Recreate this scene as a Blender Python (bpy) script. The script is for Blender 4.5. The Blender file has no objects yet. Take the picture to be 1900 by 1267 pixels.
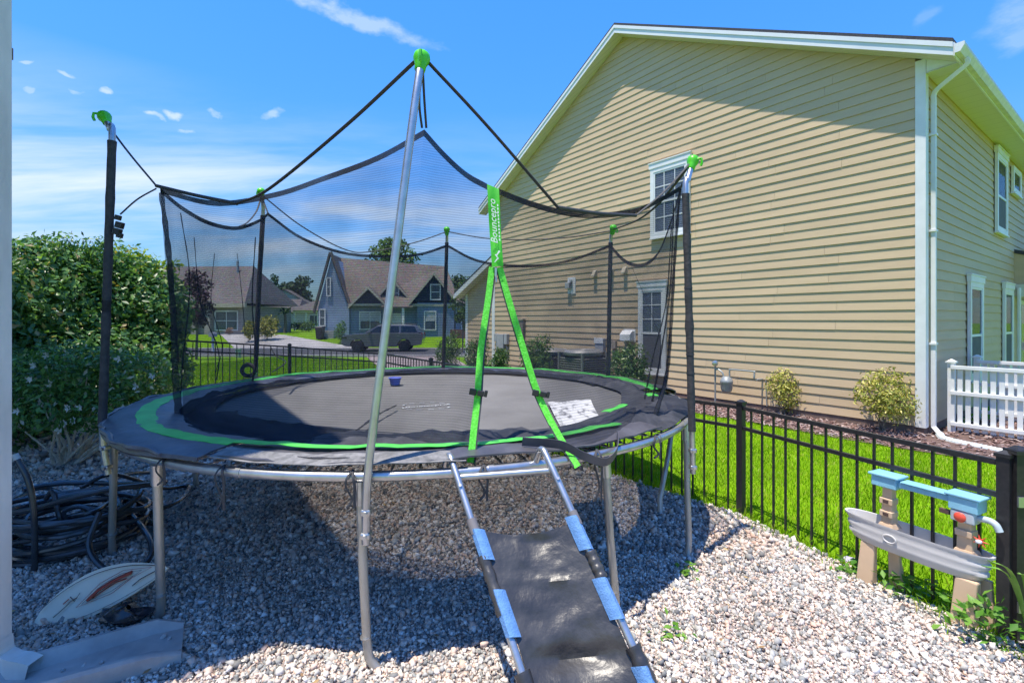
import bpy, math, random
import numpy as np
from mathutils import Vector, Matrix, noise as mnoise

random.seed(7)
rng = np.random.default_rng(7)
scene = bpy.context.scene
R = math.radians

# ------------------------------------------------------------------ camera
FPX = 890.0            # focal length in photo pixels (photo is 1900 wide)
EYE = 1.6
HOR = 595.0
cam_d = bpy.data.cameras.new('camera')
cam_d.sensor_width = 36.0
cam_d.lens = FPX / 1900.0 * 36.0
cam_d.shift_y = -38.5 / 1900.0
cam_d.clip_start = 0.05
cam_d.clip_end = 2000.0
cam = bpy.data.objects.new('camera', cam_d)
scene.collection.objects.link(cam)
cam.location = (0, 0, EYE)
cam.rotation_euler = (R(90), 0, 0)
scene.camera = cam

# ------------------------------------------------------------------ sun
SUN_EL = R(75.0)
SUN_H = Vector((0.79, 0.61, 0)).normalized()      # the way shadows fall on the ground
sun_dir = Vector((SUN_H.x * math.cos(SUN_EL), SUN_H.y * math.cos(SUN_EL), -math.sin(SUN_EL)))
sun_d = bpy.data.lights.new('sun', 'SUN')
sun_d.energy = 2.65
sun_d.angle = R(0.55)
sun_d.color = (1.0, 0.92, 0.80)
sun = bpy.data.objects.new('sun', sun_d)
scene.collection.objects.link(sun)
sun.rotation_euler = sun_dir.to_track_quat('-Z', 'Y').to_euler()
sun.location = (-6, -6, 20)

# ------------------------------------------------------------------ sky (world)
world = bpy.data.worlds.new('World')
scene.world = world
world.use_nodes = True
wn = world.node_tree.nodes
wl = world.node_tree.links
wn.clear()


def wnode(t, **kw):
    n = wn.new(t)
    for k, v in kw.items():
        setattr(n, k, v)
    return n


def wmath(op, a, b=None, c=None, clamp=False):
    n = wn.new('ShaderNodeMath')
    n.operation = op
    n.use_clamp = clamp
    for i, v in enumerate((a, b, c)):
        if v is None:
            continue
        if isinstance(v, (int, float)):
            n.inputs[i].default_value = v
        else:
            wl.new(v, n.inputs[i])
    return n.outputs[0]


wout = wnode('ShaderNodeOutputWorld')
wbg = wnode('ShaderNodeBackground')
wbg.inputs['Strength'].default_value = 0.15
sky = wnode('ShaderNodeTexSky', sky_type='NISHITA', sun_disc=False)
sky.sun_elevation = SUN_EL
sky.sun_rotation = math.atan2(-SUN_H.x, -SUN_H.y)
sky.altitude = 0
sky.air_density = 1.0
sky.dust_density = 0.3
sky.ozone_density = 1.6
hsv = wnode('ShaderNodeHueSaturation')
hsv.inputs['Saturation'].default_value = 1.32
hsv.inputs['Value'].default_value = 1.0
wl.new(sky.outputs[0], hsv.inputs['Color'])
tint = wnode('ShaderNodeMix', data_type='RGBA', blend_type='MULTIPLY')
tint.inputs[0].default_value = 1.0
tint.inputs[7].default_value = (0.52, 0.69, 0.90, 1)
bw = wnode('ShaderNodeRGBToBW')
wl.new(hsv.outputs[0], bw.inputs[0])
comp = wmath('DIVIDE', 1.75, wmath('ADD', 1.0, wmath('MULTIPLY', bw.outputs[0], 0.60)))
vs = wnode('ShaderNodeVectorMath', operation='SCALE')
wl.new(hsv.outputs[0], vs.inputs[0])
wl.new(comp, vs.inputs['Scale'])
wl.new(vs.outputs[0], tint.inputs[6])
tc = wnode('ShaderNodeTexCoord')
sep = wnode('ShaderNodeSeparateXYZ')
wl.new(tc.outputs['Generated'], sep.inputs[0])
# planar projection of the sky on a cloud sheet
zz = wmath('ADD', wmath('MAXIMUM', sep.outputs[2], 0.0), 0.12)
cx_ = wmath('DIVIDE', sep.outputs[0], zz)
cy_ = wmath('DIVIDE', sep.outputs[1], zz)
comb = wnode('ShaderNodeCombineXYZ')
wl.new(cx_, comb.inputs[0])
wl.new(cy_, comb.inputs[1])
mp = wnode('ShaderNodeMapping')
mp.inputs['Rotation'].default_value = (0, 0, R(-22))
mp.inputs['Scale'].default_value = (0.35, 1.0, 1.0)
wl.new(comb.outputs[0], mp.inputs[0])
n1 = wnode('ShaderNodeTexNoise')
n1.inputs['Scale'].default_value = 1.25
n1.inputs['Detail'].default_value = 9
n1.inputs['Roughness'].default_value = 0.58
n1.inputs['Distortion'].default_value = 0.35
wl.new(mp.outputs[0], n1.inputs['Vector'])
# wispy veil low over the horizon
lowband = wmath('SUBTRACT', 1.0, wmath('MULTIPLY', wmath('ABSOLUTE', wmath('SUBTRACT', sep.outputs[2], 0.20)), 5.0), clamp=True)
leftw = wnode('ShaderNodeMapRange')
leftw.inputs['From Min'].default_value = 0.25
leftw.inputs['From Max'].default_value = -0.45
wl.new(sep.outputs[0], leftw.inputs['Value'])
veil = wnode('ShaderNodeMapRange', interpolation_type='SMOOTHSTEP')
veil.inputs['From Min'].default_value = 0.36
veil.inputs['From Max'].default_value = 0.66
wl.new(n1.outputs['Fac'], veil.inputs['Value'])
cloud_fac = wmath('MULTIPLY', wmath('MULTIPLY', veil.outputs[0], lowband), wmath('ADD', wmath('MULTIPLY', leftw.outputs[0], 1.0), 0.10))
# single streaks: (photo px, py) of the two ends, half width in radians, strength
mp2 = wnode('ShaderNodeMapping')
mp2.inputs['Scale'].default_value = (9, 9, 22)
wl.new(tc.outputs['Generated'], mp2.inputs[0])
n2 = wnode('ShaderNodeTexNoise')
n2.inputs['Scale'].default_value = 2.2
n2.inputs['Detail'].default_value = 7
n2.inputs['Roughness'].default_value = 0.62
wl.new(mp2.outputs[0], n2.inputs['Vector'])
wob = wmath('MULTIPLY', wmath('SUBTRACT', n2.outputs['Fac'], 0.5), 2.2)
n3 = wnode('ShaderNodeTexNoise')
n3.inputs['Scale'].default_value = 26.0
n3.inputs['Detail'].default_value = 5
wl.new(tc.outputs['Generated'], n3.inputs['Vector'])
dsub = wnode('ShaderNodeVectorMath', operation='SUBTRACT')
wl.new(n3.outputs['Color'], dsub.inputs[0])
dsub.inputs[1].default_value = (0.5, 0.5, 0.5)
dscl = wnode('ShaderNodeVectorMath', operation='SCALE')
dscl.inputs['Scale'].default_value = 0.035
wl.new(dsub.outputs[0], dscl.inputs[0])
dadd = wnode('ShaderNodeVectorMath', operation='ADD')
wl.new(tc.outputs['Generated'], dadd.inputs[0])
wl.new(dscl.outputs[0], dadd.inputs[1])


def sky_dir(px, py):
    return Vector(((px - 950) / FPX, 1.0, (HOR - py) / FPX)).normalized()


STREAKS = [((500, -22), (815, 88), 0.016, 0.55), ((262, 207), (312, 222), 0.0065, 0.8), ((308, 208), (346, 218), 0.009, 0.85),
           ((378, 212), (408, 213), 0.006, 0.7), ((325, 238), (368, 242), 0.005, 0.6), ((185, 172), (221, 178), 0.006, 0.75),
           ((95, 130), (148, 140), 0.006, 0.65), ((128, 166), (160, 174), 0.005, 0.6), ((488, 214), (530, 206), 0.008, 0.55),
           ((30, 114), (72, 120), 0.004, 0.6), ((36, 168), (66, 168), 0.005, 0.5), ((1690, 60), (1745, 10), 0.012, 0.16),
           ((1830, 60), (1960, 10), 0.05, 0.30), ((1400, -120), (1640, -170), 0.02, 0.4), ((-420, 60), (-120, 150), 0.02, 0.5),
           ((2200, 180), (2500, 130), 0.03, 0.4)]
for (p, q, hw, st) in STREAKS:
    a, b = sky_dir(*p), sky_dir(*q)
    c = (a + b).normalized()
    t = (b - a)
    L = t.length * 0.5 * 1.15
    t.normalize()
    bt = c.cross(t).normalized()
    d1 = wnode('ShaderNodeVectorMath', operation='DOT_PRODUCT')
    wl.new(dadd.outputs[0], d1.inputs[0])
    d1.inputs[1].default_value = t
    d2 = wnode('ShaderNodeVectorMath', operation='DOT_PRODUCT')
    wl.new(dadd.outputs[0], d2.inputs[0])
    d2.inputs[1].default_value = bt
    d3 = wnode('ShaderNodeVectorMath', operation='DOT_PRODUCT')
    wl.new(tc.outputs['Generated'], d3.inputs[0])
    d3.inputs[1].default_value = c
    e1 = wmath('POWER', wmath('ABSOLUTE', wmath('DIVIDE', d1.outputs['Value'], L)), 2.0)
    e2 = wmath('POWER', wmath('ABSOLUTE', wmath('DIVIDE', d2.outputs['Value'], hw)), 2.0)
    s = wmath('SUBTRACT', wmath('ADD', 1.0, wob), wmath('ADD', e1, e2), clamp=True)
    front = wmath('GREATER_THAN', d3.outputs['Value'], 0.2)
    s = wmath('MULTIPLY', wmath('MULTIPLY', wmath('POWER', s, 1.7), st * 0.85), front)
    cloud_fac = wmath('MAXIMUM', cloud_fac, s)
cmix = wnode('ShaderNodeMix', data_type='RGBA')
cmix.inputs[7].default_value = (2.1, 2.4, 2.75, 1)
wl.new(wmath('MINIMUM', cloud_fac, 0.9), cmix.inputs[0])
wl.new(tint.outputs[2], cmix.inputs[6])
wl.new(cmix.outputs[2], wbg.inputs['Color'])
wl.new(wbg.outputs[0], wout.inputs['Surface'])

# ------------------------------------------------------------------ exposure
scene.view_settings.view_transform = 'Standard'
scene.view_settings.look = 'None'
scene.view_settings.exposure = 1.46
scene.view_settings.gamma = 1.0
scene.view_settings.use_curve_mapping = False
scene.render.engine = 'CYCLES'
scene.cycles.max_bounces = 12
scene.cycles.diffuse_bounces = 8
scene.cycles.transparent_max_bounces = 24
scene.cycles.use_denoising = True
scene.cycles.use_adaptive_sampling = True
scene.cycles.adaptive_threshold = 0.02
scene.cycles.caustics_reflective = False
scene.cycles.caustics_refractive = False

# ------------------------------------------------------------------ helpers
C = bpy.data.collections.new('scene_objects')
scene.collection.children.link(C)
OFF = {}


def W(px, py, d):
    """photo pixel + distance -> world point"""
    return Vector(((px - 950.0) / FPX * d, d, EYE - (py - HOR) / FPX * d))


def G(px, py, z=0.0):
    """photo pixel on a horizontal plane at height z -> world point"""
    d = FPX * (EYE - z) / (py - HOR)
    return Vector(((px - 950.0) / FPX * d, d, z))


def sstep(a, b, x):
    t = np.clip((x - a) / (b - a), 0.0, 1.0)
    return t * t * (3 - 2 * t)


class MB:
    def __init__(self):
        self.v = []
        self.f = []

    def add(self, verts, faces):
        o = len(self.v)
        self.v.extend([tuple(p) for p in verts])
        self.f.extend([tuple(i + o for i in f) for f in faces])
        return self

    def hexa(self, p):
        """8 points: bottom ring 0-3, top ring 4-7"""
        return self.add(p, [(3, 2, 1, 0), (4, 5, 6, 7), (0, 1, 5, 4), (1, 2, 6, 5), (2, 3, 7, 6), (3, 0, 4, 7)])

    def box(self, c, s, m=None):
        x, y, z = s[0] / 2, s[1] / 2, s[2] / 2
        pts = [Vector(q) for q in ((-x, -y, -z), (x, -y, -z), (x, y, -z), (-x, y, -z), (-x, -y, z), (x, -y, z), (x, y, z), (-x, y, z))]
        if m is not None:
            pts = [m @ q for q in pts]
        c = Vector(c)
        return self.hexa([q + c for q in pts])

    def prism(self, poly, ext):
        """poly: ordered planar points, ext: extrusion vector"""
        n = len(poly)
        ext = Vector(ext)
        v = [Vector(p) for p in poly] + [Vector(p) + ext for p in poly]
        f = [tuple(range(n - 1, -1, -1)), tuple(range(n, 2 * n))]
        f += [(i, (i + 1) % n, n + (i + 1) % n, n + i) for i in range(n)]
        return self.add(v, f)

    def tube(self, path, r, n=8, caps=True, closed=False, flat=None):
        """path of points; r number or list; flat=(scale of second axis)"""
        P = [Vector(p) for p in path]
        m = len(P)
        rr = r if isinstance(r, (list, tuple)) else [r] * m
        rings = []
        prev = None
        for i in range(m):
            if closed:
                t = P[(i + 1) % m] - P[i - 1]
            elif i == 0:
                t = P[1] - P[0]
            elif i == m - 1:
                t = P[-1] - P[-2]
            else:
                t = (P[i + 1] - P[i]).normalized() + (P[i] - P[i - 1]).normalized()
            if t.length < 1e-9:
                t = Vector((0, 0, 1))
            t.normalize()
            if prev is None:
                a = Vector((0, 0, 1)) if abs(t.z) < 0.9 else Vector((0, 1, 0))
                u = t.cross(a).normalized()
            else:
                u = prev - t * prev.dot(t)
                if u.length < 1e-6:
                    u = t.orthogonal()
                u.normalize()
            prev = u
            w = t.cross(u)
            k = 1.0 if flat is None else flat
            rings.append([P[i] + (u * math.cos(2 * math.pi * j / n) + w * math.sin(2 * math.pi * j / n) * k) * rr[i] for j in range(n)])
        v = [p for ring in rings for p in ring]
        f = []
        for i in range(m if closed else m - 1):
            a, b = i * n, ((i + 1) % m) * n
            for j in range(n):
                f.append((a + j, a + (j + 1) % n, b + (j + 1) % n, b + j))
        if caps and not closed:
            f.append(tuple(range(n - 1, -1, -1)))
            f.append(tuple((m - 1) * n + j for j in range(n)))
        return self.add(v, f)

    def lathe(self, prof, c=(0, 0, 0), n=16, m=None):
        """prof: list of (r, z) around z"""
        c = Vector(c)
        v, f = [], []
        for (r, z) in prof:
            for j in range(n):
                p = Vector((r * math.cos(2 * math.pi * j / n), r * math.sin(2 * math.pi * j / n), z))
                if m is not None:
                    p = m @ p
                v.append(p + c)
        for i in range(len(prof) - 1):
            for j in range(n):
                f.append((i * n + j, i * n + (j + 1) % n, (i + 1) * n + (j + 1) % n, (i + 1) * n + j))
        f.append(tuple(range(n - 1, -1, -1)))
        f.append(tuple((len(prof) - 1) * n + j for j in range(n)))
        return self.add(v, f)

    def grid(self, rows, wrap=False):
        """rows: list of equally long lists of points"""
        n = len(rows[0])
        v = [p for r in rows for p in r]
        f = []
        for i in range(len(rows) - 1):
            for j in range(n if wrap else n - 1):
                f.append((i * n + j, i * n + (j + 1) % n, (i + 1) * n + (j + 1) % n, (i + 1) * n + j))
        return self.add(v, f)

    def sheet(self, rows, th, wrap=False):
        """grid given real thickness th along the surface normal"""
        nr, n = len(rows), len(rows[0])
        P = [[Vector(p) for p in r] for r in rows]
        Q = []
        for i in range(nr):
            q = []
            for j in range(n):
                jp, jm = ((j + 1) % n, (j - 1) % n) if wrap else (min(j + 1, n - 1), max(j - 1, 0))
                a = P[i][jp] - P[i][jm]
                b = P[min(i + 1, nr - 1)][j] - P[max(i - 1, 0)][j]
                nn = a.cross(b)
                if nn.length < 1e-12:
                    nn = Vector((0, 0, 1))
                q.append(P[i][j] - nn.normalized() * th)
            Q.append(q)
        o = len(self.v)
        self.grid(P, wrap)
        o2 = len(self.v)
        self.grid([list(reversed(q)) for q in Q] if not wrap else Q, wrap)
        if wrap:
            for j in range(n):
                k = (j + 1) % n
                self.f.append((o + k, o + j, o2 + j, o2 + k))
                e = (nr - 1) * n
                self.f.append((o + e + j, o + e + k, o2 + e + k, o2 + e + j))
        else:
            def oi(i, j):
                return o + i * n + j

            def qi(i, j):
                return o2 + i * n + (n - 1 - j)
            for j in range(n - 1):
                self.f.append((oi(0, j + 1), oi(0, j), qi(0, j), qi(0, j + 1)))
                self.f.append((oi(nr - 1, j), oi(nr - 1, j + 1), qi(nr - 1, j + 1), qi(nr - 1, j)))
            for i in range(nr - 1):
                self.f.append((oi(i, 0), oi(i + 1, 0), qi(i + 1, 0), qi(i, 0)))
                self.f.append((oi(i + 1, n - 1), oi(i, n - 1), qi(i, n - 1), qi(i + 1, n - 1)))
        return self

    def build(self, name, mat, parent=None, origin=None, smooth=False, bevel=0.0, label=None):
        me = bpy.data.meshes.new(name)
        if parent is not None:
            off = OFF[parent.name]
        elif origin is not None:
            off = Vector(origin)
        else:
            a = np.array([tuple(p) for p in self.v])
            off = Vector(((a[:, 0].min() + a[:, 0].max()) / 2, (a[:, 1].min() + a[:, 1].max()) / 2, a[:, 2].min()))
        me.from_pydata([(p[0] - off[0], p[1] - off[1], p[2] - off[2]) for p in self.v], [], self.f)
        me.validate()
        me.materials.append(mat)
        if smooth:
            for p in me.polygons:
                p.use_smooth = True
            try:
                me.set_sharp_from_angle(angle=R(42))
            except Exception:
                pass
        ob = bpy.data.objects.new(name, me)
        C.objects.link(ob)
        if parent is not None:
            ob.parent = parent
        else:
            ob.location = off
        OFF[ob.name] = off
        if bevel > 0:
            bm = ob.modifiers.new('bevel', 'BEVEL')
            bm.width = bevel
            bm.segments = 2
            bm.limit_method = 'ANGLE'
        if label:
            ob['label'] = label
        return ob


def arr_obj(name, verts, faces_n, mat, parent=None, origin=(0, 0, 0), attrs=None, smooth=False):
    """fast mesh from numpy: verts (N,3), faces (M,k) all k-gons; attrs name->per-face float"""
    off = OFF[parent.name] if parent is not None else Vector(origin)
    verts = np.asarray(verts, dtype=np.float32) - np.array(off[:], dtype=np.float32)
    faces_n = np.asarray(faces_n, dtype=np.int32)
    M, k = faces_n.shape
    me = bpy.data.meshes.new(name)
    me.vertices.add(len(verts))
    me.vertices.foreach_set('co', verts.ravel())
    me.loops.add(M * k)
    me.loops.foreach_set('vertex_index', faces_n.ravel())
    me.polygons.add(M)
    me.polygons.foreach_set('loop_start', np.arange(0, M * k, k, dtype=np.int32))
    me.update(calc_edges=True)
    if attrs:
        for an, av in attrs.items():
            at = me.attributes.new(an, 'FLOAT', 'FACE')
            at.data.foreach_set('value', np.asarray(av, dtype=np.float32))
    if smooth:
        me.polygons.foreach_set('use_smooth', np.ones(M, dtype=bool))
    me.materials.append(mat)
    ob = bpy.data.objects.new(name, me)
    C.objects.link(ob)
    if parent is not None:
        ob.parent = parent
    else:
        ob.location = off
    OFF[ob.name] = Vector(off)
    return ob


def tag(o, label, cat, group=None):
    o['label'] = label
    o['category'] = cat
    if group:
        o['group'] = group
    return o


def struct(o, label=None):
    o['kind'] = 'structure'
    if label:
        o['label'] = label
    return o


def stuff(o, label=None, cat=None):
    o['kind'] = 'stuff'
    if label:
        o['label'] = label
    if cat:
        o['category'] = cat
    return o


def thing(name, label, cat, loc, group=None):
    o = bpy.data.objects.new(name, None)
    o.empty_display_size = 0.2
    C.objects.link(o)
    o.location = loc
    OFF[o.name] = Vector(loc)
    return tag(o, label, cat, group)


def share(name, src, parent, loc, rot=None):
    """another piece with the mesh of src, placed (local coordinates) under parent"""
    o = src.copy()
    o.name = name
    C.objects.link(o)
    o.parent = parent
    o.location = loc
    if rot is not None:
        o.rotation_euler = rot
    return o


def bez(pts, n=12):
    """Catmull-Rom through points"""
    P = [Vector(p) for p in pts]
    P = [P[0] * 2 - P[1]] + P + [P[-1] * 2 - P[-2]]
    out = []
    for i in range(1, len(P) - 2):
        for k in range(n):
            t = k / n
            a, b, c, d = P[i - 1], P[i], P[i + 1], P[i + 2]
            out.append(0.5 * ((2 * b) + (c - a) * t + (2 * a - 5 * b + 4 * c - d) * t * t + (3 * b - a - 3 * c + d) * t ** 3))
    out.append(P[-2])
    return out


def resample(pts, n):
    P = [Vector(p) for p in pts]
    L = [0]
    for i in range(1, len(P)):
        L.append(L[-1] + (P[i] - P[i - 1]).length)
    out = []
    j = 0
    for k in range(n):
        s = L[-1] * k / (n - 1)
        while j < len(P) - 2 and L[j + 1] < s:
            j += 1
        t = (s - L[j]) / max(L[j + 1] - L[j], 1e-9)
        out.append(P[j].lerp(P[j + 1], min(max(t, 0), 1)))
    return out


# ------------------------------------------------------------------ materials
MATS = {}


def mat(name, col, rough=0.6, metal=0.0, col2=None, nscale=8.0, ndetail=4, bump=0.0, bscale=40.0, spec=0.5, thr=(0.35, 0.65), stretch=(1, 1, 1), coat=0.0):
    if name in MATS:
        return MATS[name]
    m = bpy.data.materials.new(name)
    m.use_nodes = True
    nt = m.node_tree
    b = nt.nodes['Principled BSDF']
    b.inputs['Base Color'].default_value = (*col, 1)
    b.inputs['Roughness'].default_value = rough
    b.inputs['Metallic'].default_value = metal
    b.inputs['Specular IOR Level'].default_value = spec
    b.inputs['Coat Weight'].default_value = coat
    tcn = nt.nodes.new('ShaderNodeTexCoord')
    mpn = nt.nodes.new('ShaderNodeMapping')
    mpn.inputs['Scale'].default_value = stretch
    nt.links.new(tcn.outputs['Object'], mpn.inputs[0])
    if col2 is None:
        col2 = tuple(c * 0.82 for c in col)
    nz = nt.nodes.new('ShaderNodeTexNoise')
    nz.inputs['Scale'].default_value = nscale
    nz.inputs['Detail'].default_value = ndetail
    nz.inputs['Roughness'].default_value = 0.6
    nt.links.new(mpn.outputs[0], nz.inputs['Vector'])
    mr = nt.nodes.new('ShaderNodeMapRange')
    mr.inputs['From Min'].default_value = thr[0]
    mr.inputs['From Max'].default_value = thr[1]
    nt.links.new(nz.outputs['Fac'], mr.inputs['Value'])
    mx = nt.nodes.new('ShaderNodeMix')
    mx.data_type = 'RGBA'
    mx.inputs[6].default_value = (*col, 1)
    mx.inputs[7].default_value = (*col2, 1)
    nt.links.new(mr.outputs[0], mx.inputs[0])
    nt.links.new(mx.outputs[2], b.inputs['Base Color'])
    if bump > 0:
        nb = nt.nodes.new('ShaderNodeTexNoise')
        nb.inputs['Scale'].default_value = bscale
        nb.inputs['Detail'].default_value = 5
        nt.links.new(mpn.outputs[0], nb.inputs['Vector'])
        bp = nt.nodes.new('ShaderNodeBump')
        bp.inputs['Strength'].default_value = bump
        bp.inputs['Distance'].default_value = 0.01
        nt.links.new(nb.outputs['Fac'], bp.inputs['Height'])
        nt.links.new(bp.outputs[0], b.inputs['Normal'])
    m['out'] = mx.name
    MATS[name] = m
    return m


def ramp_mat(name, stops, attr='rnd', rough=0.8, trans=0.0, spec=0.3, patch=None, tcol=(1, 1, 1)):
    """colour by a per-face random attribute; trans = share of light passing through (leaves)"""
    m = bpy.data.materials.new(name)
    m.use_nodes = True
    nt = m.node_tree
    b = nt.nodes['Principled BSDF']
    b.inputs['Roughness'].default_value = rough
    b.inputs['Specular IOR Level'].default_value = spec
    at = nt.nodes.new('ShaderNodeAttribute')
    at.attribute_name = attr
    cr = nt.nodes.new('ShaderNodeValToRGB')
    el = cr.color_ramp.elements
    while len(el) > 1:
        el.remove(el[-1])
    el[0].position = stops[0][0]
    el[0].color = (*stops[0][1], 1)
    for p, c in stops[1:]:
        e = el.new(p)
        e.color = (*c, 1)
    nt.links.new(at.outputs['Fac'], cr.inputs[0])
    csock = cr.outputs[0]
    if patch:
        tcn = nt.nodes.new('ShaderNodeTexCoord')
        nz = nt.nodes.new('ShaderNodeTexNoise')
        nz.inputs['Scale'].default_value = patch[0]
        nz.inputs['Detail'].default_value = 3
        nt.links.new(tcn.outputs['Object'], nz.inputs['Vector'])
        mr = nt.nodes.new('ShaderNodeMapRange')
        mr.inputs['From Min'].default_value = patch[1]
        mr.inputs['From Max'].default_value = patch[2]
        nt.links.new(nz.outputs['Fac'], mr.inputs['Value'])
        mx = nt.nodes.new('ShaderNodeMix')
        mx.data_type = 'RGBA'
        mx.blend_type = 'MULTIPLY'
        mx.inputs[7].default_value = (*patch[3], 1)
        nt.links.new(mr.outputs[0], mx.inputs[0])
        nt.links.new(csock, mx.inputs[6])
        csock = mx.outputs[2]
    nt.links.new(csock, b.inputs['Base Color'])
    if trans > 0:
        tr = nt.nodes.new('ShaderNodeBsdfTranslucent')
        g = nt.nodes.new('ShaderNodeMix')
        g.data_type = 'RGBA'
        g.blend_type = 'MULTIPLY'
        g.inputs[0].default_value = 1.0
        g.inputs[7].default_value = (*tcol, 1)
        nt.links.new(csock, g.inputs[6])
        nt.links.new(g.outputs[2], tr.inputs['Color'])
        ms = nt.nodes.new('ShaderNodeMixShader')
        ms.inputs[0].default_value = trans
        nt.links.new(b.outputs[0], ms.inputs[1])
        nt.links.new(tr.outputs[0], ms.inputs[2])
        nt.links.new(ms.outputs[0], nt.nodes['Material Output'].inputs[0])
    MATS[name] = m
    return m


def see_through(name, col, opac, weave=None, rough=0.8):
    """cloth net: part of the surface is thread, the rest is open"""
    m = bpy.data.materials.new(name)
    m.use_nodes = True
    nt = m.node_tree
    b = nt.nodes['Principled BSDF']
    b.inputs['Base Color'].default_value = (*col, 1)
    b.inputs['Roughness'].default_value = rough
    b.inputs['Specular IOR Level'].default_value = 0.2
    t = nt.nodes.new('ShaderNodeBsdfTransparent')
    ms = nt.nodes.new('ShaderNodeMixShader')
    nt.links.new(t.outputs[0], ms.inputs[1])
    nt.links.new(b.outputs[0], ms.inputs[2])
    nt.links.new(ms.outputs[0], nt.nodes['Material Output'].inputs[0])
    ms.inputs[0].default_value = opac
    tcn = nt.nodes.new('ShaderNodeTexCoord')
    nz = nt.nodes.new('ShaderNodeTexNoise')
    nz.inputs['Scale'].default_value = 3.0
    nz.inputs['Detail'].default_value = 4
    nt.links.new(tcn.outputs['Object'], nz.inputs['Vector'])
    mr = nt.nodes.new('ShaderNodeMapRange')
    mr.inputs['To Min'].default_value = opac * 0.75
    mr.inputs['To Max'].default_value = min(opac * 1.25, 1)
    mr.inputs['From Min'].default_value = 0.3
    mr.inputs['From Max'].default_value = 0.7
    nt.links.new(nz.outputs['Fac'], mr.inputs['Value'])
    src = mr.outputs[0]
    if weave:
        sp = nt.nodes.new('ShaderNodeSeparateXYZ')
        nt.links.new(tcn.outputs['Object'], sp.inputs[0])
        wv = nt.nodes.new('ShaderNodeMath')
        wv.operation = 'SINE'
        ml = nt.nodes.new('ShaderNodeMath')
        ml.operation = 'MULTIPLY'
        ml.inputs[1].default_value = 2 * math.pi / weave[0]
        nt.links.new(sp.outputs[2], ml.inputs[0])
        nt.links.new(ml.outputs[0], wv.inputs[0])
        m2 = nt.nodes.new('ShaderNodeMath')
        m2.operation = 'MULTIPLY_ADD'
        m2.inputs[1].default_value = weave[1]
        nt.links.new(wv.outputs[0], m2.inputs[0])
        nt.links.new(src, m2.inputs[2])
        src = m2.outputs[0]
    nt.links.new(src, ms.inputs[0])
    MATS[name] = m
    return m


def striped(name, col, col2, spacing, axis=2, duty=0.25, rough=0.7, bump=0.4, rot=0.0, noise_amt=0.15):
    """fine lines across a surface (distant siding, vented soffit, far shingles): spacing in metres"""
    m = bpy.data.materials.new(name)
    m.use_nodes = True
    nt = m.node_tree
    b = nt.nodes['Principled BSDF']
    b.inputs['Roughness'].default_value = rough
    b.inputs['Specular IOR Level'].default_value = 0.25
    tcn = nt.nodes.new('ShaderNodeTexCoord')
    mpn = nt.nodes.new('ShaderNodeMapping')
    mpn.inputs['Rotation'].default_value = (0, 0, rot)
    nt.links.new(tcn.outputs['Object'], mpn.inputs[0])
    sp = nt.nodes.new('ShaderNodeSeparateXYZ')
    nt.links.new(mpn.outputs[0], sp.inputs[0])
    d = nt.nodes.new('ShaderNodeMath')
    d.operation = 'DIVIDE'
    d.inputs[1].default_value = spacing
    nt.links.new(sp.outputs[axis], d.inputs[0])
    fr = nt.nodes.new('ShaderNodeMath')
    fr.operation = 'FRACT'
    nt.links.new(d.outputs[0], fr.inputs[0])
    mr = nt.nodes.new('ShaderNodeMapRange')
    mr.inputs['From Min'].default_value = duty
    mr.inputs['From Max'].default_value = duty * 0.4
    nt.links.new(fr.outputs[0], mr.inputs['Value'])
    nz = nt.nodes.new('ShaderNodeTexNoise')
    nz.inputs['Scale'].default_value = 5.0
    nz.inputs['Detail'].default_value = 6
    nt.links.new(tcn.outputs['Object'], nz.inputs['Vector'])
    mx = nt.nodes.new('ShaderNodeMix')
    mx.data_type = 'RGBA'
    mx.inputs[6].default_value = (*col, 1)
    mx.inputs[7].default_value = (*col2, 1)
    nt.links.new(mr.outputs[0], mx.inputs[0])
    mv = nt.nodes.new('ShaderNodeMix')
    mv.data_type = 'RGBA'
    mv.blend_type = 'MULTIPLY'
    mv.inputs[0].default_value = noise_amt * 3
    nt.links.new(mx.outputs[2], mv.inputs[6])
    nt.links.new(nz.outputs['Color'], mv.inputs[7])
    nt.links.new(mx.outputs[2] if noise_amt <= 0 else mv.outputs[2], b.inputs['Base Color'])
    bp = nt.nodes.new('ShaderNodeBump')
    bp.inputs['Strength'].default_value = bump
    bp.inputs['Distance'].default_value = 0.02
    nt.links.new(fr.outputs[0], bp.inputs['Height'])
    nt.links.new(bp.outputs[0], b.inputs['Normal'])
    MATS[name] = m
    return m


def glass_mat(name, col, opac=0.55):
    m = bpy.data.materials.new(name)
    m.use_nodes = True
    nt = m.node_tree
    b = nt.nodes['Principled BSDF']
    b.inputs['Base Color'].default_value = (*col, 1)
    b.inputs['Roughness'].default_value = 0.04
    b.inputs['Specular IOR Level'].default_value = 0.9
    t = nt.nodes.new('ShaderNodeBsdfTransparent')
    ms = nt.nodes.new('ShaderNodeMixShader')
    ms.inputs[0].default_value = opac
    nt.links.new(t.outputs[0], ms.inputs[1])
    nt.links.new(b.outputs[0], ms.inputs[2])
    nt.links.new(ms.outputs[0], nt.nodes['Material Output'].inputs[0])
    MATS[name] = m
    return m


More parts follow.
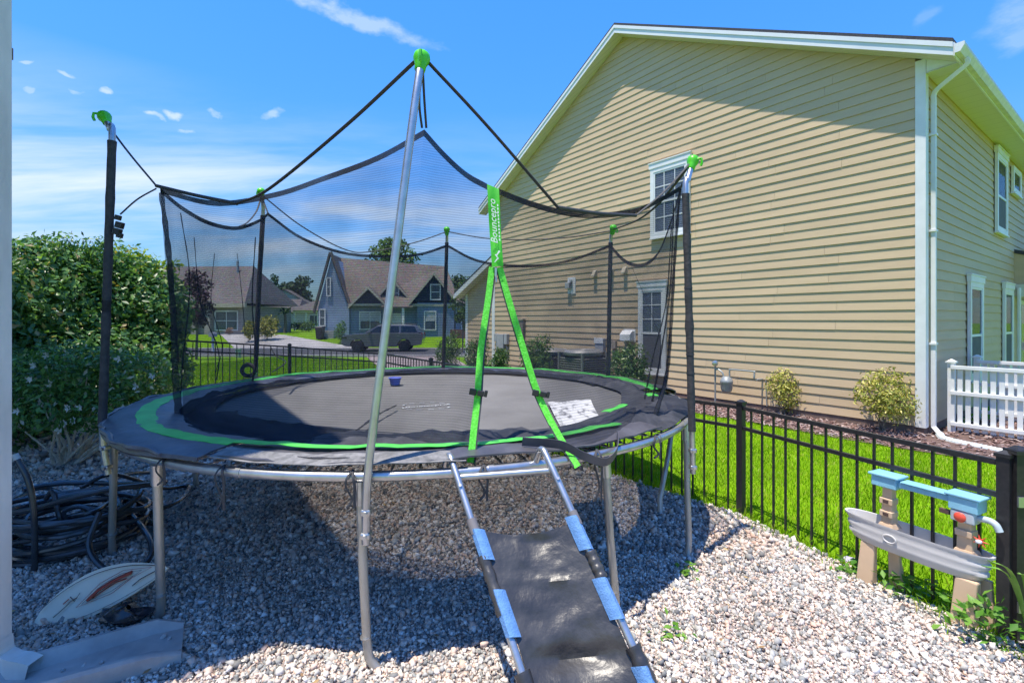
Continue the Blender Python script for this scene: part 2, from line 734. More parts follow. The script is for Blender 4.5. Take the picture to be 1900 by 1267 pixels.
M_WHITE = mat('white_trim_paint', (0.78, 0.78, 0.78), 0.45, col2=(0.70, 0.70, 0.69), nscale=3)
M_SIDING = mat('tan_siding_paint', (0.57, 0.43, 0.275), 0.6, col2=(0.525, 0.395, 0.25), nscale=1.3, ndetail=8, bump=0.10, bscale=120, spec=0.3, stretch=(1, 1, 6))
M_FOUND = mat('brown_foundation', (0.22, 0.15, 0.12), 0.9, col2=(0.16, 0.11, 0.09), bump=0.3)
M_ROOFDK = mat('dark_shingle', (0.06, 0.06, 0.075), 0.9, col2=(0.035, 0.035, 0.045), nscale=30, bump=0.5, bscale=60)
M_BLACKMETAL = mat('black_painted_aluminium', (0.016, 0.016, 0.018), 0.42, col2=(0.028, 0.027, 0.028), nscale=40, spec=0.5)
M_GALV = mat('galvanized_steel', (0.56, 0.57, 0.58), 0.33, 0.85, col2=(0.44, 0.44, 0.45), nscale=14, ndetail=6, bump=0.04, bscale=90)
M_GALV_DULL = mat('weathered_steel_leg', (0.50, 0.49, 0.46), 0.5, 0.65, col2=(0.36, 0.34, 0.30), nscale=9, ndetail=6, stretch=(1, 1, 0.3))
M_FOAM = mat('dark_foam_sleeve', (0.030, 0.030, 0.034), 0.75, col2=(0.055, 0.052, 0.055), nscale=30, bump=0.35, bscale=50)
M_STRAP = mat('black_webbing', (0.032, 0.033, 0.040), 0.7, col2=(0.048, 0.05, 0.058), nscale=60, bump=0.2, bscale=200)
M_GREEN = mat('lime_green_plastic', (0.10, 0.62, 0.015), 0.35, col2=(0.08, 0.50, 0.012), nscale=12)
M_GREENCLOTH = mat('lime_green_webbing', (0.085, 0.60, 0.02), 0.6, col2=(0.16, 0.78, 0.08), nscale=90, ndetail=6, bump=0.5, bscale=160, thr=(0.42, 0.62))
M_PADGREEN = mat('green_pad_stripe', (0.10, 0.60, 0.085), 0.55, col2=(0.07, 0.48, 0.06), nscale=7, bump=0.25, bscale=14)
M_PAD = mat('navy_black_pad_vinyl', (0.098, 0.096, 0.112), 0.45, col2=(0.055, 0.054, 0.066), nscale=5, ndetail=6, bump=0.7, bscale=9)
M_PADEDGE = mat('grey_sunlit_pad_cloth', (0.24, 0.235, 0.235), 0.85, col2=(0.12, 0.12, 0.12), nscale=22, ndetail=7, bump=0.7, bscale=35)  # pad cloth with the sunlight put into its pale grey
M_BLACKPL = mat('black_plastic', (0.015, 0.015, 0.017), 0.4, col2=(0.028, 0.028, 0.03))
M_BLACKHOSE = mat('black_hose_rubber', (0.030, 0.033, 0.038), 0.26, col2=(0.05, 0.055, 0.062), nscale=12, spec=0.6)
M_WOOD = mat('grey_brown_bark', (0.23, 0.19, 0.14), 0.9, col2=(0.13, 0.10, 0.08), nscale=20, bump=0.6)
M_NET = see_through('black_safety_net', (0.022, 0.025, 0.036), 0.37, weave=(0.013, 0.10))
M_NETBAND = see_through('net_hem', (0.018, 0.02, 0.028), 0.70)
M_NETFOLD = see_through('bunched_net', (0.020, 0.024, 0.036), 0.66)
M_MAT = mat('woven_bounce_mat', (0.125, 0.125, 0.13), 0.5, col2=(0.085, 0.085, 0.09), nscale=2.5, ndetail=7)

_nt = M_SIDING.node_tree
_oi = _nt.nodes.new('ShaderNodeObjectInfo')
_mr = _nt.nodes.new('ShaderNodeMapRange')
_mr.inputs['To Min'].default_value = 0.965
_mr.inputs['To Max'].default_value = 1.03
_nt.links.new(_oi.outputs['Random'], _mr.inputs['Value'])
_hv = _nt.nodes.new('ShaderNodeHueSaturation')
_nt.links.new(_mr.outputs[0], _hv.inputs['Value'])
_b = _nt.nodes['Principled BSDF']
_src = _b.inputs['Base Color'].links[0].from_socket
_nt.links.new(_src, _hv.inputs['Color'])
_nt.links.new(_hv.outputs[0], _b.inputs['Base Color'])
# ------------------------------------------------------------------ terrain
KX, KY = 5.97, 6.95                      # front right corner of the tan house
UX, UY = -0.5897, 0.8077                 # along its gable wall, to the left
VX, VY = 0.8077, 0.5897                  # along its side wall, away from us


def T(x, y):
    x = np.asarray(x, dtype=float)
    y = np.asarray(y, dtype=float)
    s = -(x + 2.63) * 0.81 + (9.86 - y) * 0.59
    q = -(x + 2.63) * 0.59 + (y - 9.86) * 0.81
    bump = np.clip(0.112 * s, 0, 0.55) * sstep(-3.2, -0.4, q) * (1 - sstep(3, 13, q))
    prof = np.interp(y, [10, 20, 27, 33, 37, 40, 44, 60, 400], [0, -0.22, -0.45, -0.60, -0.58, -0.2, 0.28, 0.35, 0.5])
    b = (x - KX) * VX + (y - KY) * VY
    drop = -0.07 * sstep(-3.2, -1.0, b) * (1 - sstep(20, 30, y))
    return prof + bump + drop


def Tz(x, y):
    return float(T(x, y))


M_GROUND = mat('lawn_soil', (0.17, 0.33, 0.005), 0.95, col2=(0.11, 0.22, 0.005), nscale=2.5, ndetail=8, bump=0.5, bscale=30, spec=0.1)
xs = np.unique(np.concatenate([np.linspace(-260, -20, 25), np.linspace(-20, 20, 81), np.linspace(20, 260, 25)]))
ys = np.unique(np.concatenate([np.linspace(-40, 0, 9), np.linspace(0, 14, 57), np.linspace(14, 60, 70), np.linspace(60, 420, 19)]))
X, Y = np.meshgrid(xs, ys)
Z = T(X, Y)
gv = np.stack([X.ravel(), Y.ravel(), Z.ravel()], 1)
nx, ny = len(xs), len(ys)
ii = (np.arange(ny - 1)[:, None] * nx + np.arange(nx - 1)[None, :]).ravel()
gf = np.stack([ii, ii + 1, ii + nx + 1, ii + nx], 1)
ground = struct(arr_obj('ground', gv, gf, M_GROUND, smooth=True), 'flat green lawn ground reaching to the horizon')


def sheet_on_ground(name, xl, xr, y0, y1, ny_, nx_, dz, material, label):
    """strip laid on the terrain: xl(y), xr(y) are its sides"""
    rows = []
    for y in np.linspace(y0, y1, ny_):
        a, b = xl(y), xr(y)
        rows.append([(x, y, Tz(x, y) + dz) for x in np.linspace(a, b, nx_)])
    o = MB().grid(rows).build(name, material, origin=(0, 0, 0), smooth=True)
    return struct(o, label)


# fence line posts (x, y): back corner, then along the side towards us
FP = [(-2.63, 9.86), (-1.41, 8.35), (-0.27, 6.78), (0.87, 5.22), (1.90, 3.98), (2.49, 2.42)]
BP = [(-2.63, 9.86), (-4.08, 8.80), (-5.53, 7.74), (-6.98, 6.68)]
bedpoly = [(-9.5, -2.0), (3.4, -2.0), (2.62, 2.30), (2.44, 2.42), (1.86, 3.96), (0.83, 5.20), (-2.63, 9.80), (-5.53, 7.68), (-9.5, 4.8)]


def bed_span(y):
    xsn = []
    n = len(bedpoly)
    for i in range(n):
        (x0, y0), (x1, y1) = bedpoly[i], bedpoly[(i + 1) % n]
        if (y0 <= y < y1) or (y1 <= y < y0):
            xsn.append(x0 + (x1 - x0) * (y - y0) / (y1 - y0))
    return min(xsn), max(xsn)


M_GBED = mat('gravel_underlay', (0.42, 0.36, 0.33), 0.95, col2=(0.20, 0.165, 0.15), nscale=70, ndetail=5, bump=0.8, bscale=80, spec=0.1)
sheet_on_ground('gravel_bed', lambda y: bed_span(y)[0], lambda y: bed_span(y)[1], -1.99, 9.79, 60, 50, 0.006, M_GBED, 'bed of crushed stone under the trampoline')

# --- crushed stones
t = (1 + 5 ** 0.5) / 2
ico_v = np.array([(-1, t, 0), (1, t, 0), (-1, -t, 0), (1, -t, 0), (0, -1, t), (0, 1, t), (0, -1, -t), (0, 1, -t), (t, 0, -1), (t, 0, 1), (-t, 0, -1), (-t, 0, 1)], dtype=float)
ico_v /= np.linalg.norm(ico_v[0])
ico_f = np.array([(0, 11, 5), (0, 5, 1), (0, 1, 7), (0, 7, 10), (0, 10, 11), (1, 5, 9), (5, 11, 4), (11, 10, 2), (10, 7, 6), (7, 1, 8), (3, 9, 4), (3, 4, 2), (3, 2, 6), (3, 6, 8), (3, 8, 9), (4, 9, 5), (2, 4, 11), (6, 2, 10), (8, 6, 7), (9, 8, 1)])


def rot_mats(n, full=True):
    q = rng.normal(size=(n, 4))
    q /= np.linalg.norm(q, axis=1)[:, None]
    w, x, y, z = q.T
    return np.stack([np.stack([1 - 2 * (y * y + z * z), 2 * (x * y - z * w), 2 * (x * z + y * w)], 1),
                     np.stack([2 * (x * y + z * w), 1 - 2 * (x * x + z * z), 2 * (y * z - x * w)], 1),
                     np.stack([2 * (x * z - y * w), 2 * (y * z + x * w), 1 - 2 * (x * x + y * y)], 1)], 1)


def jgrid(x0, x1, y0, y1, sp):
    gx, gy = np.meshgrid(np.arange(x0, x1, sp), np.arange(y0, y1, sp))
    p = np.stack([gx.ravel(), gy.ravel()], 1)
    return p + rng.uniform(-0.55, 0.55, p.shape) * sp


def in_bed(p, sh=0.0):
    keep = np.zeros(len(p), bool)
    n = len(bedpoly)
    for i in range(n):
        (x0, y0), (x1, y1) = bedpoly[i], bedpoly[(i + 1) % n]
        c = ((y0 > p[:, 1]) != (y1 > p[:, 1]))
        with np.errstate(divide='ignore', invalid='ignore'):
            xc = (x1 - x0) * (p[:, 1] - y0) / (y1 - y0 if y1 != y0 else 1e-9) + x0
        keep ^= c & (p[:, 0] < xc)
    return keep


pts = []
for (y0, y1, sp) in ((1.60, 3.2, 0.0158), (3.2, 4.9, 0.0205), (4.9, 8.6, 0.034)):
    p = jgrid(-8.5, 3.0, y0, y1, sp)
    p = p[in_bed(p)]
    p = p[(np.abs(p[:, 0]) < 1.12 * p[:, 1] + 0.45)]
    p = np.concatenate([p, np.full((len(p), 1), sp)], 1)
    pts.append(p)
pts = np.concatenate(pts)
# a few bare, trodden spots where soil shows
bare = np.array([mnoise.noise(Vector((a * 1.7 + 3.1, b * 1.7, 0))) for a, b in pts[:, :2]])
pts = pts[rng.random(len(pts)) > sstep(0.42, 0.75, bare) * 0.6]
n = len(pts)
sc_ = pts[:, 2] * rng.uniform(0.42, 0.85, n) * np.where(rng.random(n) < 0.12, 1.55, 1.0)
# crushed stone: strongly skewed blocks, every third one rounder
zc = T(pts[:, 0], pts[:, 1]) + 0.004 + sc_ * rng.uniform(0.1, 1.1, n)
ctr = np.stack([pts[:, 0], pts[:, 1], zc], 1)
cub_v = np.array([(-1, -1, -1), (1, -1, -1), (1, 1, -1), (-1, 1, -1), (-1, -1, 1), (1, -1, 1), (1, 1, 1), (-1, 1, 1)], float) * 0.66
cub_f = np.array([(0, 2, 1), (0, 3, 2), (4, 5, 6), (4, 6, 7), (0, 1, 5), (0, 5, 4), (1, 2, 6), (1, 6, 5), (2, 3, 7), (2, 7, 6), (3, 0, 4), (3, 4, 7)])
isr = rng.random(n) < 0.3
allv, allf, alla = [], [], []
vo = 0
for msk, bv, bf in ((isr, ico_v, ico_f), (~isr, cub_v, cub_f)):
    m_ = int(msk.sum())
    sv = bv[None] * rng.uniform(0.62, 1.32, (m_, len(bv), 1)) + rng.uniform(-.18, .18, (m_, len(bv), 3))
    sv = sv * rng.uniform(0.55, 1.25, (m_, 1, 3))
    sv = np.einsum('nij,nkj->nki', rot_mats(m_), sv) * sc_[msk][:, None, None] + ctr[msk][:, None, :]
    allv.append(sv.reshape(-1, 3))
    allf.append((bf[None] + (np.arange(m_) * len(bv))[:, None, None]).reshape(-1, 3) + vo)
    alla.append(np.repeat(rng.random(m_), len(bf)))
    vo += m_ * len(bv)
M_STONE = ramp_mat('crushed_stone', [(0.0, (0.15, 0.15, 0.15)), (0.14, (0.29, 0.295, 0.285)), (0.34, (0.46, 0.455, 0.43)), (0.52, (0.59, 0.505, 0.44)), (0.66, (0.67, 0.485, 0.39)), (0.78, (0.66, 0.60, 0.535)), (1.0, (0.85, 0.81, 0.76))], rough=0.85, spec=0.25, patch=(0.9, 0.5, 0.72, (0.80, 0.72, 0.66)))
gravel = arr_obj('gravel', np.concatenate(allv), np.concatenate(allf), M_STONE, attrs={'rnd': np.concatenate(alla)})
stuff(gravel, 'loose pinkish grey crushed stone covering the yard', 'gravel')

# dust-fine chips between the stones and dry leaf litter
P = jgrid(-6.5, 3.0, 1.6, 5.2, 0.020)
P = P[in_bed(P) & (np.abs(P[:, 0]) < 1.12 * P[:, 1] + 0.3)]
n = len(P)
tet = np.array([(1, 1, 1), (-1, -1, 1), (-1, 1, -1), (1, -1, -1)], float) / 1.5
tv = np.einsum('nij,nkj->nki', rot_mats(n), np.tile(tet, (n, 1, 1))) * rng.uniform(0.003, 0.007, (n, 1, 1))
tv += np.stack([P[:, 0], P[:, 1], T(P[:, 0], P[:, 1]) + rng.uniform(.006, .022, n)], 1)[:, None, :]
tf = (np.array([(0, 1, 2), (0, 3, 1), (0, 2, 3), (1, 3, 2)])[None] + (np.arange(n) * 4)[:, None, None]).reshape(-1, 3)
stuff(arr_obj('gravel_fines', tv.reshape(-1, 3), tf, M_STONE, attrs={'rnd': np.repeat(rng.random(n), 4)}), 'fine chips and dust between the crushed stones', 'gravel')
n = 420
P = np.stack([rng.uniform(-5.5, 2.3, n), rng.uniform(1.9, 6.5, n)], 1)
P = P[in_bed(P)]
n = len(P)
lv = np.array([(0, -1, 0), (.45, -.1, .18), (0, 1, .05), (-.45, -.1, .18)], float)
lvv = np.einsum('nij,nkj->nki', rot_mats(n), np.tile(lv, (n, 1, 1)))
lvv[:, :, 2] *= .35
lvv = lvv * rng.uniform(.010, .024, (n, 1, 1)) + np.stack([P[:, 0], P[:, 1], T(P[:, 0], P[:, 1]) + .034], 1)[:, None, :]
lf = (np.array([(0, 1, 2), (0, 2, 3)])[None] + (np.arange(n) * 4)[:, None, None]).reshape(-1, 3)
M_LITTER = ramp_mat('dry_leaf_litter', [(0, (.16, .09, .05)), (.6, (.34, .22, .11)), (1, (.50, .38, .16))], rough=.9)
stuff(arr_obj('leaf_litter', lvv.reshape(-1, 3), lf, M_LITTER, attrs={'rnd': np.repeat(rng.random(n), 2)}), 'dry brown leaves scattered on the gravel', 'leaf litter')

# --- street, kerbs, drives
M_ASPH = mat('asphalt', (0.055, 0.055, 0.062), 0.9, col2=(0.075, 0.075, 0.08), nscale=1.5, bump=0.3, bscale=60)
M_CONC = mat('pale_concrete', (0.46, 0.44, 0.42), 0.9, col2=(0.36, 0.34, 0.33), nscale=1.2, bump=0.2, bscale=40)
M_PAVER = mat('pink_pavers', (0.42, 0.33, 0.30), 0.9, col2=(0.30, 0.24, 0.23), nscale=6, bump=0.3, bscale=20)
sheet_on_ground('street', lambda y: -120, lambda y: 120, 27.6, 36.2, 16, 60, 0.02, M_ASPH, 'asphalt street between the lawns')
for (nm, yk) in (('kerb', 27.45), ('kerb', 36.35)):
    mb = MB()
    for i in range(60):
        xa, xb = -120 + i * 4.0, -116 + i * 4.0
        za, zb = Tz(xa, yk), Tz(xb, yk)
        mb.hexa([(xa, yk - .14, za - .1), (xb, yk - .14, zb - .1), (xb, yk + .14, zb - .1), (xa, yk + .14, za - .1),
                 (xa, yk - .14, za + .12), (xb, yk - .14, zb + .12), (xb, yk + .14, zb + .12), (xa, yk + .14, za + .12)])
    struct(mb.build(nm, M_CONC, origin=(0, yk, 0)), 'pale concrete kerb along the near side of the street' if yk < 30 else 'pale concrete kerb along the far side of the street')
sheet_on_ground('driveway', lambda y: np.interp(y, [36.5, 45], [-21.0, -27.5]), lambda y: np.interp(y, [36.5, 45], [-10.8, -22.3]), 36.5, 45.5, 12, 8, 0.03, M_CONC, 'pale concrete driveway of the grey roofed brick house')
sheet_on_ground('paver_driveway', lambda y: np.interp(y, [17, 27.4], [-4.6, -8.3]), lambda y: np.interp(y, [17, 27.4], [-1.2, -3.4]), 17.0, 27.4, 12, 6, 0.02, M_PAVER, 'pinkish paver driveway of the tan house')

# --- mulch bed along the tan house
M_MULCHBASE = mat('mulch_soil', (0.16, 0.10, 0.085), 0.95, col2=(0.09, 0.055, 0.045), nscale=20, bump=0.6, bscale=50)


def HP(a, b, z):
    """tan-house coordinates: a along the gable wall to the left, b away from us along the side wall"""
    return Vector((KX + UX * a + VX * b, KY + UY * a + VY * b, z))


rows = []
for a in np.linspace(-2.6, 15.0, 40):
    rows.append([(HP(a, b, 0).x, HP(a, b, 0).y, Tz(HP(a, b, 0).x, HP(a, b, 0).y) + 0.012) for b in np.linspace(-1.15 - 0.06 * math.sin(a * 2.1), 0.05 if a > -0.1 else 2.6, 6)])
struct(MB().grid(rows).build('mulch_bed', M_MULCHBASE, origin=(KX, KY, 0)), 'brown mulch bed along the tan house')
n = 8500
aa = rng.uniform(-2.6, 14.8, n)
bb = rng.uniform(-1.2, 0.0, n)
bb = np.where(aa < -0.05, rng.uniform(-1.2, 2.4, n), bb)
mx_ = KX + UX * aa + VX * bb
my_ = KY + UY * aa + VY * bb
cube_v = np.array([(-1, -1, -1), (1, -1, -1), (1, 1, -1), (-1, 1, -1), (-1, -1, 1), (1, -1, 1), (1, 1, 1), (-1, 1, 1)], float) * 0.5
cube_f = np.array([(3, 2, 1, 0), (4, 5, 6, 7), (0, 1, 5, 4), (1, 2, 6, 5), (2, 3, 7, 6), (3, 0, 4, 7)])
sz = np.stack([rng.uniform(0.03, 0.09, n), rng.uniform(0.012, 0.03, n), rng.uniform(0.006, 0.012, n)], 1)
th_ = rng.uniform(0, math.pi, n)
tl = rng.uniform(-0.5, 0.5, n)
cv = cube_v[None] * sz[:, None, :]
cx2 = cv[:, :, 0] * np.cos(tl)[:, None] - cv[:, :, 2] * np.sin(tl)[:, None]
cz2 = cv[:, :, 0] * np.sin(tl)[:, None] + cv[:, :, 2] * np.cos(tl)[:, None]
vx = cx2 * np.cos(th_)[:, None] - cv[:, :, 1] * np.sin(th_)[:, None]
vy = cx2 * np.sin(th_)[:, None] + cv[:, :, 1] * np.cos(th_)[:, None]
mv = np.stack([vx + mx_[:, None], vy + my_[:, None], cz2 + (T(mx_, my_) + 0.022 + rng.uniform(0, 0.018, n))[:, None]], 2)
mf = (cube_f[None] + (np.arange(n) * 8)[:, None, None]).reshape(-1, 4)
M_MULCH = ramp_mat('mulch_chips', [(0, (0.15, 0.085, 0.075)), (0.4, (0.26, 0.165, 0.145)), (0.75, (0.34, 0.24, 0.215)), (1, (0.47, 0.39, 0.36))], rough=0.95, spec=0.1)
stuff(arr_obj('mulch', mv.reshape(-1, 3), mf, M_MULCH, attrs={'rnd': np.repeat(rng.random(n), 6)}), 'reddish brown bark mulch along the tan house wall', 'mulch')


# --- grass blades
def blades(name, P, hmin, hmax, wid, lean, material, label):
    n = len(P)
    h = rng.uniform(hmin, hmax, n)
    a = rng.uniform(0, 2 * math.pi, n)
    l = rng.uniform(0.1, lean, n) * h
    dirx, diry = np.cos(a), np.sin(a)
    b = rng.uniform(0, 2 * math.pi, n)
    wx, wy = np.cos(b) * wid / 2, np.sin(b) * wid / 2
    z = T(P[:, 0], P[:, 1])
    p0 = np.stack([P[:, 0] - wx, P[:, 1] - wy, z], 1)
    p1 = np.stack([P[:, 0] + wx, P[:, 1] + wy, z], 1)
    p2 = np.stack([P[:, 0] + dirx * l * 0.35 + wx * .8, P[:, 1] + diry * l * 0.35 + wy * .8, z + h * 0.6], 1)
    p3 = np.stack([P[:, 0] + dirx * l * 0.35 - wx * .8, P[:, 1] + diry * l * 0.35 - wy * .8, z + h * 0.6], 1)
    p4 = np.stack([P[:, 0] + dirx * l, P[:, 1] + diry * l, z + h], 1)
    v = np.stack([p0, p1, p2, p3, p4], 1).reshape(-1, 3)
    base = np.array([(0, 1, 2), (0, 2, 3), (3, 2, 4)])
    f = (base[None] + (np.arange(n) * 5)[:, None, None]).reshape(-1, 3)
    o = arr_obj(name, v, f, material, attrs={'rnd': np.repeat(rng.random(n), 3)})
    return stuff(o, label, 'grass')


M_GRASS = ramp_mat('grass_blades', [(0, (0.14, 0.32, 0.003)), (0.5, (0.22, 0.43, 0.004)), (0.80, (0.32, 0.50, 0.008)), (0.93, (0.46, 0.50, 0.06)), (1, (0.58, 0.52, 0.20))], rough=0.7, trans=0.38, spec=0.08, patch=(1.3, 0.40, 0.66, (0.58, 0.66, 0.5)), tcol=(1.25, 1.15, 0.6))
fxs = np.array([p[0] for p in FP])
fys = np.array([p[1] for p in FP])


def fence_x(y):
    return np.interp(y, fys[::-1], fxs[::-1])


P = jgrid(-3.5, 8.0, 1.6, 12.5, 0.019)
bdist = (P[:, 0] - KX) * VX + (P[:, 1] - KY) * VY
edge = fence_x(P[:, 1]) - 0.05 + 0.05 * np.sin(P[:, 1] * 5.0) + 0.04 * np.sin(P[:, 1] * 13)
keep = (P[:, 0] > edge) & (bdist < -1.12 - 0.05 * np.sin(P[:, 0] * 4)) & (P[:, 0] < 1.12 * P[:, 1] + 0.4)
keep &= rng.random(len(P)) < np.interp(P[:, 1], [2, 4, 8, 12], [1.0, 0.85, 0.45, 0.3])
blades('lawn_grass', P[keep], 0.022, 0.050, 0.0065, 1.1, M_GRASS, 'bright green lawn between the black fence and the tan house')
P = jgrid(-13, 3.0, 9.0, 27.3, 0.055)
bdist = (P[:, 0] - KX) * VX + (P[:, 1] - KY) * VY
q = -(P[:, 0] + 2.63) * 0.59 + (P[:, 1] - 9.86) * 0.81
keep = (q > 0.05) & (bdist < -1.15) & ~((P[:, 1] > 17) & (P[:, 0] > np.interp(P[:, 1], [17, 27.4], [-4.6, -8.3])) & (P[:, 0] < np.interp(P[:, 1], [17, 27.4], [-1.2, -3.4])))
keep &= P[:, 0] < fence_x(np.minimum(P[:, 1], 9.86)) + 30
blades('back_lawn_grass', P[keep], 0.05, 0.095, 0.016, 0.8, M_GRASS, 'green lawn behind the back fence up to the street')
# sparse grass and weeds creeping along the gravel edge
P = []
for k in range(1500):
    y = random.uniform(2.4, 8.5)
    P.append((float(fence_x(y)) - abs(random.gauss(0, 0.10)), y))
blades('edge_grass', np.array(P), 0.03, 0.09, 0.006, 1.3, M_GRASS, 'thin grass creeping into the gravel along the fence')
# ------------------------------------------------------------------ tan neighbour house
HW = 11.2            # gable width
EAVE = 5.40          # wall height at the eaves
PITCH = 0.535
PEAK = EAVE + PITCH * HW / 2
Z0 = 0.06
EXPO = 0.155
OVR = 0.30           # rake overhang
OVE = 0.38           # eave overhang
house = thing('tan_house', 'two storey tan house with lap siding, white trim and dark gabled roof', 'house', HP(0, 0, -0.1))


def hbox(mb, a0, a1, b0, b1, z0, z1):
    return mb.hexa([HP(a0, b0, z0), HP(a1, b0, z0), HP(a1, b1, z0), HP(a0, b1, z0), HP(a0, b0, z1), HP(a1, b0, z1), HP(a1, b1, z1), HP(a0, b1, z1)])


def board(pl, pr, ql, qr, nrm, parent, lip=0.0195, top=0.003):
    """one lap board: lower left/right, upper left/right on the wall plane, nrm outward"""
    nrm = Vector(nrm)
    mb = MB()
    k = Vector((0, 0, 0.012))
    mb.hexa([pl - nrm * 0.012, pr - nrm * 0.012, pr + nrm * lip, pl + nrm * lip, ql + k - nrm * 0.012, qr + k - nrm * 0.012, qr + k + nrm * top, ql + k + nrm * top])
    return mb.build('siding_board', M_SIDING, parent)


nG = Vector((-VX, -VY, 0))     # gable wall looks this way
nS = Vector((-UX, -UY, 0))     # side wall looks this way
# structural wall behind the boards
mb = MB()
mb.prism([HP(0.03, 0.03, -0.1), HP(HW - 0.03, 0.03, -0.1), HP(HW - 0.03, 0.03, EAVE), HP(HW / 2, 0.03, PEAK - 0.02), HP(0.03, 0.03, EAVE)], (VX * 9.5, VY * 9.5, 0))
mb.build('wall', M_SIDING, house)
z = Z0
k = 0
while z < PEAK - 0.03:
    z1 = min(z + EXPO, PEAK - 0.01)
    lo0 = max(0.0, (z - EAVE) / PITCH)
    lo1 = max(0.0, (z1 - EAVE) / PITCH)
    hi0, hi1 = HW - lo0, HW - lo1
    if lo0 == 0:
        lo0 = lo1 = 0.098
    cuts = []
    c = lo0 + random.choice([1.1, 1.9, 2.7, 3.4]) + random.uniform(-.2, .2)
    while c < hi0 - 0.6:
        if c > lo1 + 0.4 and c < hi1 - 0.4:
            cuts.append(c)
        c += 3.6
    e0 = [lo0] + cuts + [hi0]
    e1 = [lo1] + cuts + [hi1]
    for i in range(len(e0) - 1):
        g = 0.0015
        jit = random.uniform(-0.0015, 0.002)
        board(HP(e0[i] + g, 0, z), HP(e0[i + 1] - g, 0, z), HP(e1[i] + g, 0, z1), HP(e1[i + 1] - g, 0, z1), nG, house, lip=0.0195 + jit)
    z += EXPO
    k += 1
# side wall boards
z = Z0
while z < EAVE - 0.02:
    z1 = min(z + EXPO, EAVE)
    c = random.choice([1.6, 2.8, 3.5, 4.4])
    cuts = [0.02, c, min(c + 3.7, 9.0), 9.4]
    for i in range(3):
        if cuts[i + 1] - cuts[i] > 0.1:
            board(HP(0, cuts[i] + .002, z), HP(0, cuts[i + 1] - .002, z), HP(0, cuts[i] + .002, z1), HP(0, cuts[i + 1] - .002, z1), nS, house)
    z += EXPO
# foundation
mb = MB()
hbox(mb, 0.0, HW, -0.006, 0.2, -0.4, Z0 - 0.004)
hbox(mb, -0.006, 0.2, 0.2, 9.4, -0.4, Z0 - 0.004)
mb.build('foundation', M_FOUND, house)
# corner boards
mb = MB()
hbox(mb, -0.026, 0.095, -0.026, 0.02, Z0 - .01, EAVE - 0.02)
hbox(mb, -0.026, 0.0, 0.02, 0.11, Z0 - .01, EAVE - 0.16)
mb.build('corner_board', M_WHITE, house)
mb = MB()
hbox(mb, HW - 0.14, HW + 0.026, -0.026, 0.05, Z0 - .01, EAVE - 0.06)
mb.build('corner_board', M_WHITE, house)

# roof slabs (thickness under the shingles), fascia, soffit, gutters
M_SOFFIT = striped('vented_soffit', (0.64, 0.62, 0.55), (0.45, 0.43, 0.38), 0.105, axis=0, duty=0.12, rot=math.atan2(UY, UX), noise_amt=0.0, bump=0.2)
M_FASCIA = mat('white_fascia', (0.76, 0.77, 0.80), 0.4, col2=(0.70, 0.71, 0.74), nscale=2)


def rz(a):
    return EAVE + PITCH * (HW / 2 - abs(a - HW / 2))


TH = 0.05
for sgn in (0, 1):
    aE = -OVE if sgn == 0 else HW + OVE
    aM = HW / 2
    zE, zM = rz(aE), PEAK
    up = 0.155
    p = [HP(aE, -OVR - 0.03, zE + up), HP(aM, -OVR - 0.03, zM + up), HP(aM, 9.6, zM + up), HP(aE, 9.6, zE + up)]
    mb = MB()
    mb.hexa(p + [q + Vector((0, 0, TH)) for q in p])
    rf = mb.build('roof', M_ROOFDK, house)
    # rake fascia, two steps
    mb = MB()
    mb.hexa([HP(aE, -OVR - 0.024, zE - 0.03), HP(aM, -OVR - 0.024, zM - 0.03), HP(aM, -OVR, zM - 0.03), HP(aE, -OVR, zE - 0.03),
             HP(aE, -OVR - 0.024, zE + up - .003), HP(aM, -OVR - 0.024, zM + up - .003), HP(aM, -OVR, zM + up - .003), HP(aE, -OVR, zE + up - .003)])
    mb.build('rake_fascia', M_FASCIA, house)
    mb = MB()
    mb.hexa([HP(aE, -OVR - 0.04, zE + up - 0.075), HP(aM, -OVR - 0.04, zM + up - 0.075), HP(aM, -OVR - .027, zM + up - 0.075), HP(aE, -OVR - .027, zE + up - 0.075),
             HP(aE, -OVR - 0.04, zE + up - .005), HP(aM, -OVR - 0.04, zM + up - .005), HP(aM, -OVR - .027, zM + up - .005), HP(aE, -OVR - .027, zE + up - .005)])
    mb.build('rake_trim', M_FASCIA, house)
    mb = MB()
    mb.hexa([HP(aE, -OVR + 0.003, zE - 0.022), HP(aM, -OVR + 0.003, zM - 0.022), HP(aM, -0.018, zM - 0.022), HP(aE, -0.018, zE - 0.022),
             HP(aE, -OVR + 0.003, zE - 0.01), HP(aM, -OVR + 0.003, zM - 0.01), HP(aM, -0.018, zM - 0.01), HP(aE, -0.018, zE - 0.01)])
    mb.build('rake_soffit', M_SOFFIT, house)
# horizontal eave soffit along the side wall
mb = MB()
zs = rz(-OVE)
hbox(mb, -OVE + .01, -0.02, -0.02, 9.5, zs - 0.024, zs - 0.012)
mb.build('eave_soffit', striped('eave_soffit_panels', (0.64, 0.62, 0.57), (0.50, 0.48, 0.44), 0.30, axis=0, duty=0.05, rot=-math.atan2(VY, VX), noise_amt=0.0, bump=0.1), house)
mb = MB()
hbox(mb, -OVE - 0.012, -OVE + 0.008, -OVR, 9.5, zs - 0.03, zs + 0.15)
mb.build('eave_fascia', M_FASCIA, house)
# closed box end under the rake return
mb = MB()
mb.prism([HP(-OVE, -0.02, zs - 0.03), HP(-0.03, -0.02, zs - 0.03), HP(-0.03, -0.02, EAVE + 0.02), HP(-OVE, -0.02, zs + 0.10)], (VX * 0.012, VY * 0.012, 0))
mb.build('eave_return', M_FASCIA, house)
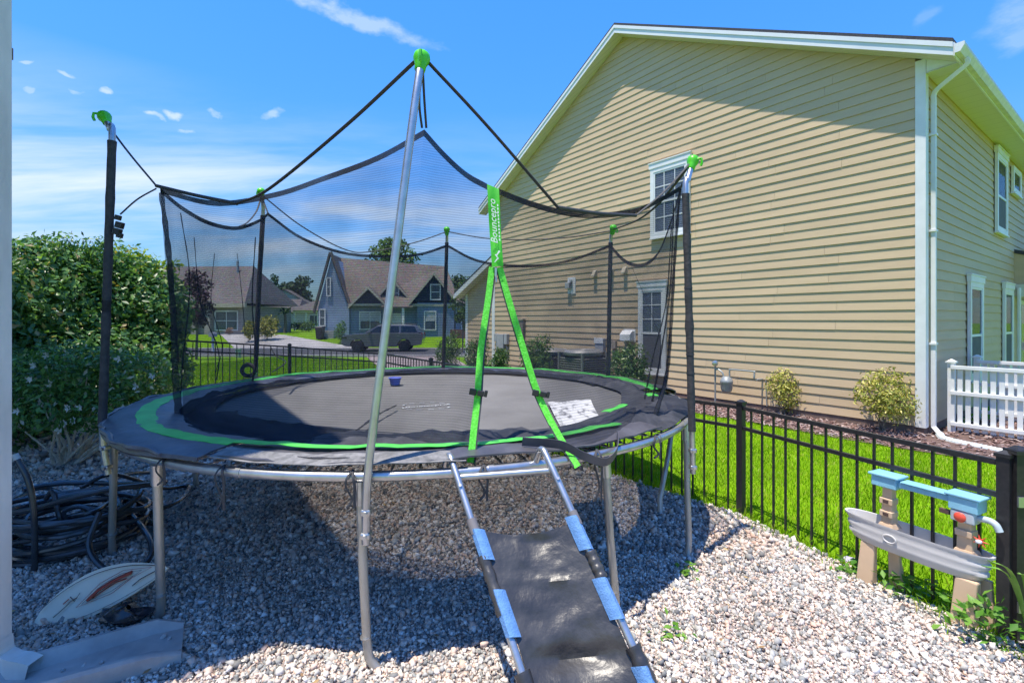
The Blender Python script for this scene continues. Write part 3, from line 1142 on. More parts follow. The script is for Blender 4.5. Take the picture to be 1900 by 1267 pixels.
# gutter: K profile swept along the eave
prof = [(0.0, 0.12), (0.0, 0.0), (0.055, 0.0), (0.075, 0.035), (0.10, 0.075), (0.10, 0.12), (0.09, 0.12), (0.088, 0.08), (0.05, 0.012), (0.012, 0.012), (0.012, 0.12)]
mb = MB()
mb.prism([HP(-OVE - 0.014 - x, -OVR - 0.01, zs + 0.0 + y) for x, y in prof], (VX * 9.8, VY * 9.8, 0))
gut = mb.build('gutter', mat('cream_gutter', (0.70, 0.69, 0.60), 0.4), house)
mb = MB()
mb.prism([HP(-OVE - 0.014 - x, -OVR - 0.016, zs + y) for x, y in [(0, .12), (0, 0), (.055, 0), (.075, .035), (.10, .075), (.10, .12)]], (VX * 0.005, VY * 0.005, 0))
mb.build('end_cap', M_FASCIA, gut)
# downspout at the corner: gooseneck, straps, elbow
dsx = -0.10
path = bez([HP(-OVE - .07, 0.02, zs + 0.01), HP(-OVE - .07, 0.03, zs - 0.07), HP(-0.26, 0.06, zs - 0.19), HP(-0.085, 0.17, zs - 0.27), HP(-0.064, 0.20, zs - 0.42)], 6)
path += [HP(-0.064, 0.20, 0.20), HP(-0.064, 0.20, 0.05), HP(-0.13, 0.16, -0.02)]
mb = MB()
mb.tube(path, 0.040, n=4)
ds = mb.build('downspout', M_WHITE, house, bevel=0.006)
for zz_ in (1.25, 2.9, 4.3):
    mb = MB()
    hbox(mb, -0.104, -0.012, 0.150, 0.250, zz_, zz_ + 0.03)
    mb.build('strap', M_WHITE, ds)

# ---- windows
M_GLASS = glass_mat('window_glass', (0.03, 0.06, 0.12), 0.32)
M_BLIND = mat('window_blind', (0.42, 0.47, 0.56), 0.7, col2=(0.36, 0.41, 0.50))
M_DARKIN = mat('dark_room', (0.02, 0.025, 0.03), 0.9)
M_SCREEN = mat('insect_screen', (0.11, 0.115, 0.13), 0.8, col2=(0.09, 0.09, 0.10))


def window(par, FR, w, z0, z1, label, grid_n=(3, 2), blinds=True, head=True, casing=0.09, split=0.5):
    """FR(s, o, z): s along the wall, o outward, z height; s runs 0..w"""
    def bx(mb, s0, s1, o0, o1, za, zb):
        return mb.hexa([FR(s0, o0, za), FR(s1, o0, za), FR(s1, o1, za), FR(s0, o1, za), FR(s0, o0, zb), FR(s1, o0, zb), FR(s1, o1, zb), FR(s0, o1, zb)])
    cg = casing
    mb = MB()
    bx(mb, 0, cg, 0.004, 0.05, z0, z1)
    bx(mb, w - cg, w, 0.004, 0.05, z0, z1)
    bx(mb, cg, w - cg, 0.004, 0.05, z0, z0 + cg)
    bx(mb, cg, w - cg, 0.004, 0.05, z1 - cg, z1)
    win = mb.build('window', M_WHITE, par, label=label)
    if head:
        mb = MB()
        bx(mb, -0.03, w + 0.03, 0.0, 0.062, z1 + .001, z1 + 0.11)
        bx(mb, -0.045, w + 0.045, 0.0, 0.075, z1 + 0.112, z1 + 0.135)
        mb.build('head_trim', M_WHITE, win)
    mb = MB()
    bx(mb, -0.01, w + 0.01, 0.0, 0.07, z0 - 0.032, z0 - 0.001)
    mb.build('sill', M_WHITE, win)
    zi0, zi1 = z0 + cg + .001, z1 - cg - .001
    zm = zi0 + (zi1 - zi0) * split
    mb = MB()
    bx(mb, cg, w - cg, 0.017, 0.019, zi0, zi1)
    mb.build('dark_backing', M_DARKIN, win)  # thin dark sheet, its colour stands in for the unlit interior
    if blinds:
        mb = MB()
        zz_ = zi1 - 0.03
        while zz_ > (zi0 if blinds == 'full' else zm) + 0.02:
            bx(mb, cg + 0.03, w - cg - 0.03, 0.020, 0.024, zz_ - 0.034, zz_)
            zz_ -= 0.045
        mb.build('blind', M_BLIND, win)
    mb = MB()
    bx(mb, cg + .001, w - cg - .001, 0.028, 0.031, zm + 0.02, zi1)
    mb.build('pane', M_GLASS, win)
    mb = MB()
    bx(mb, cg + .001, w - cg - .001, 0.026, 0.029, zi0, zm - 0.02)
    mb.build('pane', M_GLASS if blinds == 'full' else M_SCREEN, win)
    mb = MB()
    s = 0.035
    bx(mb, cg, w - cg, 0.022, 0.040, zm - 0.022, zm + 0.022)
    bx(mb, cg, cg + s, 0.024, 0.036, zi0, zm - .023)
    bx(mb, w - cg - s, w - cg, 0.024, 0.036, zi0, zm - .023)
    bx(mb, cg, cg + s, 0.024, 0.042, zm + .023, zi1)
    bx(mb, w - cg - s, w - cg, 0.024, 0.042, zm + .023, zi1)
    bx(mb, cg + s, w - cg - s, 0.024, 0.036, zi0, zi0 + s)
    bx(mb, cg + s, w - cg - s, 0.024, 0.042, zi1 - s, zi1)
    mb.build('sash', M_WHITE, win)
    nc, nr = grid_n
    if nc:
        mb = MB()
        for i in range(1, nc):
            sx = cg + (w - 2 * cg) * i / nc
            bx(mb, sx - 0.009, sx + 0.009, 0.032, 0.037, zm + .023, zi1 - s)
            if blinds == 'full':
                bx(mb, sx - 0.009, sx + 0.009, 0.030, 0.034, zi0 + s, zm - .023)
        for j in range(1, nr):
            sz_ = zm + (zi1 - zm) * j / nr
            bx(mb, cg + s, w - cg - s, 0.0325, 0.0365, sz_ - 0.009, sz_ + 0.009)
            if blinds == 'full':
                sz_ = zi0 + (zm - zi0) * j / nr
                bx(mb, cg + s, w - cg - s, 0.0305, 0.0335, sz_ - 0.009, sz_ + 0.009)
        mb.build('muntin', M_WHITE, win)
    return win


def FG(a0):
    return lambda s, o, z: HP(a0 + s, -0.024 - o, z)


def FS(b0):
    return lambda s, o, z: HP(-0.024 - o, b0 + s, z)


window(house, FG(3.78), 0.99, 3.44, 4.98, 'upper gable window with white blinds', (3, 2), 'full')
window(house, FG(4.36), 0.75, 0.42, 2.36, 'lower gable window behind the net', (2, 3), True, split=0.46)
window(house, FS(4.6), 1.05, 3.40, 4.98, 'upper side window above the screen fence', (0, 0), False, head=True, split=0.46)
window(house, FS(2.38), 1.0, 0.55, 2.28, 'lower side window nearest the corner', (0, 0), False, split=0.45)
window(house, FS(5.35), 0.95, 0.55, 2.28, 'lower side window beside the porch', (0, 0), False, split=0.45)
window(house, FS(6.3), 0.95, 4.45, 5.03, 'small high side window under the soffit', (0, 0), False, head=False, casing=0.08, split=0.05)

# porch at the far right of the side wall
PB = 6.75
mb = MB()
p = [HP(0.0, PB, 3.15), HP(-2.0, PB, 2.42), HP(-2.0, PB + 3.2, 2.42), HP(0.0, PB + 3.2, 3.15)]
mb.hexa(p + [q + Vector((0, 0, 0.08)) for q in p])
pr = mb.build('porch_roof', M_ROOFDK, house)
mb = MB()
hbox(mb, -2.02, -0.02, PB - 0.02, PB + 0.03, 2.14, 2.42)
hbox(mb, -2.05, -2.02, PB - 0.02, PB + 3.2, 2.14, 2.42)
mb.build('beam', mat('cream_porch_trim', (0.70, 0.67, 0.56), 0.5), pr)
mb = MB()
mb.prism([HP(0, PB + .031, 2.42), HP(-1.98, PB + .031, 2.42), HP(0, PB + .031, 3.14)], (VX * .03, VY * .03, 0))
mb.build('gable_fill', M_SIDING, pr)
for bb_ in (PB + 0.06, PB + 3.0):
    mb = MB()
    hbox(mb, -1.98, -1.84, bb_, bb_ + 0.14, -0.1, 2.13)
    mb.build('porch_post', M_WHITE, house)
mb = MB()
mb.tube([HP(-0.10, PB - 0.07, 2.34), HP(-0.10, PB - 0.07, -0.05)], 0.035, n=6)
mb.build('porch_downspout', M_WHITE, house)
mb = MB()
hbox(mb, -0.05, -0.014, PB + 0.5, PB + 1.6, 0.0, 2.08)
sd = mb.build('porch_door', M_WHITE, house)
mb = MB()
hbox(mb, -0.057, -0.0505, PB + 0.6, PB + 1.5, 0.15, 1.98)
mb.build('pane', M_GLASS, sd)

# garage wing, left of the gable, a little set back
GA0, GA1, GB = HW + 0.02, 13.5, 0.34
gw = MB()
gsl = 0.44
zE_ = 2.62


def gz(a):
    return zE_ + (GA1 - a) * gsl


gw.prism([HP(GA0 - 0.4, GB + .03, -0.1), HP(GA1 - .03, GB + .03, -0.1), HP(GA1 - .03, GB + .03, zE_), HP(GA0 - 0.4, GB + .03, gz(GA0 - 0.4))], (VX * 6.5, VY * 6.5, 0))
wing = gw.build('garage_wing', M_SIDING, house)
z = Z0
while z < gz(GA0) - 0.05:
    z1 = z + EXPO
    h0 = min(GA1, GA1 - (z - zE_) / gsl) if z > zE_ else GA1
    h1 = min(GA1, GA1 - (z1 - zE_) / gsl) if z1 > zE_ else GA1
    if h1 - GA0 > 0.05:
        board(HP(GA0, GB, z), HP(h0, GB, z), HP(GA0, GB, z1), HP(h1, GB, z1), nG, house)
    z += EXPO
mb = MB()
hbox(mb, GA1 - 0.13, GA1 + 0.03, GB - 0.026, GB + 0.05, Z0 - .01, zE_ - 0.02)
mb.build('corner_board', M_WHITE, house)
aE_, aT_ = GA1 + 0.36, GA0 - 0.02
p = [HP(aE_, GB - 0.33, gz(aE_) + 0.16), HP(aT_, GB - 0.33, gz(aT_) + 0.16), HP(aT_, GB + 6.6, gz(aT_) + 0.16), HP(aE_, GB + 6.6, gz(aE_) + 0.16)]
mb = MB()
mb.hexa(p + [q + Vector((0, 0, 0.05)) for q in p])
mb.build('garage_roof', M_ROOFDK, house)
mb = MB()
mb.hexa([HP(aE_, GB - 0.325, gz(aE_) - 0.03), HP(aT_, GB - 0.325, gz(aT_) - 0.03), HP(aT_, GB - 0.30, gz(aT_) - 0.03), HP(aE_, GB - 0.30, gz(aE_) - 0.03),
         HP(aE_, GB - 0.325, gz(aE_) + .157), HP(aT_, GB - 0.325, gz(aT_) + .157), HP(aT_, GB - 0.30, gz(aT_) + .157), HP(aE_, GB - 0.30, gz(aE_) + .157)])
mb.build('rake_fascia', M_FASCIA, house)
mb = MB()
mb.hexa([HP(aE_, GB - 0.297, gz(aE_) - 0.022), HP(aT_, GB - 0.297, gz(aT_) - 0.022), HP(aT_, GB - 0.018, gz(aT_) - 0.022), HP(aE_, GB - 0.018, gz(aE_) - 0.022),
         HP(aE_, GB - 0.297, gz(aE_) - 0.01), HP(aT_, GB - 0.297, gz(aT_) - 0.01), HP(aT_, GB - 0.018, gz(aT_) - 0.01), HP(aE_, GB - 0.018, gz(aE_) - 0.01)])
mb.build('rake_soffit', M_SOFFIT, house)
mb = MB()
hbox(mb, aE_ - 0.01, aE_ + 0.10, GB - 0.32, GB + 6.5, gz(aE_) - 0.02, gz(aE_) + 0.11)
mb.build('gutter', M_FASCIA, house)

# ---- things fixed on the gable wall
M_GREYBOX = mat('grey_utility_enamel', (0.42, 0.43, 0.44), 0.5, col2=(0.36, 0.36, 0.37))
M_BEIGE = mat('beige_vent_plastic', (0.52, 0.45, 0.33), 0.6)


def wall_thing(name, label, cat, a, z, group=None):
    return thing(name, label, cat, HP(a, -0.02, z), group)


t_ = wall_thing('wall_flood_light', 'grey flood light on a white plate high on the tan gable wall', 'wall light', 7.37, 2.32)
mb = MB()
hbox(mb, 7.22, 7.52, -0.035, -0.018, 2.32, 2.76)
mb.build('mounting_plate', M_WHITE, t_)
mb = MB()
hbox(mb, 7.36, 7.52, -0.14, -0.037, 2.46, 2.62)
hbox(mb, 7.32, 7.40, -0.10, -0.037, 2.62, 2.70)
mb.build('lamp_housing', M_GREYBOX, t_, bevel=0.01)
mb = MB()
mb.tube([HP(7.34, -.06, 2.64), HP(7.30, -.12, 2.60), HP(7.30, -.16, 2.50)], 0.014)
mb.build('arm', M_BLACKPL, t_)
VL = ['small beige wall vent on the gable, the one nearest the flood light', 'small beige wall vent on the gable, half hidden by the net pole', 'small beige wall vent on the gable, the one nearest the lower window']
for a_, lb in zip((6.5, 5.95, 5.52), VL):
    t_ = wall_thing('wall_vent', lb, 'vent', a_, 2.70, 'exhaust vents on the gable wall')
    mb = MB()
    mb.prism([HP(a_ - .055, -.016, 2.72), HP(a_ - .055, -.016, 2.88), HP(a_ - .055, -.075, 2.85), HP(a_ - .055, -.13, 2.74), HP(a_ - .055, -.13, 2.72)], (UX * .11, UY * .11, 0))
    mb.build('hood', M_BEIGE, t_)
    mb = MB()
    hbox(mb, a_ - .07, a_ + .07, -.022, -.016, 2.70, 2.90)
    mb.build('flange', M_BEIGE, t_)
t_ = wall_thing('meter_panel', 'row of three grey utility boxes low on the tan wall behind shrubs', 'utility box', 10.6, 0.6)
for (a0, a1, z0, z1, dp, nm) in ((10.84, 10.98, .92, 1.18, .10, 'small_box'), (10.42, 10.80, .72, 1.17, .12, 'main_box'), (10.24, 10.40, .85, 1.18, .11, 'small_box')):
    mb = MB()
    hbox(mb, a0, a1, -.018 - dp, -.018, z0, z1)
    mb.build(nm, M_GREYBOX, t_, bevel=0.008)
    mb = MB()
    mb.tube([HP((a0 + a1) / 2, -.06, z0), HP((a0 + a1) / 2, -.06, -0.05)], 0.022, n=6)
    mb.build('conduit', M_GREYBOX, t_)
t_ = wall_thing('brown_riser_box', 'tall brown riser box on the tan wall behind the green zip tape', 'utility box', 9.55, 0.8)
mb = MB()
hbox(mb, 9.42, 9.62, -.12, -.018, 0.85, 1.62)
mb.build('cover', mat('brown_box_paint', (0.26, 0.215, 0.18), 0.6), t_, bevel=0.008)
mb = MB()
hbox(mb, 9.40, 9.64, -.14, -.018, 1.622, 1.66)
mb.build('cap', M_BEIGE, t_)
t_ = wall_thing('disconnect_box', 'grey air conditioner disconnect box on the tan wall beside a net pole', 'utility box', 6.28, 0.75)
mb = MB()
hbox(mb, 6.14, 6.42, -.13, -.018, .82, 1.16)
mb.build('enclosure', M_GREYBOX, t_, bevel=0.01)
mb = MB()
hbox(mb, 6.13, 6.43, -.145, -.1315, 1.04, 1.17)
mb.build('lid', M_WHITE, t_)
t_ = wall_thing('outlet_box', 'small brown outlet box on the tan wall above a shrub', 'utility box', 5.85, .9)
mb = MB()
hbox(mb, 5.78, 5.94, -.09, -.018, .92, 1.12)
mb.build('cover', mat('tan_box_plastic', (0.36, 0.30, 0.24), 0.6), t_, bevel=0.008)
t_ = wall_thing('dryer_hood', 'white vent hood on the tan wall left of the lower window', 'vent', 5.4, 1.1)
mb = MB()
mb.prism([HP(5.25, -.016, 1.13), HP(5.25, -.016, 1.36), HP(5.25, -.10, 1.37), HP(5.25, -.20, 1.28), HP(5.25, -.20, 1.13)], (UX * .30, UY * .30, 0))
mb.build('hood', M_WHITE, t_, bevel=0.01)
mb = MB()
hbox(mb, 5.22, 5.58, -.024, -.016, 1.10, 1.40)
mb.build('flange', M_WHITE, t_)

# gas meter
gm = thing('gas_meter', 'grey gas meter with pipes standing by the tan wall', 'gas meter', HP(2.86, -0.28, -0.1))
M_METER = mat('meter_grey', (0.30, 0.32, 0.33), 0.45, 0.2, col2=(0.24, 0.26, 0.27))
ga, gb = 2.86, -0.26
mb = MB()
mb.lathe([(0.04, .24), (.085, .26), (.105, .32), (.11, .42), (.115, .43), (.115, .46), (.105, .475), (.08, .53), (.05, .545)], HP(ga, gb, 0), 14)
mb.build('meter_body', M_METER, gm, smooth=True)
mb = MB()
mb.tube(bez([HP(ga + .06, gb, .53), HP(ga + .08, gb, .60), HP(ga + .16, gb, .66), HP(ga + .22, gb, .66)], 5), 0.016, n=7)
mb.tube([HP(ga + .23, gb, .76), HP(ga + .23, gb, -0.15)], 0.017, n=7)
mb.build('inlet_pipe', M_METER, gm, smooth=True)
mb = MB()
mb.lathe([(.02, 0), (.055, .012), (.06, .03), (.055, .05), (.02, .062)], HP(ga + .23, gb - .03, .78), 12, Matrix.Rotation(R(90), 3, 'X'))
mb.build('regulator', M_GALV, gm, smooth=True)
mb = MB()
mb.tube(bez([HP(ga - .06, gb, .53), HP(ga - .06, gb, .66), HP(ga - .10, gb, .68), HP(ga - .50, gb, .68), HP(ga - .53, gb, .66), HP(ga - .53, gb, .54), HP(ga - .55, gb + .1, .53), HP(ga - .55, gb + .25, .53)], 5), 0.016, n=7)
mb.build('outlet_pipe', M_METER, gm, smooth=True)
mb = MB()
mb.tube([HP(ga - .62, -.03, .52), HP(ga - .64, -.03, .05)], 0.012, n=6)
mb.build('riser', M_METER, gm)

# air conditioners
M_AC = mat('grey_ac_louvre', (0.24, 0.24, 0.245), 0.5, 0.1, col2=(0.18, 0.18, 0.185), nscale=20)


def ac_unit(x, y, s, h, label):
    z0 = Tz(x, y)
    t = thing('air_conditioner', label, 'air conditioner', (x, y, z0), 'air conditioners beside the tan house')
    m = Matrix(((VX, UX, 0), (VY, UY, 0), (0, 0, 1)))
    mb = MB()
    mb.box((x, y, z0 + 0.03), (s + .2, s + .2, 0.06), m)
    mb.build('pad', M_CONC, t)
    mb = MB()
    mb.box((x, y, z0 + 0.06 + h * .47), (s * .9, s * .9, h * .92), m)
    mb.build('core', M_BLACKPL, t)
    for i in range(4):
        a = i * math.pi / 2
        mb = MB()
        rot = m @ Matrix.Rotation(a, 3, 'Z')
        nb = 15
        for k in range(nb):
            zc_ = z0 + 0.12 + (h - 0.2) * k / (nb - 1)
            c = rot @ Vector((s * .48, 0, 0)) + Vector((x, y, zc_))
            mb.box(c, (0.02, s * .86, (h - .2) / nb * .55), rot @ Matrix.Rotation(R(25), 3, 'Y'))
        mb.build('louvre_panel', M_AC, t)
        mb = MB()
        c = rot @ Vector((s * .47, s * .47, 0)) + Vector((x, y, z0 + 0.06 + h / 2))
        mb.box(c, (.05, .05, h), rot)
        mb.build('corner_post', M_AC, t)
    mb = MB()
    mb.lathe([(s * .55, h - .06), (s * .56, h), (s * .50, h + .05), (s * .42, h + .055), (s * .40, h + .03), (.05, h + .03)], (x, y, z0 + .06), 20)
    mb.build('top_cover', M_AC, t, smooth=True)
    mb = MB()
    for k in range(6):
        mb.tube([Vector((x + math.cos(j / 24 * 2 * math.pi) * s * (.08 + .06 * k), y + math.sin(j / 24 * 2 * math.pi) * s * (.08 + .06 * k), z0 + h + .105)) for j in range(24)], .006, n=4, closed=True)
    mb.build('fan_grille', M_AC, t)
    return t


c1 = W(1081, 660, 10.9)
c2 = W(1024, 660, 11.9)
ac_unit(c1.x, c1.y, 0.80, 0.92, 'grey louvred air conditioner by the tan wall, right one, next to a net pole')
ac_unit(c2.x, c2.y, 0.76, 0.90, 'grey louvred air conditioner by the tan wall, left one, behind a shrub')

# white slatted screens by the side wall
M_VINYL = mat('white_vinyl', (0.80, 0.81, 0.80), 0.4, col2=(0.74, 0.75, 0.74))


def screen(b, a0, a1, label):
    t = thing('picket_screen', label, 'screen fence', HP(a0, b, -0.1), 'white vinyl screens by the side wall')
    for zc_ in (0.04, 0.50, 0.88):
        mb = MB()
        hbox(mb, a1, a0, b - 0.05, b - 0.012, zc_, zc_ + 0.055)
        mb.build('rail', M_VINYL, t, bevel=0.005)
    k = 0
    a = a0 - 0.10
    while a > a1 + .05:
        mb = MB()
        hbox(mb, a - 0.028, a + 0.028, b - 0.010, b + 0.012, -0.02, 0.93)
        mb.build('slat', M_VINYL, t)
        a -= 0.088
    for aa_ in (a0, a1):
        mb = MB()
        hbox(mb, aa_ - 0.04, aa_ + 0.04, b - .009, b + .071, -0.12, 0.97)
        po = mb.build('post', M_VINYL, t)
        mb = MB()
        mb.prism([HP(aa_ - .06, b - .03, .972), HP(aa_ + .06, b - .03, .972), HP(aa_ + .06, b + .09, .972), HP(aa_ - .06, b + .09, .972)], (0, 0, .02))
        mb.hexa([HP(aa_ - .05, b - .02, .993), HP(aa_ + .05, b - .02, .993), HP(aa_ + .05, b + .08, .993), HP(aa_ - .05, b + .08, .993),
                 HP(aa_ - .01, b + .02, 1.025), HP(aa_ + .01, b + .02, 1.025), HP(aa_ + .01, b + .04, 1.025), HP(aa_ - .01, b + .04, 1.025)])
        mb.build('cap', M_VINYL, po)
    return t


screen(0.62, -0.17, -2.4, 'near white slatted vinyl screen at the corner of the tan house')
screen(2.25, -0.17, -2.4, 'rear white slatted vinyl screen, behind the near one')
mb = MB()
pth = bez([HP(-0.16, 0.05, -0.02), HP(-0.24, -0.10, -0.05), HP(-0.45, -0.20, -0.06), HP(-0.75, -0.28, -0.065), HP(-1.05, -0.38, -0.065)], 14)
mb.tube(pth, [0.045 + 0.005 * (i % 2) for i in range(len(pth))], n=10)
tag(mb.build('drain_pipe', mat('white_corrugated_pipe', (0.66, 0.72, 0.70), 0.5), smooth=False), 'white corrugated drain pipe lying on mulch at the house corner', 'pipe')
# ------------------------------------------------------------------ own house, left of the frame: shades the yard, shows its downspout
own = thing('white_house', 'white house at the left edge of the photo, only its downspout in view', 'house', (-3.2, 1.6, 0))
P0 = Vector((-1.75, 1.86, 4.9))
P1 = Vector((-4.78, 4.60, 8.1))
eav = Vector((-0.81, -0.59, 0)) * 9.0
M_OWNWALL = mat('own_white_siding', (0.80, 0.79, 0.76), 0.6)
rk = (P1 - P0)
plan = Vector((rk.x, rk.y, 0)).normalized()
inn = Vector((-0.81, -0.59, 0))
mb = MB()
p2 = P1 + Vector((rk.x, rk.y, -rk.z))
mb.hexa([P0, P0 + eav, P1 + eav, P1, P0 + Vector((0, 0, .16)), P0 + eav + Vector((0, 0, .16)), P1 + eav + Vector((0, 0, .16)), P1 + Vector((0, 0, .16))])
mb.build('roof', M_ROOFDK, own)
p2 = P1 + Vector((-2.6, 0.35, -2.7))
mb = MB()
mb.hexa([P1, P1 + eav, p2 + eav, p2, P1 + Vector((0, 0, .16)), P1 + eav + Vector((0, 0, .16)), p2 + eav + Vector((0, 0, .16)), p2 + Vector((0, 0, .16))])
mb.build('roof', M_ROOFDK, own)
wc = Vector((-2.13, 1.83, 0)) + inn * 0.0
we = Vector((-4.85, 4.25, 0)) + inn * 0.25
w2 = Vector((-7.2, 4.6, 0)) + inn * 0.4
mb = MB()
top = 0.06
q = [wc + inn * 3.2, we + inn * 3.2, w2 + inn * 3.2, w2 + inn * 8, wc + inn * 8]  # unseen wall shifted inward from the roof edge so sky light reaches the gravel
zt = [4.9, 7.75, 5.3, 5.3, 4.9]
v = [Vector((p.x, p.y, -0.1)) for p in q] + [Vector((p.x, p.y, zz_)) for p, zz_ in zip(q, zt)]
mb.add(v, [(4, 3, 2, 1, 0), (0, 1, 6, 5), (1, 2, 7, 6), (2, 3, 8, 7), (3, 4, 9, 8), (4, 0, 5, 9), (5, 6, 7, 8, 9)])
mb.build('wall', M_OWNWALL, own)
# unseen posts invented to hold the roof: the wall stands back for sky light
for (x, y, h) in ((-2.50, 2.02, 4.9), (-4.98, 4.12, 7.6), (-7.35, 4.75, 5.2)):
    mb = MB()
    mb.box((x, y, h / 2), (.16, .16, h), Matrix.Rotation(R(36), 3, 'Z'))
    mb.build('porch_post', M_OWNWALL, own)
# downspout: ribbed box section with an elbow at the foot
d0 = 2.12
xr_ = (22 - 950) / FPX * (d0 + .03)
M_DS = mat('aged_white_downspout', (0.78, 0.74, 0.68), 0.5, col2=(0.62, 0.58, 0.52), nscale=6, ndetail=8, bump=0.1, stretch=(1, 1, 0.3))
prof = [(-.085, -.03), (-.07, -.034), (-.058, -.026), (-.045, -.034), (-.03, -.026), (-.016, -.034), (0, -.03), (0, .03), (-.085, .03)]
mb = MB()
mb.prism([(xr_ + a, d0 + b, 0.16) for a, b in prof], (0, 0, 4.7))
dsp = mb.build('downspout', M_DS, own)
mb = MB()
rows_ = []
ez = [(0.0, 0.20, 0), (0.0, 0.155, 0.0), (0.01, 0.125, .25), (0.035, .10, .5), (0.07, .083, .75), (0.11, 0.072, .95), (0.17, 0.058, 1.0)]
rows = []
for i, (dx, zc_, tt) in enumerate(ez):
    k = 1.06 if i % 2 else 1.0
    ang = tt * R(75)
    ring = []
    for a, b in [(-.045, -.034), (.045, -.034), (.045, .034), (-.045, .034)]:
        ring.append(Vector((xr_ - .043 + dx + math.cos(ang) * a * k, d0 + b * k, zc_ + math.sin(ang) * a * k)))
    rows.append(ring)
mb.grid(rows, wrap=True)
mb.build('elbow', M_DS, dsp)
# far eave end of the own house seen past the downspout
e = W(30, 98, 7.0)
mb = MB()
mb.box((e.x - 1.02, e.y - .2, e.z), (1.9, 0.3, 0.17), Matrix.Rotation(R(6), 3, 'Z'))
mb.build('eave_end', mat('brown_eave', (0.20, 0.13, 0.10), 0.7), own)

# ------------------------------------------------------------------ black aluminium fence
FH = 0.915


def fence_run(name, label, posts, tops, spacing=0.105, end_posts=(True, True)):
    base = (posts[0][0], posts[0][1], Tz(*posts[0]))
    t = thing(name, label, 'fence', base)
    off = OFF[t.name]
    pk = None
    pm = None
    for i, (x, y) in enumerate(posts):
        if (i == 0 and not end_posts[0]) or (i == len(posts) - 1 and not end_posts[1]):
            continue
        nx_, ny_ = posts[min(i + 1, len(posts) - 1)], posts[max(i - 1, 0)]
        ang = math.atan2(nx_[1] - ny_[1], nx_[0] - ny_[0])
        mb = MB()
        zt_ = tops[i]
        m = Matrix.Rotation(ang, 3, 'Z')
        mb.box((x, y, zt_ - 0.56), (0.052, 0.052, 1.12), m)
        po = mb.build('post', M_BLACKMETAL, t)
        mb = MB()
        mb.box((x, y, zt_ + 0.008), (0.066, 0.066, 0.016), m)
        h = 0.027
        c4 = [m @ Vector(q) + Vector((x, y, zt_ + .0165)) for q in ((-h, -h, 0), (h, -h, 0), (h, h, 0), (-h, h, 0))]
        c5 = [m @ (Vector(q) * 0.3) + Vector((x, y, zt_ + .032)) for q in ((-h, -h, 0), (h, -h, 0), (h, h, 0), (-h, h, 0))]
        mb.hexa(c4 + c5)
        mb.build('cap', M_BLACKMETAL, po)
    for i in range(len(posts) - 1):
        a = Vector((*posts[i], tops[i]))
        b = Vector((*posts[i + 1], tops[i + 1]))
        L = (Vector((b.x, b.y, 0)) - Vector((a.x, a.y, 0))).length
        dr = (b - a)
        ang = math.atan2(dr.y, dr.x)
        sd_ = Vector((-dr.y, dr.x, 0)).normalized() * 0.0125
        k0, k1 = 0.027 / L, 1 - 0.027 / L
        for dz0, dz1 in ((-0.022, -0.050), (-0.188, -0.214)):
            p, q = a + dr * k0, a + dr * k1
            mb = MB()
            mb.hexa([p - sd_ + Vector((0, 0, dz1)), q - sd_ + Vector((0, 0, dz1)), q + sd_ + Vector((0, 0, dz1)), p + sd_ + Vector((0, 0, dz1)),
                     p - sd_ + Vector((0, 0, dz0)), q - sd_ + Vector((0, 0, dz0)), q + sd_ + Vector((0, 0, dz0)), p + sd_ + Vector((0, 0, dz0))])
            mb.build('rail', M_BLACKMETAL, t)
        n = int(round(L / spacing)) - 1
        for j in range(1, n + 1):
            p = a + dr * (j / (n + 1))
            if pk is None:
                mb = MB()
                s = 0.0066
                mb.box((off.x, off.y, off.z - 0.44), (2 * s, 2 * s, 0.88))
                pk = mb.build('picket', M_BLACKMETAL, t)
                pm = pk
                pk.location = (p.x - off.x, p.y - off.y, p.z - 0.03 - off.z)
                pk.rotation_euler = (0, 0, ang)
            else:
                share('picket', pm, t, (p.x - off.x, p.y - off.y, p.z - 0.03 - off.z), (0, 0, ang))
    return t


fence_run('aluminium_fence', 'low black aluminium picket fence running beside the lawn of the tan house', FP, [0.95, 0.93, 0.92, 0.915, 0.915, 0.915])
fence_run('aluminium_fence', 'low black aluminium picket fence at the back, before the street lawn', BP, [0.95, 1.155, 1.33, 1.50], end_posts=(False, True))

# gate at the right edge
gt = thing('garden_gate', 'black metal garden gate with heavy post at the right edge', 'gate', (2.60, 2.40, 0))
g0 = Vector((2.535, 2.40, 0))
gd = Vector((1.0, -0.12, 0)).normalized()
gn = Vector((0.12, 1.0, 0)).normalized()
gm_ = Matrix(((gd.x, gn.x, 0), (gd.y, gn.y, 0), (0, 0, 1)))


def gbox(mb, s0, s1, o0, o1, z0, z1):
    f = lambda s, o, z: g0 + gd * s + gn * o + Vector((0, 0, z))
    return mb.hexa([f(s0, o0, z0), f(s1, o0, z0), f(s1, o1, z0), f(s0, o1, z0), f(s0, o0, z1), f(s1, o0, z1), f(s1, o1, z1), f(s0, o1, z1)])


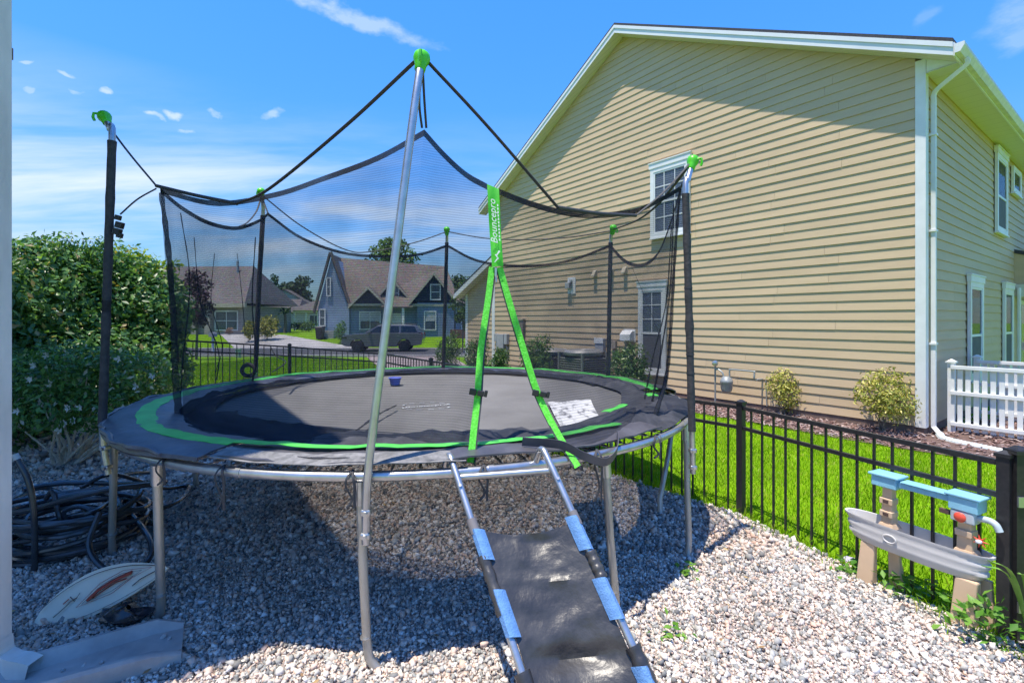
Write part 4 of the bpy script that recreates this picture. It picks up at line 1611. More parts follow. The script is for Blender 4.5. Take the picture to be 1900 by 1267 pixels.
mb = MB()
gbox(mb, -0.032, 0.032, -0.03, 0.03, -0.05, 0.935)
po = mb.build('gate_post', M_BLACKMETAL, gt)
mb = MB()
gbox(mb, -0.04, 0.04, -0.04, 0.04, 0.936, 0.955)
f = lambda s, o, z: g0 + gd * s + gn * o + Vector((0, 0, z))
mb.hexa([f(-.03, -.03, .956), f(.03, -.03, .956), f(.03, .03, .956), f(-.03, .03, .956), f(-.01, -.01, .975), f(.01, -.01, .975), f(.01, .01, .975), f(-.01, .01, .975)])
mb.build('cap', M_BLACKMETAL, po)
for (s0, s1, o) in ((0.045, 0.075, 0.0), (1.05, 1.08, 0.0)):
    mb = MB()
    gbox(mb, s0, s1, -0.015, 0.015, 0.05, 0.90)
    mb.build('stile', M_BLACKMETAL, gt)
for z_ in (0.06, 0.69, 0.865):
    mb = MB()
    gbox(mb, 0.076, 1.049, -0.0125, 0.0125, z_, z_ + 0.03)
    mb.build('rail', M_BLACKMETAL, gt)
for k in range(9):
    mb = MB()
    s = 0.17 + k * 0.098
    gbox(mb, s - .008, s + .008, -0.008, 0.008, 0.062, 0.893)
    mb.build('picket', M_BLACKMETAL, gt)
for z_ in (0.68, 0.16):
    mb = MB()
    gbox(mb, -0.034, 0.07, -0.042, -0.032, z_, z_ + 0.05)
    mb.build('hinge', M_GALV, gt)
# ------------------------------------------------------------------ trampoline
TC = Vector((-0.76, 4.42, 0))
RR = 2.08
ZR = 0.895
tramp = thing('trampoline', 'round trampoline with black safety net, green trimmed pad and galvanized frame', 'trampoline', TC)


def ring(deg, r, z):
    a = R(deg)
    r = r * 1.08
    return Vector((TC.x + r * math.cos(a), TC.y + r * math.sin(a), z))


# rail: twelve tube segments with swaged joints
for k in range(12):
    a0, a1 = -103 + k * 30, -103 + (k + 1) * 30
    mb = MB()
    mb.tube([ring(a0 + (a1 - a0) * j / 12, RR, ZR) for j in range(13)], [0.0245] * 12 + [0.0225], n=12)
    sg = mb.build('rail_segment', M_GALV, tramp, smooth=True)
    mb = MB()
    mb.tube([ring(a1 - .35, RR, ZR), ring(a1 + .35, RR, ZR)], 0.0275, n=12)
    mb.build('joint', M_GALV, sg, smooth=True)


# legs: (foot px, foot py) in the photo, rim angle
def leg(foot, ang, kick=0.10):
    p = ring(ang, RR, ZR - 0.02)
    f_ = Vector(foot)
    inward = (Vector((TC.x, TC.y, 0)) - Vector((f_.x, f_.y, 0))).normalized()
    tang = Vector((-inward.y, inward.x, 0))
    mb = MB()
    mb.tube([p, p.lerp(f_, .12)], 0.0285, n=10)
    mb.build('leg_socket', M_GALV, tramp, smooth=True)
    mb = MB()
    path_ = [p.lerp(f_, .10), p.lerp(f_, .5), f_ + Vector((0, 0, 0.13)), f_ + Vector((0, 0, .06)) + tang * kick * .12, f_ + Vector((0, 0, .015)) + tang * kick * .5, f_ + Vector((0, 0, -.02)) + tang * kick]
    mb.tube(path_, 0.0215, n=10)
    lg = mb.build('leg', M_GALV_DULL, tramp, smooth=True)
    mb = MB()
    q = p.lerp(f_, .82)
    mb.tube([q, q + (f_ - p).normalized() * 0.004], 0.0255, n=10)
    mb.build('seam', M_GALV, lg)


LEGS = [((-0.665, 2.20, 0), -88.2, -0.07), ((-1.865, 2.55, 0), 242.5, 0.06), ((0.555, 2.57, 0), -56, -0.05), ((1.205, 3.27, 0), -28.5, 0.05), ((1.225, 3.97, 0), -2, 0.05), ((-2.72, 3.26, 0), 214, 0.05)]
for an in (176, 152, 118, 92, 58, 32):
    LEGS.append((tuple(ring(an, RR + .02, 0)), an, .05))
for fpos, an, kk in LEGS:
    leg(fpos, an, kk)

# net poles: list of world points from the lower clamp to the tip
POLES = {
    'A': [W(679, 1008, 2.15), W(681, 900, 2.135), W(694, 780, 2.14), W(725, 540, 2.17), W(762, 250, 2.21), W(776, 150, 2.24), W(781, 118, 2.27)],
    'B': [W(200, 880, 3.12), W(190, 790, 3.12), W(198, 560, 3.12), W(208, 262, 3.12), W(204, 240, 3.14), W(196, 222, 3.18)],
    'C': [W(470, 735, 5.28), W(474, 690, 5.28), W(481, 520, 5.25), W(488, 400, 5.22), W(487, 372, 5.18), W(485, 360, 5.14)],
    'D': [W(821, 720, 6.42), W(822, 690, 6.42), W(826, 560, 6.4), W(829, 450, 6.38), W(829, 430, 6.32)],
    'E': [W(1127, 775, 5.45), W(1128, 740, 5.45), W(1131, 560, 5.45), W(1133, 450, 5.43), W(1137, 428, 5.38)],
    'F': [W(1286, 878, 3.19), W(1284, 800, 3.19), W(1279, 600, 3.2), W(1272, 360, 3.2), W(1276, 335, 3.22), W(1284, 305, 3.26)],
}
SLEEVE = {'B': (1, 3), 'C': (1, 3), 'D': (1, 3), 'E': (1, 3), 'F': (1, 3)}
CAPS = {}
for k, pts_ in POLES.items():
    mb = MB()
    pp = bez(pts_, 4)
    mb.tube(pp, 0.0195, n=10)
    po = mb.build('pole', M_GALV, tramp, smooth=True)
    if k in SLEEVE:
        i0, i1 = SLEEVE[k]
        seg = resample(pts_[i0:i1 + 1], 26)
        rad = [0.0245 + 0.0012 * math.sin(j * 2.3) + (0.0008 * math.sin(j * 5.1)) for j in range(26)]
        cut = 11 if k in 'BF' else 26
        mb = MB()
        mb.tube(seg[:cut + 1], rad[:cut + 1], n=12)
        mb.build('foam_sleeve', M_FOAM, tramp, smooth=True)
        if cut < 26:
            mb = MB()
            mb.tube(seg[cut - 1:], [x + (.006 if j == 1 and k == 'F' else 0) for j, x in enumerate(rad[cut - 1:])], n=12)
            mb.build('foam_sleeve', M_FOAM, tramp, smooth=True)
            for zi in (6, 8, 15):
                q = seg[zi]
                mb = MB()
                mb.tube([q, q + (seg[zi + 1] - q).normalized() * .010], .0268, n=12)
                mb.build('tie_band', M_STRAP, tramp)
    # clamp plates and bolts
    for j in (0.15, 0.55):
        q = pts_[0].lerp(pts_[1], j)
        mb = MB()
        mb.box(q, (0.046, 0.046, 0.03))
        cl = mb.build('clamp', M_GALV, tramp, bevel=0.008)
        mb = MB()
        mb.tube([q + Vector((0, -.034, 0)), q + Vector((0, -.024, 0))], .010, n=6)
        mb.build('bolt', M_GALV, cl)
    # green cap: rounded knob with a hook
    tip = pts_[-1]
    dr = (pts_[-1] - pts_[-2]).normalized()
    m3 = dr.to_track_quat('Z', 'Y').to_matrix()
    mb = MB()
    mb.lathe([(.022, -.045), (.026, -.04), (.028, -.01), (.032, .0), (.038, .015), (.041, .03), (.038, .047), (.026, .06), (.010, .066)], tip, 14, m3)
    cp = mb.build('pole_cap', M_GREEN, tramp, smooth=True)
    out = (tip - Vector((TC.x, TC.y, tip.z))).normalized()
    sdv = out.cross(Vector((0, 0, 1)))
    mb = MB()
    hk = tip + out * 0.03
    mb.tube([hk + Vector((0, 0, .03)), hk + out * .03 + Vector((0, 0, .028)), hk + out * .034 + Vector((0, 0, .0)), hk + out * .026 + Vector((0, 0, -.02))], .009, n=7)
    mb.build('hook', M_GREEN, cp, smooth=True)
    CAPS[k] = tip

# straps strung between the poles
STRAPS = [
    [W(777, 108, 2.28), W(640, 235, 2.50), W(500, 350, 2.82), W(440, 378, 2.98)], [W(440, 378, 2.98), W(365, 363, 3.12), W(290, 345, 3.24)], [W(290, 345, 3.24), W(240, 285, 3.21), W(188, 216, 3.18)],
    [W(787, 108, 2.28), W(905, 235, 2.45), W(1035, 385, 2.70)], [W(1035, 385, 2.70), W(1110, 396, 2.90), W(1180, 400, 3.10)], [W(1180, 400, 3.10), W(1232, 356, 3.18), W(1285, 298, 3.26)],
    [W(223, 398, 3.12), W(255, 370, 3.17), W(290, 350, 3.24)],
    [W(488, 364, 5.16), W(560, 420, 5.4), W(640, 463, 5.7), W(690, 467, 5.9), W(770, 450, 6.2), W(829, 430, 6.32)],
    [W(830, 430, 6.32), W(900, 442, 6.2), W(980, 445, 6.0), W(1060, 440, 5.7), W(1137, 428, 5.38)],
    [W(1138, 426, 5.38), W(1180, 410, 4.7), W(1215, 385, 4.1), W(1250, 345, 3.6), W(1284, 300, 3.27)],
    [W(484, 368, 5.15), W(476, 392, 5.0), W(460, 412, 4.7), W(445, 420, 4.3)],
    [W(784, 118, 2.29), W(787, 180, 2.36), W(791, 238, 2.44)], [W(781, 120, 2.29), W(778, 190, 2.37), W(783, 238, 2.44)],
    [W(1280, 312, 3.25), W(1272, 330, 3.28), W(1262, 350, 3.32)],
    [W(486, 365, 5.14), W(492, 382, 5.1), W(497, 395, 5.05)],
]
for i, s in enumerate(STRAPS):
    mb = MB()
    r_ = 0.0115 if i < 6 else (0.012 if i in (7, 8, 9) else 0.009)
    if i in (11, 12):
        r_ = 0.006
    pth = bez(s, 8) if len(s) > 2 else s
    mb.tube(pth, r_, n=8, flat=0.55 if i not in (1, 4) else 1.0)
    mb.build('strap', M_STRAP, tramp, smooth=True)
# plastic ratchet on the left pole
mb = MB()
for (px, py, s) in ((219, 404, .02), (222, 418, .026), (218, 430, .026), (222, 437, .02)):
    mb.box(W(px, py, 3.10), (s * 1.7, s * 1.2, s * 1.6), Matrix.Rotation(R(15), 3, 'Y'))
mb.build('strap_buckle', M_BLACKPL, tramp, bevel=0.004)

# ---- net
nA, nB, nC, nD, nE, nF = W(787, 242, 2.45), W(297, 350, 3.26), W(497, 395, 5.05), W(830, 454, 6.25), W(1133, 454, 5.30), W(1263, 346, 3.32)
RB, ZB = 1.71, 0.965


def coons(top, bot, left, right, nu, nv, ripple=0.012, seed=0, fold=None):
    top, bot = resample(top, nu), resample(bot, nu)
    left, right = resample(left, nv), resample(right, nv)
    rows = []
    for j in range(nv):
        v = j / (nv - 1)
        r = []
        for i in range(nu):
            u = i / (nu - 1)
            p = left[j] * (1 - u) + right[j] * u + top[i] * (1 - v) + bot[i] * v
            p = p - (top[0] * (1 - u) * (1 - v) + top[-1] * u * (1 - v) + bot[0] * (1 - u) * v + bot[-1] * u * v)
            e = 4 * v * (1 - v) * min(1, 6 * u * (1 - u))
            nz_ = mnoise.noise(Vector((p.x * 2.2 + seed, p.y * 2.2, p.z * 0.7)))
            cdir = Vector((p.x - TC.x, p.y - TC.y, 0))
            cdir.normalize()
            p = p + cdir * (nz_ * ripple * 3 * e - 0.03 * e)
            r.append(p)
        rows.append(r)
    return rows


def arc(d0, d1, r, z, n=14):
    return [ring(d0 + (d1 - d0) * i / (n - 1), r, z + 0.012 * math.sin(i * 2.1)) for i in range(n)]


def sag(pts_px):
    return bez([W(*p) for p in pts_px], 8)


TAPE_L = bez([W(913, 496, 2.60), W(905, 560, 2.565), W(892, 650, 2.50), W(886, 735, 2.43), W(879, 800, 2.36), W(873, 858, 2.30)], 6)
TAPE_R = bez([W(927, 496, 2.60), W(945, 560, 2.59), W(975, 660, 2.57), W(1000, 735, 2.54), W(1035, 805, 2.47), W(1072, 866, 2.38)], 6)
BAN_L = [W(904, 343, 2.64), W(908, 420, 2.62), W(913, 496, 2.60)]
BAN_R = [W(926, 352, 2.64), W(929, 420, 2.62), W(934, 494, 2.60)]
topAB = sag([(787, 242, 2.45), (700, 290, 2.60), (600, 328, 2.75), (510, 358, 2.90), (400, 374, 3.08), (297, 350, 3.26)])
topBC = sag([(297, 350, 3.26), (340, 385, 3.6), (390, 412, 4.0), (440, 421, 4.45), (480, 408, 4.85), (497, 395, 5.05)])
topCD = sag([(497, 395, 5.05), (560, 440, 5.35), (640, 468, 5.65), (720, 474, 5.9), (780, 470, 6.1), (830, 454, 6.25)])
topDE = sag([(830, 454, 6.25), (880, 480, 6.1), (940, 491, 5.9), (1010, 490, 5.7), (1070, 478, 5.5), (1133, 454, 5.30)])
topEF = sag([(1133, 454, 5.30), (1160, 482, 4.95), (1190, 490, 4.5), (1220, 470, 4.0), (1245, 410, 3.6), (1263, 346, 3.32)])
topAG = sag([(787, 242, 2.45), (825, 285, 2.51), (865, 322, 2.58), (904, 345, 2.64)])
topGF = sag([(926, 353, 2.64), (975, 372, 2.72), (1035, 389, 2.82), (1100, 397, 2.95), (1180, 388, 3.12), (1230, 365, 3.24), (1263, 346, 3.32)])
lA = [nA, W(770, 420, 2.42), ring(-87, RB, ZB)]
lB = [nB, W(306, 480, 3.28), ring(208, 1.74, ZB)]
lC = [nC, W(492, 520, 5.1), ring(151, RB, ZB)]
lD = [nD, ring(92, RB + .03, 1.6), ring(92, RB, ZB)]
lE = [nE, ring(32, RB + .03, 1.6), ring(32, RB, ZB)]
lF = [nF, W(1252, 500, 3.3), W(1243, 640, 3.28), W(1236, 730, 3.30)]
botF = W(1236, 745, 3.28)
NETS = [
    coons(topAB, arc(-87, -152, RB, ZB), lA, lB, 34, 26, 0.010, 1),
    coons(topBC, arc(208, 151, RB, ZB), lB, lC, 26, 22, 0.018, 2),
    coons(topCD, arc(151, 92, RB, ZB), lC, lD, 26, 20, 0.016, 3),
    coons(topDE, arc(92, 32, RB, ZB), lD, lE, 26, 20, 0.016, 4),
    coons(topEF, arc(32, -26, RB, ZB), lE, lF, 26, 22, 0.020, 5),
    coons(topAG, [ring(-87, RB, ZB), ring(-82, 1.80, ZB), ring(-77, 1.90, ZB - .01), TAPE_L[-1]], lA, BAN_L + TAPE_L[1:], 20, 26, 0.008, 6),
    coons(topGF, [TAPE_R[-1], ring(-52, 2.02, ZB), ring(-42, 1.92, ZB + .01), ring(-33, 1.82, ZB), lF[-1]], BAN_R + TAPE_R[1:], lF, 28, 26, 0.012, 7),
]
for rows in NETS:
    mb = MB()
    mb.grid(rows)
    nt_ = mb.build('net_panel', M_NET, tramp, smooth=True)
    # woven hem along the top edge
    mb = MB()
    top_ = rows[0]
    hem = [[p + Vector((0, 0, 0.004)) for p in top_], [p + (q - p).normalized() * 0.030 for p, q in zip(rows[0], rows[2])]]
    mb.sheet(hem, 0.002)
    mb.build('net_hem', M_NETBAND, nt_)
# gathered vertical folds of net near the left, left-back and right corners
FOLDS = [([W(299, 358, 3.27), W(313, 470, 3.3), W(322, 600, 3.33), W(326, 700, 3.36), W(333, 775, 3.38)], .016, .030), ([W(335, 395, 3.5), W(352, 520, 3.55), W(340, 660, 3.55), W(335, 730, 3.5)], .004, .007),
         ([W(360, 440, 3.8), W(372, 560, 3.8), W(405, 650, 3.75), W(402, 705, 3.7)], .003, .006), ([W(398, 470, 4.2), W(392, 560, 4.1), W(412, 640, 4.1), W(400, 690, 4.0)], .003, .004),
         ([W(474, 440, 5.0), W(468, 560, 5.0), W(475, 660, 5.0), W(468, 710, 5.0)], .006, .012), ([W(440, 470, 4.6), W(448, 540, 4.6), W(455, 620, 4.7)], .003, .004),
         ([W(1262, 350, 3.32), W(1252, 480, 3.31), W(1244, 620, 3.3), W(1236, 700, 3.29), W(1216, 770, 3.2)], .008, .016), ([W(1246, 420, 3.4), W(1236, 560, 3.4), W(1212, 660, 3.4), W(1196, 740, 3.3)], .004, .006),
         ([W(1250, 380, 3.36), W(1243, 540, 3.35), W(1222, 680, 3.35), W(1210, 745, 3.3)], .004, .008), ([W(1170, 490, 4.8), W(1200, 560, 4.5), W(1226, 640, 4.2), W(1215, 720, 4.0)], .002, .004)]
FOLDS += [([G(338, 778, .945), G(400, 808, .95), G(480, 828, .95), G(560, 838, .955), G(640, 812, .95), G(700, 770, .94), G(735, 752, .93)], .010, .008),
          ([G(350, 790, .95), G(440, 826, .955), G(530, 846, .96), G(640, 850, .965), G(760, 846, .965)], .012, .006), ([G(560, 820, .94), G(620, 808, .94), G(700, 812, .94)], .005, .003),
          ([G(345, 770, .94), G(400, 745, .94), G(460, 722, .945), G(500, 705, .95)], .014, .010), ([G(700, 838, .955), G(770, 822, .955), G(830, 818, .96), G(866, 842, .965)], .008, .005)]
for fp, r0, r1 in FOLDS:
    mb = MB()
    q = bez(fp, 8)
    n_ = len(q)
    mb.tube(q, [r0 + (r1 - r0) * j / (n_ - 1) + .25 * r0 * math.sin(j * 1.9) for j in range(n_)], n=8, flat=.6)
    mb.build('net_fold', M_NETFOLD, tramp, smooth=True)

# ---- mat with stitched print
def mat_z(x, y):
    return 0.915 - 0.035 * (1 - ((x - TC.x) ** 2 + (y - TC.y) ** 2) / 1.88 ** 2)


RM, SPW, WID, HGT = 1.87, 0.0085, 0.0046, 0.0034
wv, wf = [], []
nst = int(2 * RM / SPW)
for ax2 in (0, 1):
    for k in range(nst + 1):
        t0 = -RM + k * SPW
        L = math.sqrt(max(RM * RM - t0 * t0, 0))
        if L < .02:
            continue
        base = len(wv)
        ns = 7
        for i in range(ns):
            s_ = -L + 2 * L * i / (ns - 1)
            for dw, dh in ((-.5, -.5), (.5, -.5), (.5, .5), (-.5, .5)):
                x, y = (s_, t0 + dw * WID) if ax2 == 0 else (t0 + dw * WID, s_)
                wv.append((TC.x + x, TC.y + y, mat_z(TC.x + x, TC.y + y) + dh * HGT - ax2 * .0012))
        for i in range(ns - 1):
            b0, b1 = base + i * 4, base + (i + 1) * 4
            for j in range(4):
                wf.append((b0 + j, b0 + (j + 1) % 4, b1 + (j + 1) % 4, b1 + j))
jm = arr_obj('bounce_mat', np.array(wv), np.array(wf), M_MAT, tramp)
mb = MB()
mb.sheet([[ring(360 * j / 96, r, .917) for j in range(96)] for r in (1.70, 1.745)], .005, wrap=True)
mb.build('mat_hem', M_STRAP, jm, smooth=True)
M_PRINT = mat('white_print', (0.60, 0.61, 0.60), 0.7, col2=(0.30, 0.31, 0.32), nscale=50, ndetail=5)
mb = MB()
cen = Vector((-0.715, 4.0, 0.8885))
for k in range(14):
    a = 2 * math.pi * k / 14 + .1
    c = cen + Vector((math.cos(a) * .205, math.sin(a) * .165, 0))
    if abs(math.sin(a)) < .1:
        continue
    mb.box(c, (.046, .014, .003), Matrix.Rotation(0 if abs(math.cos(a)) < .8 else a + math.pi / 2, 3, 'Z'))
mb.build('print_ring', M_PRINT, jm)


def text_mesh(name, body, size, shear, material, parent, fn, bold=0.0):
    cu = bpy.data.curves.new(name, 'FONT')
    cu.body = body
    cu.size = size
    cu.shear = shear
    cu.offset = bold
    cu.align_x = 'CENTER'
    cu.align_y = 'CENTER'
    cu.resolution_u = 2
    tmp = bpy.data.objects.new(name, cu)
    C.objects.link(tmp)
    dg = bpy.context.evaluated_depsgraph_get()
    me = bpy.data.meshes.new_from_object(tmp.evaluated_get(dg))
    vs = [fn(v.co.x, v.co.y) for v in me.vertices]
    fs = [tuple(p.vertices) for p in me.polygons]
    bpy.data.objects.remove(tmp)
    bpy.data.curves.remove(cu)
    mb = MB()
    mb.add(vs, fs)
    return mb.build(name, material, parent)


ca, sa = math.cos(R(24)), math.sin(R(24))
text_mesh('print_lettering', 'Bouncepro', 0.082, 0.3, M_PRINT, jm, lambda x, y: cen + Vector((x * ca - y * sa, x * sa + y * ca, 0.002)), 0.002)
# silver sheet sewn on the mat
qd = [G(1016, 746, .925), G(1096, 741, .925), G(1126, 806, .925), G(1052, 815, .925)]
rows = []
for j in range(10):
    v = j / 9
    r = []
    for i in range(10):
        u = i / 9
        p = (qd[0] * (1 - u) + qd[1] * u) * (1 - v) + (qd[3] * (1 - u) + qd[2] * u) * v
        r.append(p + Vector((0, 0, .014 * mnoise.noise(Vector((u * 6, v * 2.5 - u * 4, 3))))))
    rows.append(r)
mb = MB()
mb.sheet([list(reversed(r)) for r in rows], 0.003)
mb.build('silver_patch', mat('silver_patch_cloth', (0.66, 0.66, 0.66), 0.5, col2=(0.16, 0.16, 0.17), nscale=7, ndetail=6, thr=(.50, .64), bump=.5, bscale=14, stretch=(2.5, .8, 1)), tramp, smooth=True)

# ---- springs along the open right and front stretch
spring = None
for k in range(46):
    deg = -112 + k * 3.4
    p0, p1 = ring(deg, 1.76, .915), ring(deg, RR - .012, ZR + .012)
    if spring is None:
        mb = MB()
        L = (p1 - p0).length
        pr_ = []
        nseg = 16
        for i in range(nseg + 1):
            zc_ = L * (.12 + .74 * i / nseg)
            pr_.append((.0095 if i % 2 else .0065, zc_))
        mb.lathe([(.003, 0), (.003, L * .11)] + pr_ + [(.003, L * .88), (.003, L)], (TC.x, TC.y, 0), 6)
        spring = mb.build('spring', M_GALV, tramp, smooth=False)
        tgt = spring
    else:
        tgt = share('spring', spring, tramp, (0, 0, 0))
    tgt.location = p0 - TC
    tgt.rotation_euler = (p1 - p0).to_track_quat('Z', 'Y').to_euler()

# ---- pad: outer skirt, body, green stripe


def pad_rows(d0, d1, n, prof, wav=1.0, seed=0.0):
    rows = []
    for (r, z) in prof:
        row = []
        for i in range(n):
            dg = d0 + (d1 - d0) * i / (n - 1)
            nz_ = mnoise.noise(Vector((dg * .11 + seed, r * 3, 1.7))) * .014 * wav + mnoise.noise(Vector((dg * .45 + seed, r * 7, 5))) * .006 * wav
            if r > 2.07 and z < .95 and dg > 238:
                z2 = z + (.952 - z) * min((dg - 238) / 14.0, 1.0)
            else:
                z2 = z
            row.append(ring(dg, r + nz_ * .3, z2 + nz_ * .8))
        rows.append(row)
    return rows


PAD1 = [(1.72, .935), (1.80, .955), (1.88, .965), (1.98, .968), (2.06, .962), (2.10, .953), (2.122, .940), (2.126, .926), (2.116, .914)]
mb = MB()
mb.sheet(pad_rows(2, 252, 150, PAD1), 0.008)
mb.build('pad', M_PAD, tramp, smooth=True)
PAD2 = [(1.74, .935), (1.82, .955), (1.92, .962), (2.00, .958), (2.05, .948), (2.085, .94)]
mb = MB()
mb.sheet(pad_rows(252.2, 318, 60, PAD2, 1.5, 4), 0.008)
mb.build('pad', M_PAD, tramp, smooth=True)
mb = MB()
mb.sheet(pad_rows(253, 284, 40, [(1.995, .972), (2.03, .966), (2.065, .958), (2.098, .944)], 1.3, 8), 0.004)
mb.build('sunlit_pad_edge', M_PADEDGE, tramp, smooth=True)  # sunlit stretch of the front pad edge, painted as a paler grey strip
# creased roll on the outer left edge
mb = MB()
mb.tube([ring(d, 2.125 + .008 * math.sin(d * .9), .952 + .008 * math.sin(d * .37)) for d in np.linspace(150, 246, 70)], [.013 + .004 * math.sin(i * .7) for i in range(70)], n=7)
mb.build('pad_piping', M_PAD, tramp, smooth=True)


def green_rows(d0, d1, n, r0, r1, wob_, dz=0.006):
    ra, rb = [], []
    rm = []
    for i in range(n):
        dg = d0 + (d1 - d0) * i / (n - 1)
        w_ = wob_ * mnoise.noise(Vector((dg * .22, 2.2, 0)))
        nz1 = mnoise.noise(Vector((dg * .11, 1.9 * 3, 1.7))) * .014 + mnoise.noise(Vector((dg * .45, 1.9 * 7, 5))) * .006
        ra.append(ring(dg, r0 + w_, .965 + dz + nz1))
        rm.append(ring(dg, (r0 + r1) / 2 + w_ * .8, .972 + dz + nz1))
        rb.append(ring(dg, r1 + w_ * .7, .970 + dz + nz1))
    return [ra, rm, rb]


mb = MB()
mb.sheet(green_rows(5, 252, 170, 1.875, 1.975, .018), 0.003)
mb.build('green_stripe', M_PADGREEN, tramp, smooth=True)
mb = MB()
mb.sheet(green_rows(252.4, 312, 60, 1.885, 1.955, .03, .012), 0.003)
mb.build('green_stripe', M_PADGREEN, tramp, smooth=True)
for (d0, d1, r0, r1) in ((-40, -31, 1.66, 1.72), (-16, -11, 1.78, 1.86), (-3, 3, 1.86, 1.92)):
    mb = MB()
    mb.sheet(green_rows(d0, d1, 10, r0, r1, .03, .02), 0.003)
    mb.build('green_stripe', M_PADGREEN, tramp, smooth=True)


# crumpled net and pad lying inside the rim: lumpy strips
def lump(d0, d1, n, r0, r1, h, seed, material, name, base=.93):
    rows = []
    m_ = 7
    for j in range(m_):
        v = j / (m_ - 1)
        row = []
        for i in range(n):
            u = i / (n - 1)
            dg = d0 + (d1 - d0) * u
            e = math.sin(math.pi * v) * (math.sin(math.pi * u) ** .5 if 0 < u < 1 else 0)
            nz_ = mnoise.noise(Vector((dg * .16 + seed, v * 2.2, seed))) + .5 * mnoise.noise(Vector((dg * .5 + seed, v * 5, seed)))
            rr_ = r0 + (r1 - r0) * v + .05 * mnoise.noise(Vector((dg * .08, seed, v)))
            row.append(ring(dg, rr_, base + e * h * (1 + .9 * nz_) + .004))
        rows.append(row)
    mb = MB()
    mb.sheet(rows, 0.004)
    return mb.build(name, material, tramp, smooth=True)


M_CRUMPLE = mat('crumpled_black_net', (0.022, 0.024, 0.032), 0.75, col2=(0.050, 0.052, 0.062), nscale=9, ndetail=7, bump=.9, bscale=22, thr=(.45, .7))
lump(150, 262, 90, 1.57, 1.77, .05, 3.3, M_NETFOLD, 'bunched_net')
lump(214, 268, 60, 1.42, 1.62, .035, 9.1, M_NETFOLD, 'bunched_net', .925)
lump(258, 300, 50, 1.52, 1.84, .05, 5.7, M_CRUMPLE, 'bunched_net')
lump(300, 356, 70, 1.62, 2.03, .055, 12.3, M_CRUMPLE, 'crumpled_pad')
lump(318, 352, 50, 1.92, 2.08, .03, 2.3, M_CRUMPLE, 'crumpled_pad', .925)
lump(-6, 40, 60, 1.62, 1.86, .05, 15.3, M_CRUMPLE, 'crumpled_pad')
lump(20, 150, 90, 1.60, 1.76, .03, 18.0, M_NETFOLD, 'bunched_net')
# loop of pad hem hanging over the rail by the ladder
mb = MB()
hang = bez([ring(-68, 2.0, .97), ring(-63.5, 2.08, .955), ring(-61, 2.14, .90), ring(-58, 2.16, .86), ring(-55.5, 2.14, .90), ring(-53, 2.06, .955)], 6)
mb.sheet([hang, [p + Vector((.004, -.012, .045)) for p in hang]], .004)
mb.build('hanging_hem', M_PAD, tramp, smooth=True)


# ---- entrance: banner, tapes, zip, buckles
def ribbon(path, width, th, name, material, side=None, parent=tramp):
    P = [Vector(p) for p in path]
    L_, Rr = [], []
    for i, p in enumerate(P):
        t = (P[min(i + 1, len(P) - 1)] - P[max(i - 1, 0)]).normalized()
        view = Vector((-p.x * .25 + .15, -1, 0)).normalized()
        s = t.cross(view).normalized()
        L_.append(p - s * width / 2)
        Rr.append(p + s * width / 2)
    mb = MB()
    mb.sheet([L_, Rr], th)
    return mb.build(name, material, parent, smooth=False)


ribbon(resample(TAPE_L, 40), 0.034, .003, 'zip_tape', M_GREENCLOTH)
ribbon(resample(TAPE_R, 40), 0.034, .003, 'zip_tape', M_GREENCLOTH)
ribbon([p + Vector((.020, .002, 0)) for p in resample(TAPE_L, 40)], 0.008, .003, 'zip_edge', M_STRAP)
ribbon([p + Vector((-.020, .002, 0)) for p in resample(TAPE_R, 40)], 0.008, .003, 'zip_edge', M_STRAP)
rows = []
NB = 14
for j in range(NB):
    v = j / (NB - 1)
    l_ = resample(BAN_L, NB)[j]
    r_ = resample(BAN_R, NB)[j]
    rows.append([l_.lerp(r_, i / 4) + Vector((0, -.012 - .006 * math.sin(v * 9) - .004 * math.sin(i * 1.5 + v * 5), 0)) for i in range(5)])
mb = MB()
mb.sheet([list(reversed(r)) for r in rows], .003)
ban = mb.build('entrance_banner', mat('green_banner_cloth', (0.075, 0.56, 0.02), 0.5, col2=(0.05, 0.44, 0.015), nscale=9, bump=.4, bscale=18), tramp, smooth=True)
bc0, bc1 = (BAN_L[0] + BAN_R[0]) / 2, (BAN_L[2] + BAN_R[2]) / 2
ax = (bc0 - bc1).normalized()
sx_ = ((BAN_R[1] - BAN_L[1])).normalized()
bm_ = bc1.lerp(bc0, .55)
text_mesh('banner_lettering', 'Bouncepro', 0.058, 0.35, mat('banner_print_white', (.82, .84, .82), .5), ban, lambda x, y: bm_ + ax * x * .95 - sx_ * (y * .9 + .008) + Vector((0, -.030, 0)), 0.0)
mb = MB()
for k in range(11):
    c = bm_ + ax * (-.10 + k * .019) + sx_ * .020 + Vector((0, -.030, 0))
    mb.add([c - ax * .006 - sx_ * .004, c + ax * .006 - sx_ * .004, c + ax * .006 + sx_ * .003, c - ax * .006 + sx_ * .003], [(0, 1, 2, 3)])
mb.build('banner_small_print', MATS['banner_print_white'], ban)
mb = MB()
sw0 = bm_ - ax * .175 + Vector((0, -.0305, 0))
for (x, y, l, w_, an) in ((0, .006, .034, .010, 35), (-.018, .000, .030, .009, -30), (-.036, -.004, .034, .008, 40)):
    a = R(an)
    u_ = ax * math.cos(a) + sx_ * math.sin(a)
    n_ = ax * -math.sin(a) + sx_ * math.cos(a)
    c = sw0 + ax * x + sx_ * y
    mb.add([c - u_ * l / 2 - n_ * w_ * .2, c + u_ * l / 2 - n_ * w_ * .5, c + u_ * l / 2 + n_ * w_ * .5, c - u_ * l / 2 + n_ * w_ * .2], [(0, 1, 2, 3)])
mb.build('banner_swoosh', MATS['banner_print_white'], ban)
mb = MB()
mb.box(W(920, 505, 2.585), (.012, .01, .045))
